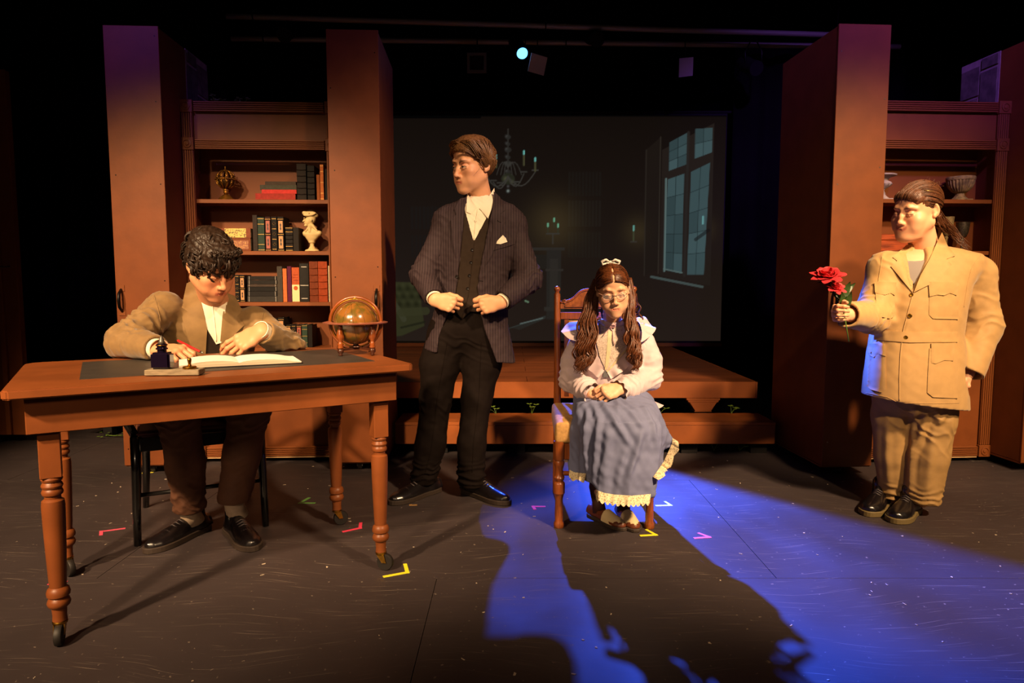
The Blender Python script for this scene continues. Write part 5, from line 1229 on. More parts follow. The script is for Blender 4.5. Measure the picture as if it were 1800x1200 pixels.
def head_mesh(P):
    """P: dict(s, w (width), neck vector etc.) in a frame with the face to -Y."""
    h = P.get('h', .0023); v = Vol((-.125, -.145, -.215), (.125, .135, .140), h); fw = P.get('fw', 1.0); jw = P.get('jaw', 1.0); fat = P.get('fat', 0.0)
    v.ell((0, .014, .038), (.0745 * fw, .094, .084), .01).ell((0, -.022, -.022), (.063 * fw, .072, .088), .03)
    v.ell((0, -.052, .055), (.052 * fw, .036, .040), .03)
    for sx in (-1, 1):
        v.cone((sx * .054 * fw * jw, .004, -.052), (sx * .017, -.069, -.104), .016 + fat, .014, .03)
        v.ell((sx * .043 * fw, -.060, -.026 - fat), (.022 + fat, .022 + fat, .020 + fat), .022)
        v.ell((sx * .036, -.062, -.062), (.022 + fat, .024 + fat, .026 + fat), .02)
    v.ell((0, -.066, -.078), (.030, .028, .032), .025)
    v.ell((0, -.080, -.106), (.018 * jw, .016, .015), .02)
    if fat > .004: v.ell((0, -.045, -.105), (.045, .05, .022), .03)
    so = P.get('soft', .5)
    for sx in (-1, 1):
        v.chain([(sx * .012, -.0875, .021), (sx * .030, -.0875, .025), (sx * .049 * fw, -.071, .019)], [.0068 - .002 * so, .0080 - .003 * so, .005], .014)
        v.ell((sx * .031, -.1035, .000), (.0180, .0150 - .002 * so, .0125), .012, '-')
        v.ell((sx * .031, -.0775, .0), (.0155, .0142, .0125), .004)
        v.chain([(sx * .017, -.0875, -.001), (sx * .031, -.0935, .0035 if P.get('open') else -.003), (sx * .046, -.0845, -.001)], [.0020, .0030, .0020], .003)
        v.chain([(sx * .018, -.0870, -.0065), (sx * .031, -.0900, -.0105), (sx * .045, -.0835, -.007)], [.0018, .0026, .0018], .005)
    nl = P.get('nose', 1.0)
    v.chain([(0, -.0895, .012), (0, -.0985, -.012), (0, -.1085 * nl, -.034)], [.0070, .0072, .0088], .012)
    v.ell((0, -.1115 * nl, -.0395), (.0098, .0098, .0088), .008)
    for sx in (-1, 1):
        v.ell((sx * .0115, -.1005, -.0430), (.0068, .0095, .0066), .006); v.ell((sx * .0062, -.1070, -.0500), (.0034, .0046, .0030), .002, '-')
    sm = P.get('smile', 0.0); zc = -.0705
    v.ell((0, -.0805, zc), (.028, .016, .021), .02)
    v.chain([(-.024 - sm * .4, -.0835 + sm * .3, zc + sm), (-.011, -.0935, zc + .0034), (-.004, -.0965, zc + .0056), (0, -.0960, zc + .0046), (.004, -.0965, zc + .0056), (.011, -.0935, zc + .0034), (.024 + sm * .4, -.0835 + sm * .3, zc + sm)], [.0020, .0034, .0038, .0036, .0038, .0034, .0020], .005)
    v.chain([(-.022 - sm * .4, -.0835 + sm * .3, zc - .0015 + sm), (-.009, -.0925, zc - .0066), (.009, -.0925, zc - .0066), (.022 + sm * .4, -.0835 + sm * .3, zc - .0015 + sm)], [.0022, .0048, .0048, .0022], .005)
    v.chain([(-.025 - sm * .5, -.0880 + sm * .3, zc + sm), (-.010, -.0985, zc - .0006), (0, -.1015, zc - .0012), (.010, -.0985, zc - .0006), (.025 + sm * .5, -.0880 + sm * .3, zc + sm)], [.0010, .0012, .0013, .0012, .0010], .0018, '-')
    for sx in (-1, 1):
        rr = rotm(.12, 0, -sx * .45)
        v.ell((sx * .0755 * fw, .014, .001), (.0075, .0165, .029), .006, rot=rr); v.ell((sx * .083 * fw, .010, .004), (.007, .0090, .017), .004, '-', rot=rr)
        v.ell((sx * .076 * fw, .006, -.023), (.0065, .009, .0095), .005)
    nb = P.get('neck_base', (0, .035, -.19)); nr = P.get('nr', .052)
    v.cone((0, .012, -.055), nb, nr, nr * 1.06, .022)
    V, F = v.mesh(); V = relax(V, F, 1)
    # colours (skin pigment only)
    base = skincol(P['skin']); C = np.tile(base, (len(V), 1)); x, y, z = V.T; ax = np.abs(x)
    def mixc(m, c): nonlocal C; m = np.clip(m, 0, 1)[:, None]; C = C * (1 - m) + skincol(c) * m
    front = y < -.05
    lip = np.exp(-((z - zc + .0005 - sm * (ax / .024) ** 2) / .0078) ** 4) * (ax < .024 + sm * .4) * np.clip((.026 + sm * .4 - ax) / .006, 0, 1) * (y < -.080); mixc(lip * .75, P['lip'])
    mixc(.30 * np.exp(-(((ax - .042) / .02) ** 2 + ((z + .03) / .018) ** 2)) * front, P['lip'])
    mixc(.22 * np.exp(-((ax / .014) ** 2 + ((z + .040) / .012) ** 2)) * (y < -.09), P['lip'])
    bz = .0225 + P.get('browlift', 0.0) - 9.0 * (ax - .032) ** 2 + P.get('frown', 0) * (ax - .03) * .35
    mixc(np.exp(-((z - bz) / (.0036 * P.get('browt', 1))) ** 4) * (ax > .010) * (ax < .050 * fw) * np.clip((.052 * fw - ax) / .012, .0, 1) * (y < -.05) * .75, P.get('brow', P['hair']))
    ez = -.0022 if not P.get('open') else .0008
    lash = np.exp(-((z - (ez - 14 * (ax - .031) ** 2)) / .0017) ** 2) * (np.abs(ax - .031) < .0155) * (y < -.07); mixc(lash * .92, P.get('lash', '1c120d'))
    if P.get('open'):
        eye = (((ax - .031) / .0135) ** 2 + ((z + .0035) / .0042) ** 2 < 1) & (y < -.07); C[eye] = skincol('c8b8a8')
        ir = (((x - np.sign(x) * .031 - P.get('gaze', 0.0)) / .0058) ** 2 + ((z + .0030) / .0050) ** 2 < 1) & eye; C[ir] = skincol('2a1c14')
    mixc(.35 * np.exp(-(((ax - .031) / .017) ** 2 + ((z - .008) / .006) ** 2)) * front, P.get('lid', P['lip']))
    return V, F, C
def xf(V, M): A = np.array(M); return V @ A[:3, :3].T + A[:3, 3]
def head_matrix(c, yaw, pitch, roll, s): return Matrix.Translation(Vector(c)) @ Matrix.Rotation(R(yaw), 4, 'Z') @ Matrix.Rotation(R(pitch), 4, 'X') @ Matrix.Rotation(R(roll), 4, 'Y') @ Matrix.Scale(s, 4)
def join_skin(name, parts, parent):
    Vs, Fs, Cs, o = [], [], [], 0
    for V, F, C in parts: Vs.append(V); Fs.append(F + o); Cs.append(C); o += len(V)
    return mesh_from(name, np.concatenate(Vs), np.concatenate(Fs), M_skin, parent, col=np.concatenate(Cs))
def hand_part(h_, skin, redc):
    V, F, red = h_; c = np.tile(skincol(skin), (len(V), 1)); return V, F, c * (1 - .45 * red[:, None]) + skincol(redc) * .45 * red[:, None]
def eyes_for(M, parent):
    pass
# ---- hair
def locks(name, roots, step_fn, m, parent, M, r=.004, n=9, seed=1, label=None, flat=.6, taper=.25):
    g = random.Random(seed); mb = MB(); A = M
    for root in roots:
        pts = step_fn(Vector(root), g, n); rr = r * g.uniform(.7, 1.25) * A.to_scale()[0]
        k = len(pts); rs = [rr * (taper + (1 - taper) * math.sin(PI * min(1, .25 + .75 * (1 - i / (k - 1)))) ** .7) for i in range(k)]
        mb.tube([A @ p_ for p_ in pts], rs, 5, flat=flat)
    return mb.build(name, m, parent, smooth=True, world=True, label=label)
CR_C, CR_R = Vector((0, .014, .038)), Vector((.0745, .094, .084))
FH_C, FH_R = Vector((0, -.052, .055)), Vector((.054, .037, .041))
def on_skull(p_, lift=1.06):
    d = p_ - CR_C
    if d.length < 1e-6: d = Vector((0, 0, 1))
    d = d.normalized(); t = 1 / math.sqrt((d.x / CR_R.x) ** 2 + (d.y / CR_R.y) ** 2 + (d.z / CR_R.z) ** 2)
    o = CR_C - FH_C; O_ = Vector((o.x / FH_R.x, o.y / FH_R.y, o.z / FH_R.z)); D_ = Vector((d.x / FH_R.x, d.y / FH_R.y, d.z / FH_R.z)); a = D_.dot(D_); b = O_.dot(D_); c = O_.dot(O_) - 1; q = b * b - a * c
    if q > 0: t = max(t, (-b + math.sqrt(q)) / a)
    return CR_C + d * (t * lift)
def skull_roots(n, seed, cond):
    g = random.Random(seed); out = []
    while len(out) < n:
        a = g.uniform(0, 2 * PI); u = g.uniform(-1, 1); q = math.sqrt(1 - u * u); p_ = Vector((CR_R.x * q * math.cos(a), CR_R.y * q * math.sin(a), CR_R.z * u)) + CR_C
        if cond(p_): out.append(on_skull(p_, 1.04))
    return out
def hair_cap(name, m, parent, M, hairline, lift=.008, bump=0.0, seed=1, extra=None, lam=.02, arch=3.0):
    v = Vol((-.115, -.125, -.13), (.115, .14, .16), .0032)
    v.ell(CR_C, [c + lift for c in CR_R], .0).ell((0, -.052, .055), (.054 + lift, .037 + lift, .041 + lift), .02)
    if extra: extra(v)
    q = v.sl((-.2, -.2, -.2), (.2, .2, .2)); x, y, z = v.pts(q); hl = np.interp(y, hairline[0], hairline[1]).astype(np.float32)
    v.D = np.maximum(v.D, hl - arch * np.minimum(x * x, .0049) * np.clip((-.02 - y) / .05, 0, 1) - z)
    V, F = v.mesh(); V = relax(V, F, 2)
    if bump: N = vnormals(V, F); V = V + N * (bump * (sines(V, seed, lam, 9) + np.abs(sines(V, seed + 5, lam * .6, 7))))[:, None]
    return mesh_from(name, xf(V, M), F, m, parent)
# ---- shoes
def resample3(P, n):
    P = [Vector(p_) for p_ in P]; L_ = [0]
    for a, b in zip(P[:-1], P[1:]): L_.append(L_[-1] + (b - a).length)
    out = []
    for i in range(n + 1):
        t = L_[-1] * i / n; k = 0
        while k < len(P) - 2 and L_[k + 1] < t: k += 1
        s_ = (t - L_[k]) / max(L_[k + 1] - L_[k], 1e-9)
        p0, p1, p2, p3 = P[max(k - 1, 0)], P[k], P[k + 1], P[min(k + 2, len(P) - 1)]
        out.append(.5 * ((2 * p1) + (p2 - p0) * s_ + (2 * p0 - 5 * p1 + 4 * p2 - p3) * s_ ** 2 + (3 * p1 - p0 - 3 * p2 + p3) * s_ ** 3))
    return out
def shoe(parent, heel, toe, L_, wd, hgt, m_up, m_sole, name='shoe', sole_t=.020, low=False, label=None, pitch=0.0, ank=None):
    heel = Vector(heel); toe = Vector(toe); d = (toe - heel); d.z = 0; d.normalize(); sd = Vector((-d.y, d.x, 0)); o = Vector((heel.x, heel.y, heel.z))
    rot = np.array([[d.x, sd.x, 0], [d.y, sd.y, 0], [0, 0, 1.0]])
    v = Vol((-.03, -.08, -.01), (L_ + .04, .08, hgt + .08), .0036)
    s_ = L_ / .28
    secs = [(-.0, .031, .052), (.03, .036, .062), (.07, .036, .075), (.11, .036, .072), (.15, .041, .060), (.20, .045, .046), (.245, .040, .037), (.272, .027, .030), (.285, .010, .022)]
    pts = [(x * s_, wy * wd / .09, hz * hgt / .08) for x, wy, hz in secs]
    X = np.array([p_[0] for p_ in pts]); WY = np.array([p_[1] for p_ in pts]); HZ = np.array([p_[2] for p_ in pts])
    def f(x, y, z):
        w_ = np.interp(x, X, WY); hh = np.interp(x, X, HZ); e = np.sqrt((y / w_) ** 2 + (np.maximum(z - sole_t, 0) / hh) ** 2); rr = np.sqrt(y ** 2 + np.maximum(z - sole_t, 0) ** 2) + 1e-5
        dd = rr * (1 - 1 / np.maximum(e, 1e-3)); return np.maximum(np.maximum(dd, sole_t - z), np.maximum(X[0] + .0 - x - .016, x - X[-1]))
    v.fn((-.05, -.09, -.02), (L_ + .05, .09, .2), f)
    if low: v.ell((.075 * s_, 0, hgt + .022), (.058 * s_, .030, .05), .006, '-')
    else: v.cone((.045 * s_, 0, .04), (.05 * s_, 0, hgt + .03), .038, .040, .02)
    V, F = v.mesh(); V = relax(V, F, 3)
    def tow(V): return V @ rot.T + np.array(o)
    up = mesh_from(name, tow(V), F, m_up, parent, label=label)
    out = []
    ext = .006
    for x, w_ in zip(X, WY): out.append((x, w_ + ext))
    poly = [(X[0] - .014, 0)] + [(x + (ext if i == len(X) - 1 else 0), w_) for i, (x, w_) in enumerate(out)] + [(X[-1] + ext + .004, 0)] + [(x + (ext if i == 0 else 0), -w_) for i, (x, w_) in enumerate(reversed(out))]
    pp = resample3([(a, b, 0) for a, b in poly] + [(poly[0][0], poly[0][1], 0)], 48)[:-1]; poly = [(q.x, q.y) for q in pp]
    M4 = Matrix(((d.x, sd.x, 0, o.x), (d.y, sd.y, 0, o.y), (0, 0, 1, o.z), (0, 0, 0, 1)))
    MB().prism(poly, .0005, sole_t + .003, M4).build('sole', m_sole, up, world=True, bevel=.0025)
    return up, bvh_of(tow(V), F), M4
def laces(up, M4, L_, hgt, m, n=3, x0=.125, dx=.017, half=.019, sole_t=.02):
    s_ = L_ / .28; ml = mat('shoe_lace', '4a4244', .6)
    hz = lambda x: sole_t + hgt / .08 * float(np.interp(x, [.11, .15, .20, .245, .272], [.072, .060, .046, .037, .030]))
    for i in range(n):
        x = x0 + dx * i; z = hz(x)
        MB().tube([M4 @ Vector((x * s_, -half, z - .007)), M4 @ Vector(((x + .004) * s_, 0, z + .003)), M4 @ Vector((x * s_, half, z - .007))], .0026, 6).build('lace', ml, up, smooth=True, world=True)
    pts = [M4 @ Vector((.205 * s_ - .012 * math.cos(t), .0455 * math.sin(t) * .98, sole_t + hgt / .08 * .0455 * math.cos(t) + .0008)) for t in np.linspace(-1.45, 1.45, 15)]
    MB().tube(pts, .0016, 6).build('toe_seam', ml, up, smooth=True, world=True)
def body_core(chains, ells, skin):
    A = np.array([p_ for c in chains for p_ in c[0]] + [e[0] for e in ells]); v = Vol(A.min(0) - .2, A.max(0) + .2, .014)
    for c, e in ells: v.ell(c, e, .05)
    for pts, rs in chains: v.chain(pts, rs, .03)
    V, F = v.mesh(); return V, F, np.tile(skincol(skin), (len(V), 1))
# ================================================================== STANDING MAN
def pinstripe(m, sp, col, amt=.5, axis=0):
    nt = m.node_tree; N = nt.nodes; L = nt.links; b = N['Principled BSDF']; src = b.inputs['Base Color'].links[0].from_socket
    tc = N.new('ShaderNodeTexCoord'); se = N.new('ShaderNodeSeparateXYZ'); L.new(tc.outputs['Object'], se.inputs[0])
    mu = N.new('ShaderNodeMath'); mu.operation = 'MULTIPLY'; mu.inputs[1].default_value = 1 / sp; L.new(se.outputs[axis], mu.inputs[0])
    fr = N.new('ShaderNodeMath'); fr.operation = 'FRACT'; L.new(mu.outputs[0], fr.inputs[0])
    lt = N.new('ShaderNodeMath'); lt.operation = 'LESS_THAN'; lt.inputs[1].default_value = .16; L.new(fr.outputs[0], lt.inputs[0])
    am = N.new('ShaderNodeMath'); am.operation = 'MULTIPLY'; am.inputs[1].default_value = amt; L.new(lt.outputs[0], am.inputs[0])
    mx = N.new('ShaderNodeMix'); mx.data_type = 'RGBA'; L.new(am.outputs[0], mx.inputs['Factor']); L.new(src, mx.inputs['A']); mx.inputs['B'].default_value = lin(col); L.new(mx.outputs['Result'], b.inputs['Base Color'])
    return m
M_suit = pinstripe(mat('pinstripe_wool', '30262a', .72, var=.12, vscale=30, bump=.08, bscale=350, spec=.12), .0125, '5c4c4e', .4)
M_trous = mat('dark_wool', '150f0d', .8, var=.12, vscale=30, bump=.08, bscale=350, spec=.06)
M_vest = mat('vest_wool', '2c221b', .75, var=.1, vscale=40, bump=.06, bscale=350, spec=.1)
M_shirt = mat('white_shirt', 'e8dcc4', .75, var=.04, vscale=10)
M_shoe = mat('black_shoe_leather', '120e10', .28, spec=.6, coat=.3)
M_sole = mat('shoe_sole', '2c2018', .7)
M_btn = mat('dark_button', '100c0b', .3)
M_hairbrown = mat('brown_hair', '74502e', .45, var=.5, vscale=170, spec=.4)
def standing_man():
    SK, LIPC = 'd9a078', 'b8604e'
    pr = thing('person', 'person standing in a dark pinstripe suit and waistcoat, both hands holding the jacket edges', 'person', (-.25, 3.32, 0))
    Y0 = 3.40; a_ = lambda px, py, Y=Y0: at(px, py, Y)
    def secs(rows, Y, cy=None, ins=0.0):
        out = []
        for py, l_, r_, ry in rows:
            A, B = at(l_, py, Y), at(r_, py, Y); out.append((A.z, (A.x + B.x) / 2, cy if cy else Y, (B.x - A.x) / 2 - ins, ry - ins))
        return out
    rows = [(344, 822, 868, .055), (353, 803, 886, .076), (362, 786, 906, .095), (376, 772, 915, .110), (390, 770, 914, .118), (410, 769, 911, .124), (445, 771, 905, .128), (490, 774, 896, .122), (530, 768, 893, .122), (570, 757, 893, .130), (600, 748, 899, .138), (645, 741, 908, .142)]
    sL, eL, wL = a_(784, 385), a_(744, 484, 3.36), a_(763, 523, 3.22)
    sR, eR, wR = a_(904, 393), a_(930, 490, 3.34), a_(884, 528, 3.22)
    # jacket
    v = Vol((-.56, 3.06, .62), (.22, 3.62, 1.56), .005)
    v.loft(secs(rows, Y0), .01)
    v.chain([sL + Vector((.02, 0, -.01)), eL, wL], [.070, .062, .050], .03); v.chain([sR + Vector((-.02, 0, -.01)), eR, wR], [.070, .064, .052], .03)
    v.ell(sL + Vector((0, 0, .0)), (.056, .062, .044), .05); v.ell(sR + Vector((0, 0, .0)), (.056, .062, .044), .05)
    dL = (wL - eL).normalized(); dR = (wR - eR).normalized(); v.half(wL, dL, .075).half(wR, dR, .075)
    v.cone(wL - dL * .03, wL + dL * .05, .038, .038, .0, '-').cone(wR - dR * .03, wR + dR * .05, .040, .040, 0, '-')
    polycut(v, pxpoly([(819, 334), (870, 334), (857, 405), (842, 480), (839, 505), (843, 545), (852, 580), (876, 645), (764, 645), (771, 592), (785, 556), (798, 530), (803, 505), (806, 472), (814, 400)], 3.28), 2.9, 3.37, .004)
    zl, zr = a_(742, 612).z, a_(905, 637).z; x0, x1 = a_(742, 612).x, a_(905, 637).x; sl_ = (zr - zl) / (x1 - x0)
    v.fn((-.6, 2.9, .6), (.3, 3.7, .86), lambda x, y, z: z - (zl + sl_ * (x - x0)), .0, '-') if False else None
    q = v.sl((-.6, 2.9, .6), (.3, 3.7, .95)); x, y, z = v.pts(q); v.D[q] = np.maximum(v.D[q], (zl + sl_ * (x - x0)) - z + 0 * y + 0.10 * np.clip(np.exp(-((x - a_(770, 600).x) / .03) ** 2), 0, 1) * 0)
    jk, bj = cloth('jacket', v, M_suit, pr, 2, [(eL, eL - sL, .08, .040, .0060, .10), (eR, eR - sR, .085, .042, .0065, .10), (sL, (.5, 0, 1), .08, .05, .003, .1), (a_(835, 500), (0, 0, 1), .07, .06, .003, .2)], .0022, 3)
    # waistcoat, shirt
    v = Vol((-.48, 3.2, .82), (.12, 3.6, 1.54), .005); v.loft(secs(rows[:-2], Y0, ins=.012), .01)
    polycut(v, pxpoly([(806, 330), (882, 330), (833, 424)], 3.29), 2.9, 3.37, .003)
    polycut(v, pxpoly([(700, 660), (700, 552), (798, 545), (812, 562), (826, 548), (950, 552), (950, 660)], 3.29), 2.9, 3.7)
    vs_, bvst = cloth('waistcoat', v, M_vest, pr, 2, [], .0012, 5)
    v = Vol((-.48, 3.2, 1.02), (.12, 3.6, 1.54), .005); v.loft(secs(rows[:8], Y0, ins=.017), .01)
    sh, bsh = cloth('shirt', v, M_shirt, pr, 2, [], .002, 6, lam=.05)
    # trousers
    v = Vol((-.56, 3.1, .04), (.12, 3.62, 1.0), .0055)
    v.ell(a_(822, 575), (.165, .112, .15), .04)
    v.chain([a_(790, 582), a_(773, 640), a_(766, 700, 3.39), a_(757, 780, 3.37), a_(745, 838, 3.345)], [.108, .097, .078, .073, .068], .03)
    v.chain([a_(852, 582), a_(847, 640), a_(838, 700, 3.37), a_(829, 780, 3.33), a_(828, 842, 3.31)], [.106, .094, .074, .068, .070], .03)
    v.half(a_(745, 846, 3.345), (0, .15, -1), .11).half(a_(828, 850, 3.31), (0, .15, -1), .11)
    aL, aR = a_(748, 828, 3.345), a_(828, 832, 3.31)
    tr, btr = cloth('trousers', v, M_trous, pr, 2, [(aL, (0, 0, 1), .05, .03, .009, .13), (aR, (0, 0, 1), .05, .03, .009, .13), (a_(768, 715), (0, 0, 1), .09, .06, .003), (a_(820, 610, 3.3), (.3, 0, 1), .06, .045, .003)], .0025, 8, lam=.09)
    # shoes
    for hl, to in (((-.385, 3.405, 0), (-.555, 3.20, 0)), ((-.232, 3.385, 0), (-.045, 3.20, 0))):
        up, bs, M4 = shoe(pr, hl, to, .295, .098, .072, M_shoe, M_sole); laces(up, M4, .295, .072, M_btn, 3)
    # skin : head, neck, hands, inner body
    HM = head_matrix(a_(832, 292, 3.37), -45, 8, 3, 1.04); nb = HM.inverted() @ a_(848, 366, 3.43)
    hV, hF, hC = head_mesh(dict(skin=SK, lip=LIPC, hair='3a2010', neck_base=tuple(nb), nr=.053, open=True, frown=.4, browt=1.1, gaze=-.003))
    hdL = hand(wL + dL * .015, (1, -.12, -.28), (.15, 1, -.1), 1, [(.75, 1.15, .7), (.85, 1.2, .7), (.95, 1.2, .7), (1.0, 1.2, .7)], thumb=((.85, .45, .25), (1, .02, .15), (1, -.15, .1)), arm=wL - dL * .05, s=.98)
    hdR = hand(wR + dR * .015, (-1, -.12, -.22), (-.15, 1, -.1), -1, [(.75, 1.15, .7), (.85, 1.2, .7), (.95, 1.2, .7), (1.0, 1.2, .7)], thumb=((.85, .45, .25), (1, .05, .15), (1, -.1, .1)), arm=wR - dR * .05, s=.98)
    core = body_core([([a_(845, 400), a_(830, 580)], [.06, .07]), ([sL, eL, wL], [.045, .04, .03]), ([sR, eR, wR], [.045, .04, .03]), ([a_(790, 585), a_(766, 700, 3.39), a_(748, 845, 3.36)], [.08, .055, .035]), ([a_(850, 585), a_(838, 700, 3.37), a_(828, 848, 3.33)], [.08, .055, .035])], [], SK)
    join_skin('body', [(xf(hV, HM), hF, hC), hand_part(hdL, SK, LIPC), hand_part(hdR, SK, LIPC), core], pr)
    bneck = bvh_of(xf(hV, HM), hF)
    # shirt cuffs
    for w_, d in ((wL, dL), (wR, dR)): MB().lathe([(.036, -.03), (.037, .008), (.034, .008), (.033, -.03)], w_, 22, axis=d).build('cuff', M_shirt, sh, smooth=40, world=True)
    # details on the garments
    allb = Multi(bj, bvst, bsh)
    patch('collar', [(821, 338), (829, 352), (838, 364), (828, 376), (820, 372)], Multi(bsh, bneck, bvst), M_shirt, sh, .004, .004, it=6)
    patch('collar', [(869, 330), (870, 350), (858, 384), (843, 366), (856, 350)], Multi(bsh, bneck, bvst), M_shirt, sh, .004, .004, it=6)
    seam('placket', [(840, 368), (836, 390), (833, 420)], bsh, .0022, M_shirt, sh)
    button(836, 388, bsh, .005, M_shirt, sh)
    patch('lapel', [(821, 340), (808, 350), (799, 367), (802, 377), (793, 386), (796, 425), (806, 474), (812, 440), (818, 395), (821, 365)], bj, M_suit, jk, .004, .004, it=8)
    patch('lapel', [(868, 336), (879, 346), (888, 369), (879, 376), (889, 383), (881, 405), (865, 447), (841, 486), (845, 452), (855, 410), (865, 372)], bj, M_suit, jk, .004, .004, it=8)
    seam('buttonhole', [(874, 388), (880, 391)], bj, .0015, M_btn, jk, 2, .008)
    patch('pocket_square', [(870, 428), (877, 420), (884, 413), (889, 418), (892, 425), (880, 429)], bj, M_shirt, jk, .002, .003, sp=2.5)
    patch('breast_pocket', [(867, 434), (904, 424), (905, 429), (868, 440)], bj, M_suit, jk, .002, .002, sp=2.5)
    for px, py in ((830, 439), (828, 461), (825, 484), (822, 507)): button(px, py, bvst, .0068, M_btn, vs_)
    seam('front_edge', [(834, 424), (829, 470), (823, 520), (812, 560)], bvst, .0018, M_vest, vs_)
    button(803, 486, bj, .008, M_btn, jk); seam('buttonhole', [(843, 493), (849, 494)], bj, .0013, M_btn, jk, 2)
    seam('shoulder_seam', [(768, 360), (775, 385), (777, 420), (772, 450)], bj, .0012, M_suit, jk); seam('shoulder_seam', [(922, 370), (912, 395), (906, 430), (903, 460)], bj, .0012, M_suit, jk)
    for c in ([(786, 600), (770, 690), (758, 790), (748, 830)], [(846, 600), (842, 690), (832, 780), (830, 830)]): seam('crease', c, btr, .0012, M_trous, tr)
    # hair
    hl = ([-.14, -.09, -.075, -.055, -.03, -.005, .02, .05, .12], [.072, .068, .060, .044, .014, -.004, -.010, -.045, -.070])
    hr = hair_cap('hair', M_hairbrown, pr, HM, hl, .007, .0016, 3, extra=lambda v: v.ell((-.010, -.030, .088), (.060, .055, .045), .03).ell((.0, .02, .095), (.06, .08, .042), .03), lam=.03)
    hlf = lambda p_: np.interp(p_.y, hl[0], hl[1])
    def stp(p_, g, n):
        pts = []; q = p_.copy(); part = .012; side = 1 if q.x > part else -1; lift = g.uniform(1.12, 1.24)
        for i in range(n):
            t = i / (n - 1); pts.append(on_skull(q, lift - .04 * t + .05 * math.sin(t * 3.1) * max(0, q.z - .06) / .06)); d = Vector((side * 1.0, -.35 if q.y < .0 and side < 0 else (.10 if q.y > -.05 else -.25), -.1 - .5 * t)); d += Vector((g.uniform(-.12, .12), g.uniform(-.12, .12), 0))
            if q.z < .03: d = Vector((side * .15, .55, -1))
            nn = (q - CR_C).normalized(); d -= nn * d.dot(nn); d.normalize(); q2 = on_skull(q + d * .011, 1)
            if q2.z < hlf(q2) - .008: break
            q = q2
        if len(pts) < 3: pts = [on_skull(p_, 1.08), on_skull(p_ + Vector((0, .004, -.004)), 1.08), on_skull(p_ + Vector((0, .008, -.008)), 1.06)]
        return pts
    locks('hair_locks', skull_roots(640, 5, lambda p_: p_.z > hlf(p_) + .005), stp, M_hairbrown, hr, HM, .0034, 12, 6)
    def fringe(p_, g, n):
        k = -1 if p_.x < .012 else 1; e = g.uniform(.7, 1.1); P_ = []
        for t in np.linspace(0, 1, n):
            P_.append(p_ + Vector((k * (.046 * t * e), (-.012 * math.sin(3.0 * t) + .030 * t * t) if k < 0 else (-.008 * math.sin(3 * t) + .030 * t), .012 * math.sin(2.6 * t) - (.034 if k < 0 else .060) * t * t * e)))
        return P_
    locks('hair_fringe', [Vector((x, -.084 + 5 * x * x + g_, .098 + .016 * random.random() - 3 * x * x)) for x in np.linspace(-.045, .050, 60) for g_ in (.0, .010, .020)], fringe, M_hairbrown, hr, HM, .0034, 10, 12, flat=.55, taper=.2)
    # headset microphone at the cheek
    mm = MB().tube([HM @ Vector(p_) for p_ in ((.078, .0, .018), (.072, -.035, -.02), (.062, -.062, -.045), (.052, -.075, -.056))], .0011, 6); mm.sphere(HM @ Vector((.051, -.0765, -.057)), .0025, 8, 6)
    mm.build('headset_microphone', mat('mic_tan', 'b98a66', .5), pr, smooth=True, world=True)
    return pr
standing_man()
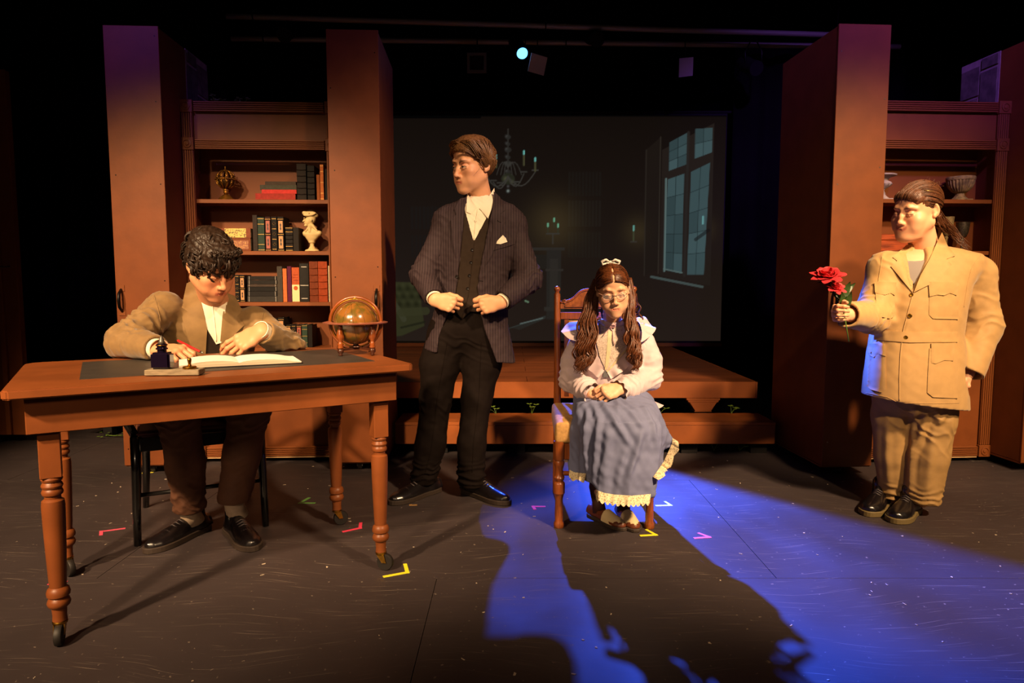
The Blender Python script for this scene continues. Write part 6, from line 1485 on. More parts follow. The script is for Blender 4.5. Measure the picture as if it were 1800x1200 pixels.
# ================================================================== SEATED WRITER
M_tanj = mat('tan_wool', '7d6036', .75, var=.1, vscale=40, bump=.08, bscale=350, sheen=.2)
M_brtr = mat('brown_trousers', '5e3a26', .75, var=.12, vscale=25, bump=.06, bscale=350)
M_sock = mat('pale_sock', 'b09a84', .85, var=.1, vscale=80)
M_hairdark = mat('dark_curly_hair', '2a1b11', .5, var=.4, vscale=110, spec=.4)
def seated_man():
    SK, LIPC = 'd08f68', 'ad5244'
    pr = thing('person', 'person in a tan jacket sitting at the table, writing in the open book', 'person', (-1.40, 2.98, 0))
    a_ = at; u = Vector((math.cos(R(29)), math.sin(R(29)), 0)); f = Vector((math.sin(R(29)), -math.cos(R(29)), 0))
    O = Vector((-1.45, 3.10, .50)); Nk = a_(374, 530, 2.95); zax = (Nk - O).normalized(); xax = (u - zax * u.dot(zax)).normalized(); yax = zax.cross(xax)
    rot = np.array([[xax.x, yax.x, zax.x], [xax.y, yax.y, zax.y], [xax.z, yax.z, zax.z]])
    H = (Nk - O).length
    sL, sR = a_(288, 541, 2.86), a_(447, 566, 3.02)
    eL, wL = Vector((a_(222, 606, 2.62).x, 2.62, .828)), Vector((a_(275, 617, 2.50).x, 2.50, .815))
    eR, wR = a_(508, 612, 2.92), a_(462, 583, 2.745)
    lo = Vector((-1.95, 2.3, .46)); hi = Vector((-.88, 3.35, 1.08))
    v = Vol(lo, hi, .0055)
    v.loft([(0, 0, 0, .20, .15), (.12, 0, 0, .19, .14), (.25, 0, 0, .19, .138), (H - .20, 0, 0, .205, .135), (H - .10, 0, 0, .20, .115), (H - .035, 0, .005, .13, .09), (H + .02, 0, .01, .062, .06)], .01, o=O, rot=rot)
    v.chain([sL, eL, wL], [.068, .066, .050], .035); v.chain([sR, eR, wR], [.068, .062, .050], .035)
    v.ell(sL, (.06, .06, .045), .05); v.ell(sR, (.06, .06, .045), .05)
    dL, dR = (wL - eL).normalized(), (wR - eR).normalized(); v.half(wL, dL, .08).half(wR, dR, .08)
    v.cone(wL - dL * .03, wL + dL * .05, .038, .038, 0, '-').cone(wR - dR * .03, wR + dR * .05, .039, .039, 0, '-')
    v.D[v.sl((-1.9, 2.3, .4), (-1.0, 2.75, .785))] = np.maximum(v.D[v.sl((-1.9, 2.3, .4), (-1.0, 2.75, .785))], .02) if False else v.D[v.sl((-1.9, 2.3, .4), (-1.0, 2.75, .785))]
    q = v.sl(lo, hi); x, y, z = v.pts(q); inside = ((x - TC.x) * -math.sin(TR) + (y - TC.y) * math.cos(TR)) - .385      # keep the cloth clear of the table top
    tabv = np.maximum(inside, z - (TH + .004)); v.D[q] = np.maximum(v.D[q], -tabv)
    jk, bj = cloth('jacket', v, M_tanj, pr, 2, [(eL + Vector((.03, .03, .04)), (sL - eL), .10, .05, .009, .13), (eR, (sR - eR), .09, .04, .008, .12), (sL, (1, 0, .6), .07, .06, .003, .12), ((sL + eL) * .5, (sL - eL), .08, .06, .004, .12)], .0022, 11, lam=.07)
    # trousers
    hL, hR = O - u * .085 + Vector((0, 0, .04)), O + u * .085 + Vector((0, 0, .04)); kL, kR = Vector((-1.325, 2.67, .535)), Vector((-1.085, 2.79, .535)); aL, aR = Vector((-1.345, 2.775, .13)), Vector((-1.165, 2.79, .15))
    v = Vol((-1.75, 2.5, .06), (-.90, 3.35, .68), .0055); v.ell(O, (.19, .16, .11), .04)
    v.chain([hL, kL, (kL + aL) * .5 + Vector((.01, -.005, 0)), aL], [.095, .078, .072, .064], .03); v.chain([hR, kR, (kR + aR) * .5, aR], [.095, .080, .072, .066], .03)
    v.half(aL + Vector((0, 0, -.02)), (0, .1, -1), .10).half(aR + Vector((0, 0, .0)), (0, .1, -1), .10)
    tr, btr = cloth('trousers', v, M_brtr, pr, 2, [(kL, (0, .6, -1), .09, .045, .006, .13), (kR, (0, .6, -1), .09, .045, .006, .13), (aL + Vector((0, 0, .05)), (0, 0, 1), .08, .05, .006, .12), ((hL + hR + kL + kR) / 4, u, .12, .05, .003, .2)], .003, 12, lam=.08)
    for hl, to in (((-1.325, 2.865, 0), (-1.425, 2.60, 0)), ((-1.20, 2.845, 0), (-1.00, 2.59, 0))):
        up, bs, M4 = shoe(pr, hl, to, .29, .098, .072, M_shoe, M_sole); laces(up, M4, .29, .072, M_btn, 3)
    for aa, z1 in ((aL, .16), (aR, .19)): MB().tube([aa + Vector((.004, .02, -.075)), aa + Vector((0, .008, -.03)), aa + Vector((0, 0, .04))], [.046, .040, .042], 16).build('sock', M_sock, pr, smooth=True, world=True)
    # skin
    HM = head_matrix(a_(370, 467, 2.80), 56, 30, -6, 1.03); nb = HM.inverted() @ (Nk + Vector((0, .03, -.02)))
    hV, hF, hC = head_mesh(dict(skin=SK, lip=LIPC, hair='1c120c', neck_base=tuple(nb), nr=.054, frown=.5, browt=1.25, fat=.002))
    hdL = hand(wL + dL * .02, (.93, -.28, -.02), (.1, .25, -1), 1, [(.55, .9, .5), (.6, 1.0, .6), (.7, 1.1, .7), (.8, 1.1, .7)], spread=(.05, .0, -.05, -.1), thumb=((.85, .5, .25), (.95, .15, .3), (.95, -.1, .3)), arm=wL - dL * .06, s=.98)
    hdR = hand(wR + dR * .01, (-.80, -.12, -.46), (-.35, .62, -.70), -1, [(.10, .35, .25), (.12, .40, .25), (.2, .45, .3), (.25, .5, .3)], spread=(.10, .02, -.08, -.2), thumb=((.6, .5, .5), (.8, .2, .4), (.9, .0, .3)), arm=wR - dR * .06, s=1.1)
    core = body_core([([Nk - zax * .08, O + zax * .05], [.085, .10]), ([sL, eL, wL], [.045, .04, .03]), ([sR, eR, wR], [.045, .04, .03]), ([hL, kL, aL], [.07, .05, .034]), ([hR, kR, aR], [.07, .05, .034])], [], SK)
    join_skin('body', [(xf(hV, HM), hF, hC), hand_part(hdL, SK, LIPC), hand_part(hdR, SK, LIPC), core], pr)
    bneck = bvh_of(xf(hV, HM), hF)
    # shirt, waistcoat, lapels
    sh = patch('shirt', [(341, 497), (352, 510), (366, 524), (380, 528), (393, 520), (399, 522), (395, 555), (389, 602), (380, 605), (364, 578), (352, 535)], bj, M_shirt, pr, .002, .004, it=4)
    patch('waistcoat', [(360, 570), (380, 604), (389, 594), (389, 622), (384, 634), (360, 630)], bj, M_vest, pr, .001, .003, it=4)
    bb = Multi(bj, bneck)
    patch('collar', [(340, 486), (346, 500), (362, 520), (370, 526), (358, 534), (347, 515)], bj, M_shirt, sh, .008, .005, it=8)
    patch('collar', [(394, 520), (400, 518), (399, 535), (391, 541), (385, 533)], bj, M_shirt, sh, .008, .005, it=8)
    seam('placket', [(372, 530), (376, 560), (380, 600)], bj, .0022, M_shirt, sh, off=.006)
    for px, py in ((374, 549), (377, 573)): button(px, py, bj, .005, M_shirt, sh)
    patch('lapel', [(339, 492), (328, 498), (319, 540), (329, 547), (320, 557), (327, 582), (338, 615), (346, 632), (361, 632), (364, 580), (355, 535), (345, 506)], bj, M_tanj, jk, .0055, .004, it=8)
    patch('lapel', [(398, 514), (413, 520), (426, 546), (417, 556), (430, 571), (408, 592), (392, 632), (385, 632), (387, 600), (391, 555), (395, 530)], bj, M_tanj, jk, .0055, .004, it=8)
    seam('shoulder_seam', [(268, 512), (276, 535), (283, 570), (285, 600)], bj, .0015, M_tanj, jk); seam('shoulder_seam', [(466, 535), (462, 556), (458, 575)], bj, .0015, M_tanj, jk)
    for w_, d in ((wL, dL), (wR, dR)): MB().lathe([(.037, -.03), (.038, .022), (.035, .022), (.033, -.03)], w_, 22, axis=d).build('cuff', M_shirt, sh, smooth=40, world=True)
    # hair
    hl = ([-.14, -.09, -.06, -.03, -.005, .02, .05, .12], [.082, .066, .036, .014, .004, .0, -.045, -.072])
    hr = hair_cap('hair', M_hairdark, pr, HM, hl, .014, .004, 4, extra=lambda v: v.ell((.0, -.055, .085), (.068, .05, .04), .02).ell((0, .03, .10), (.07, .08, .045), .02), lam=.022)
    hlf = lambda p_: np.interp(p_.y, hl[0], hl[1])
    def stp(p_, g, n):
        pts = []; q = p_.copy(); d0 = Vector((g.uniform(-.6, .6), -1.0 if q.y < .03 else .4, -.3)); ph = g.uniform(0, 6.28); cr_ = g.uniform(.005, .010); tw = g.uniform(.9, 1.6) * g.choice((-1, 1)); lift = g.uniform(1.12, 1.24)
        for i in range(n):
            t = i / (n - 1); nn = (q - CR_C).normalized(); d = d0 + Vector((0, 0, -.9 * t)); d -= nn * d.dot(nn); d.normalize(); e = nn.cross(d); a = ph + tw * 2 * PI * t
            pts.append(on_skull(q, lift + .03 * math.sin(3 * t)) + nn * cr_ * math.sin(a) + e * cr_ * math.cos(a) + Vector((0, 0, -.004 * t))); q = on_skull(q + d * .0055, 1)
        return pts
    rt = skull_roots(300, 8, lambda p_: p_.z > hlf(p_) + .006 and p_.z > -.045)
    locks('hair_curls', rt, stp, M_hairdark, hr, HM, .0058, 13, 9, flat=.6, taper=.3)
    def fringe(p_, g, n):
        ph = g.uniform(0, 6.28); cr_ = g.uniform(.005, .008); k = 1 if g.random() < .5 else -1; return [p_ + Vector((cr_ * math.cos(ph + k * 7 * t) - .01 * t * k, -.008 * t - .008 + cr_ * math.sin(ph + k * 7 * t), -.017 * t)) for t in np.linspace(0, 1, n)]
    locks('hair_fringe', [Vector((x, -.092 - .06 * abs(x) * 0 + .9 * x * x * 8, .110 + .010 * random.random())) for x in np.linspace(-.055, .06, 46)], fringe, M_hairdark, hr, HM, .0050, 11, 10, flat=.6, taper=.35)
    mm = MB().tube([HM @ Vector(p_) for p_ in ((-.078, .0, .018), (-.073, -.035, -.025), (-.060, -.066, -.055), (-.050, -.080, -.066))], .0011, 6); mm.sphere(HM @ Vector((-.049, -.082, -.067)), .0026, 8, 6)
    mm.build('headset_microphone', mat('mic_tan', 'b98a66', .5), pr, smooth=True, world=True)
    # pen in the writing hand
    tip = Vector((a_(352, 628, 2.44).x, 2.47, TH + .03)); tail = a_(312, 598, 2.50)
    c = wL + dL * .1; pn = thing('pen', 'red pen held in the writing hand', 'pen', tip)
    dv = (tail - tip); MB().tube([(0, 0, 0), dv * .06, dv * .14], [.0008, .003, .0042], 8).build('nib', M_steel, pn, smooth=True)
    MB().tube([dv * .14, dv * .97, dv], [.0042, .0045, .003], 10).build('barrel', mat('red_pen', 'b01c1c', .3), pn, smooth=40)
seated_man()
# ================================================================== SEATED GIRL
M_blouse = mat('sheer_blouse', 'c9b4b8', .75, var=.05, vscale=30, bump=.04, bscale=300, sheen=.3)
M_lace = mat('cream_lace', 'c2b0a4', .8, col2='95857a', vscale=260, ramp=(.5, .6), bump=.3, bscale=300)
M_lacetrim = mat('lace_trim', 'd8c8a4', .8, col2='9a8668', vscale=180, ramp=(.52, .6), bump=.3, bscale=260)
M_skirt = mat('blue_grey_cotton', '6a7092', .8, var=.08, vscale=30, bump=.05, bscale=350)
M_ribbon = mat('pink_ribbon', 'c89ca8', .5)
M_white_rib = mat('white_ribbon', 'd8d0c8', .6)
M_stock = mat('brown_stocking', '38180e', .7)
M_shbrown = mat('brown_shoe_leather', '5a2c18', .4)
M_cream_l = mat('cream_shoe_leather', 'c8b48c', .42)
M_hairlong = mat('long_brown_hair', '5e3217', .46, var=.5, vscale=120, spec=.4)
def strip(name, inner, outer, m, parent, waves=0, amp=0.0, th=.0015, nv=5, label=None, scallop=0, sc=.0):
    # a flounce between two guide curves (lists of points), with waves toward the outer edge
    n = 60; I = resample3(inner, n); Oo = resample3(outer, n); top = []; 
    for i in range(n + 1):
        t = i / n; a, b = I[i], Oo[i]; d = b - a; tn = (I[min(i + 1, n)] - I[max(i - 1, 0)]); nn = tn.cross(d)
        nn = nn.normalized() if nn.length > 1e-9 else Vector((0, -1, 0))
        for j in range(nv + 1):
            s_ = j / nv; p_ = a + d * s_ * (1 + (sc * abs(math.sin(scallop * PI * t)) if j == nv else 0)); top.append(p_ + nn * amp * math.sin(2 * PI * waves * t) * s_ - Vector((0, 0, .0)))
    m_ = nv + 1; bot = []
    for k, p_ in enumerate(top): bot.append(p_ + Vector((0, th, -.0002)))
    fs = [(i * m_ + j, (i + 1) * m_ + j, (i + 1) * m_ + j + 1, i * m_ + j + 1) for i in range(n) for j in range(nv)]; N_ = len(top)
    fs += [(a + N_, d + N_, c + N_, b + N_) for a, b, c, d in fs]
    for i in range(n): fs += [(i * m_, N_ + i * m_, N_ + (i + 1) * m_, (i + 1) * m_), (i * m_ + nv, (i + 1) * m_ + nv, N_ + (i + 1) * m_ + nv, N_ + i * m_ + nv)]
    for j in range(nv): fs += [(j, j + 1, N_ + j + 1, N_ + j), (n * m_ + j, N_ + n * m_ + j, N_ + n * m_ + j + 1, n * m_ + j + 1)]
    return MB().add(top + bot, fs).build(name, m, parent, smooth=60, world=True, label=label)
def girl():
    SK, LIPC = 'dca884', 'c06a5c'; a_ = lambda px, py, Y=3.05: at(px, py, Y)
    pr = thing('person', 'girl in a ruffled blouse and blue skirt sitting on the carved chair, hands folded', 'person', (.44, 3.05, 0))
    Nk = a_(1077, 572, 3.07); Y0 = 3.09
    def row(py, l_, r_, ry, Y=Y0): A, B = a_(l_, py, Y), a_(r_, py, Y); return (A.z, (A.x + B.x) / 2, Y, (B.x - A.x) / 2, ry)
    sL, eL, wL = a_(1017, 602, 3.10), a_(1004, 668, 3.08), a_(1040, 690, 2.90); sR, eR, wR = a_(1135, 602, 3.10), a_(1143, 664, 3.07), a_(1090, 686, 2.88)
    v = Vol((.10, 2.76, .48), (.76, 3.36, .96), .005)
    v.loft([row(560, 1058, 1096, .045), row(572, 1040, 1112, .062), row(586, 1020, 1133, .08), row(605, 1018, 1136, .092), row(640, 1026, 1128, .10), row(680, 1032, 1124, .098), row(712, 1020, 1136, .115), row(735, 1012, 1140, .125)], .01)
    v.chain([sL, (sL + eL) / 2 + Vector((-.012, 0, 0)), eL, wL - (wL - eL) * .25, wL], [.045, .050, .053, .049, .031], .02); v.chain([sR, (sR + eR) / 2 + Vector((.012, 0, 0)), eR, wR - (wR - eR) * .25, wR], [.045, .050, .053, .049, .031], .02)
    dL, dR = (wL - eL).normalized(), (wR - eR).normalized(); v.half(wL + dL * .006, dL, .06).half(wR + dR * .006, dR, .06)
    bl, bb = cloth('blouse', v, M_blouse, pr, 3, [(eL, (eL - sL), .07, .035, .005, .10), (eR, (eR - sR), .07, .035, .005, .10), (wL - dL * .05, dL, .05, .03, .006, .08), (wR - dR * .05, dR, .05, .03, .006, .08), (a_(1077, 690), (.4, 0, 1), .07, .05, .003)], .0025, 21, lam=.06)
    # peplum corner sticking out at the right
    strip('peplum', [a_(1128, 690, 2.98), a_(1140, 700, 3.0), a_(1150, 705, 3.05)], [a_(1120, 722, 2.93), a_(1145, 722, 2.95), a_(1167, 712, 3.0)], M_blouse, bl, 1.5, .006)
    # skirt
    v = Vol((.12, 2.62, .06), (.84, 3.40, .66), .0055)
    S = lambda py, l_, r_, Y, ry: row(py, l_, r_, ry, Y)
    v.loft([(.60, .445, 3.08, .125, .11), (.575, .445, 3.04, .155, .16), (.545, .448, 2.98, .178, .22), (.50, .45, 2.93, .185, .245), (.46, .45, 2.885, .185, .21), (.40, .453, 2.82, .178, .145), (.30, .452, 2.80, .168, .135), (.20, .450, 2.80, .158, .13), (.115, .45, 2.80, .140, .125), (.095, .45, 2.80, .135, .12)], .02, n=2.2)
    v.cone(a_(1035, 735, 2.86), a_(1012, 838, 2.86), .06, .030, .04); v.cone(a_(1026, 760, 2.88), a_(1018, 838, 2.90), .055, .032, .04)
    v.cone(a_(1150, 752, 2.88), a_(1176, 775, 2.90), .045, .026, .04); v.cone(a_(1148, 770, 2.88), a_(1160, 812, 2.90), .045, .022, .04)
    v.ell(a_(1050, 758, 2.80), (.06, .09, .055), .05); v.ell(a_(1128, 755, 2.80), (.06, .09, .055), .05)
    # hem cut : front panel and the two side flaps end at different heights
    q = v.sl((.1, 2.6, .0), (.9, 3.4, .4)); x, y, z = v.pts(q); v.D[q] = np.maximum(v.D[q], (.182 + .06 * np.clip((.375 - x) / .05, 0, 1) + .07 * np.clip((x - .60) / .06, 0, 1)) - z + 0 * y)
    V, F = v.mesh(); V = relax(V, F, 2); N = vnormals(V, F); cx, cy = .45, 2.88; th = np.arctan2(V[:, 1] - cy, V[:, 0] - cx)
    amp = .013 * np.clip((.62 - V[:, 2]) / .35, .25, 1.0); d = amp * (np.abs(np.sin(th * 5.5 + 1.2 * np.sin(V[:, 2] * 7) + .7)) * -1.3 + .6) * .8 + .004 * sines(V, 31, .09, 7) + .0022 * sines(V, 33, .04, 6)
    d += ridge_disp(V, bvh_of(V, F), [([(1040, 704), (1052, 735), (1046, 790), (1040, 850)], .008, .012), ([(1058, 704), (1078, 735), (1112, 790)], .008, .012), ([(1080, 702), (1108, 722), (1138, 760)], .007, .011), ([(1032, 720), (1028, 770), (1030, 840)], .009, .012), ([(1132, 715), (1150, 745), (1156, 790)], .007, .012), ([(1128, 762), (1118, 800), (1096, 852)], .010, .013), ([(1068, 760), (1066, 810), (1062, 865)], .005, .014), ([(1100, 790), (1090, 830), (1082, 875)], .005, .012)])
    d *= np.where(N[:, 2] < -.6, 0, 1); V = V + N * d[:, None]
    sk = mesh_from('skirt', V, F, M_skirt, pr); bs = bvh_of(V, F)
    # lace along the hems : follow the skirt edge
    def hem_pts(pxs, dz=0.0): return [q for q in ((hit(bs, *p_)[0]) for p_ in pxs) if q is not None]
    def lace_on(pxs, dirpx, label=None):
        base = [(p_, hit(bs, *p_)[0]) for p_ in resample(pxs, 3, False)]; base = [(p_, q) for p_, q in base if q is not None]
        if len(base) < 4: return
        inn = [q - Vector(ray(*p_)).normalized() * .006 for p_, q in base]; dd = [(q - CAMP).length for p_, q in base]; out = [CAMP + Vector(ray(p_[0] + dirpx[0], p_[1] + dirpx[1])).normalized() * (D_ - .010) for (p_, q), D_ in zip(base, dd)]
        strip('lace_trim', inn, out, M_lacetrim, sk, len(base) / 4, .003, scallop=len(base) // 3, sc=.35)
    lace_on([(1036, 852), (1046, 860), (1062, 866), (1080, 869), (1110, 871), (1144, 868)], (-1, 15))
    lace_on([(998, 824), (1010, 830), (1030, 832)], (-1, 12))
    lace_on([(1178, 755), (1182, 772), (1178, 790), (1170, 806), (1158, 824), (1148, 838)], (10, 6))
    # shoes, stockings
    for i, (hl, to, ank) in enumerate((((.365, 3.035, 0), (.478, 2.84, 0), (.385, 3.0, .0)), ((.495, 3.045, 0), (.523, 2.84, 0), (.50, 3.0, 0)))):
        up, bsh_, M4 = shoe(pr, hl, to, .225, .074, .058, M_shbrown, M_sole, low=True, sole_t=.012)
        kn = Vector((.39 + .12 * i, 2.80, .50)); A = Vector(ank)
        MB().tube([M4 @ Vector((.055, 0, .03)), M4 @ Vector((.045, 0, .075)), M4 @ Vector((.03, 0, .14)), A * .6 + kn * .4 + Vector((0, 0, .02))], [.031, .028, .033, .045], 14).build('stocking', M_stock, pr, smooth=True, world=True)
        # cream toe cap : the front third of the upper, slightly proud
        w_ = MB(); prof = [(.112, .0335, .043), (.135, .0345, .037), (.16, .0345, .031), (.19, .031, .0265), (.212, .022, .0225), (.226, .010, .017)]; vs = []; n = 12
        for x, hw, hz in prof:
            for j in range(n + 1): a = PI * j / n; vs.append(M4 @ Vector((x * .99, hw * 1.07 * math.cos(a), .0125 + hz * 1.12 * math.sin(a))))
        fs = [(i_ * (n + 1) + j, i_ * (n + 1) + j + 1, (i_ + 1) * (n + 1) + j + 1, (i_ + 1) * (n + 1) + j) for i_ in range(5) for j in range(n)]; fs.append(tuple(5 * (n + 1) + j for j in range(n + 1)))
        w_.add(vs, fs).build('toe_cap', M_cream_l, up, smooth=60, world=True)
    # skin
    HM = head_matrix(a_(1077, 509, 2.985), -2, 15, -5, .885); nb = HM.inverted() @ (Nk + Vector((0, .02, -.01)))
    hV, hF, hC = head_mesh(dict(skin=SK, lip=LIPC, hair='4a2a16', neck_base=tuple(nb), nr=.044, jaw=.95, fat=.003, browt=.6, brow='6a4228', nose=.95, soft=1.0))
    hdL = hand(wL + dL * .006, (.82, -.25, -.25), (.25, .6, -.75), 1, [(.35, .5, .3), (.4, .5, .3), (.4, .6, .3), (.5, .6, .3)], thumb=((.8, .5, .2), (.95, .1, .2), (1, -.1, .2)), arm=wL - dL * .04, s=.80)
    hdR = hand(wR + dR * .004 + Vector((0, -.012, .012)), (-.72, -.30, -.18), (-.25, .75, -.62), -1, [(.75, .9, .5), (.8, .9, .5), (.85, .95, .5), (.9, 1.0, .5)], thumb=((.8, .5, .2), (.95, .2, .25), (1, -.05, .3)), arm=wR - dR * .04, s=.82)
    core = body_core([([Nk + Vector((0, .02, -.06)), Vector((.445, 3.12, .58))], [.055, .08]), ([sL, eL, wL], [.03, .028, .022]), ([sR, eR, wR], [.03, .028, .022]), ([(.39, 3.08, .50), (.40, 2.86, .46), (.39, 2.98, .12)], [.04, .035, .025]), ([(.50, 3.08, .50), (.505, 2.86, .46), (.50, 2.99, .12)], [.04, .035, .025])], [], SK)
    join_skin('body', [(xf(hV, HM), hF, hC), hand_part(hdL, SK, LIPC), hand_part(hdR, SK, LIPC), core], pr)
    # blouse trimmings
    patch('lace_yoke', [(1052, 568), (1064, 574), (1078, 577), (1092, 573), (1102, 568), (1106, 590), (1102, 606), (1084, 630), (1065, 651), (1054, 626), (1047, 596)], bb, M_lace, bl, .002, .002)
    patch('placket', [(1069, 582), (1076, 582), (1073, 620), (1068, 648), (1063, 650), (1066, 620)], bb, mat('cream_placket', 'c8b490', .6), bl, .004, .002, sp=2.5)
    for px, py in ((1073, 590), (1072, 608), (1071, 627)): button(px, py, bb, .0032, mat('pearl_dark', '5a5048', .3), bl)
    patch('cord_tassel', [(1061, 652), (1068, 652), (1069, 663), (1060, 663)], bb, mat('grey_tassel', '5c5c60', .6), bl, .004, .003, sp=2)
    hb = lambda px, py, off=.006: (lambda h_: (h_[0] - Vector(ray(px, py)).normalized() * off) if h_[0] is not None else at(px, py, 3.0))(hit(bb, px, py))
    # collar frill, shoulder caps, V ruffles
    strip('collar_frill', [hb(1055, 566), hb(1064, 573), hb(1077, 576), hb(1090, 573), hb(1099, 566)], [hb(1052, 556, .012) + Vector((0, 0, .0)), hb(1062, 563, .02), hb(1077, 567, .025), hb(1092, 563, .02), hb(1102, 556, .012)], M_blouse, bl, 7, .004)
    strip('shoulder_ruffle', [a_(1046, 562, 3.07), a_(1030, 568, 3.04), a_(1022, 580, 3.0), a_(1020, 596, 2.97)], [a_(1020, 560, 3.15), a_(987, 578, 3.08), a_(998, 593, 3.0), a_(1022, 604, 2.955)], M_blouse, bl, 3, .006)
    strip('shoulder_ruffle', [a_(1106, 560, 3.07), a_(1122, 566, 3.04), a_(1128, 580, 3.0), a_(1128, 594, 2.97)], [a_(1130, 556, 3.15), a_(1151, 576, 3.08), a_(1144, 590, 3.0), a_(1126, 602, 2.955)], M_blouse, bl, 3, .006)
    strip('front_ruffle', [hb(1020, 592), hb(1030, 612), hb(1045, 634), hb(1063, 652)], [hb(1006, 606, .018), hb(1018, 624, .02), hb(1036, 650, .02), hb(1052, 664, .014)], M_blouse, bl, 4, .007)
    strip('front_ruffle', [hb(1128, 592), hb(1112, 606), hb(1090, 630), hb(1066, 652)], [hb(1136, 608, .018), hb(1118, 628, .02), hb(1098, 650, .02), hb(1074, 666, .014)], M_blouse, bl, 4, .007)
    strip('ruffle_edge', [hb(1112, 600, .009), hb(1095, 618, .009), hb(1080, 636, .009), hb(1066, 652, .009)], [hb(1114, 603, .012), hb(1097, 621, .012), hb(1082, 639, .012), hb(1068, 654, .012)], mat('cream_placket', 'c8b490', .6), bl, 6, .0015)
    for w_, d, e in ((wL, dL, eL), (wR, dR, eR)):
        X, Yv, Z = frame(d); ring = [w_ - d * .012 + (X * math.cos(t) + Yv * math.sin(t)) * .034 for t in np.linspace(0, 2 * PI, 25)]; out = [w_ + d * .022 + (X * math.cos(t) + Yv * math.sin(t)) * .047 for t in np.linspace(0, 2 * PI, 25)]
        strip('cuff_frill', ring, out, M_blouse, bl, 9, .004)
    # ribbon bow at the throat
    c = hb(1073, 574, .014); bw = MB().sphere(c, (.005, .004, .005), 10, 8)
    for s_ in (-1, 1): bw.tube([c, c + Vector((s_ * .012, -.004, .010)), c + Vector((s_ * .022, -.002, .006)), c + Vector((s_ * .018, -.002, -.003)), c], [.002, .004, .005, .004, .002], 6, flat=.5)
    bw.tube([c, c + Vector((-.012, -.004, -.012)), hb(1060, 590, .012)], [.002, .003, .003], 6, flat=.5); bw.tube([c, c + Vector((.010, -.004, -.02)), hb(1078, 595, .012), hb(1080, 606, .010)], [.002, .003, .003, .003], 6, flat=.5)
    bw.build('ribbon_bow', M_ribbon, bl, smooth=True, world=True)
    # glasses
    gm = mat('clear_pink_frame', 'a07c6c', .25, spec=.7); gl_ = MB()
    P3 = lambda x, y, z: HM @ Vector((x, y, z))
    for s_ in (-1, 1):
        ring = [P3(s_ * .033 + .0255 * math.cos(t), -.106 + .012 * abs(s_ * .033 + .0255 * math.cos(t)) / .06, -.004 + .0195 * math.sin(t) - (.003 if math.sin(t) > .5 else 0)) for t in np.linspace(0, 2 * PI, 29)]
        gl_.tube(ring, .0012, 6, cap=False); gl_.tube([P3(s_ * .058, -.094, .004), P3(s_ * .073, -.06, .004), P3(s_ * .077, .0, .006)], .0015, 6)
    gl_.tube([P3(-.008, -.106, .0), P3(0, -.110, .003), P3(.008, -.106, .0)], .0015, 6)
    go = gl_.build('glasses', gm, pr, smooth=True, world=True, label='clear pinkish rounded glasses')
    mlens = mat('lens_glass', 'ffffff', .05, spec=.5, alpha=.06)
    for s_ in (-1, 1):
        cpt = [P3(s_ * .033 + .0245 * math.cos(t), -.106 + .012 * abs(s_ * .033 + .0245 * math.cos(t)) / .06, -.004 + .0185 * math.sin(t)) for t in np.linspace(0, 2 * PI, 25)[:-1]]; dn = HM.to_3x3() @ Vector((0, .0008, 0))
        MB().add(cpt + [p_ + dn for p_ in cpt], [tuple(range(24)), tuple(range(47, 23, -1))] + [(i, (i + 1) % 24, 24 + (i + 1) % 24, 24 + i) for i in range(24)]).build('lens', mlens, go, smooth=40, world=True)
    # hair : centre parted cap, two long wavy falls
    hl = ([-.14, -.095, -.08, -.06, -.03, .0, .03, .06, .12], [.068, .066, .060, .042, .016, .008, -.004, -.05, -.10])
    hr = hair_cap('hair', M_hairlong, pr, HM, hl, .005, .0012, 6, lam=.025, arch=7.0, extra=lambda v: v.chain([tuple(on_skull(Vector((0, y_, z_)), 1.05)) for y_, z_ in ((-.11, .06), (-.09, .085), (-.06, .11), (-.02, .13), (.02, .13))], [.0048, .0045, .0042, .0036, .002], .001, '-'))
    hlf = lambda p_: np.interp(p_.y, hl[0], hl[1])
    def stp(p_, g, n):
        pts = []; q = p_.copy(); side = 1 if q.x > 0 else -1; lift = g.uniform(1.06, 1.11)
        for i in range(n):
            t = i / (n - 1); pts.append(on_skull(q, lift)); d = Vector((side * .8, .55, -.25 - .5 * t)); nn = (q - CR_C).normalized(); d -= nn * d.dot(nn); d.normalize(); q2 = on_skull(q + d * .013, 1)
            if q2.z < hlf(q2) - .004: break
            q = q2
        if len(pts) < 3: pts = [on_skull(p_, 1.06), on_skull(p_ + Vector((0, .004, -.003)), 1.07), on_skull(p_ + Vector((0, .008, -.006)), 1.05)]
        return pts
    locks('hair_locks', [on_skull(Vector((x_, -.092, np.interp(-.09, hl[0], hl[1]) - 7 * x_ * x_ + .004)), 1.05) for x_ in np.linspace(-.055, .055, 54)] + skull_roots(480, 15, lambda p_: p_.z > hlf(p_) + .003 and abs(p_.x) > .005), stp, M_hairlong, hr, HM, .0028, 12, 16)
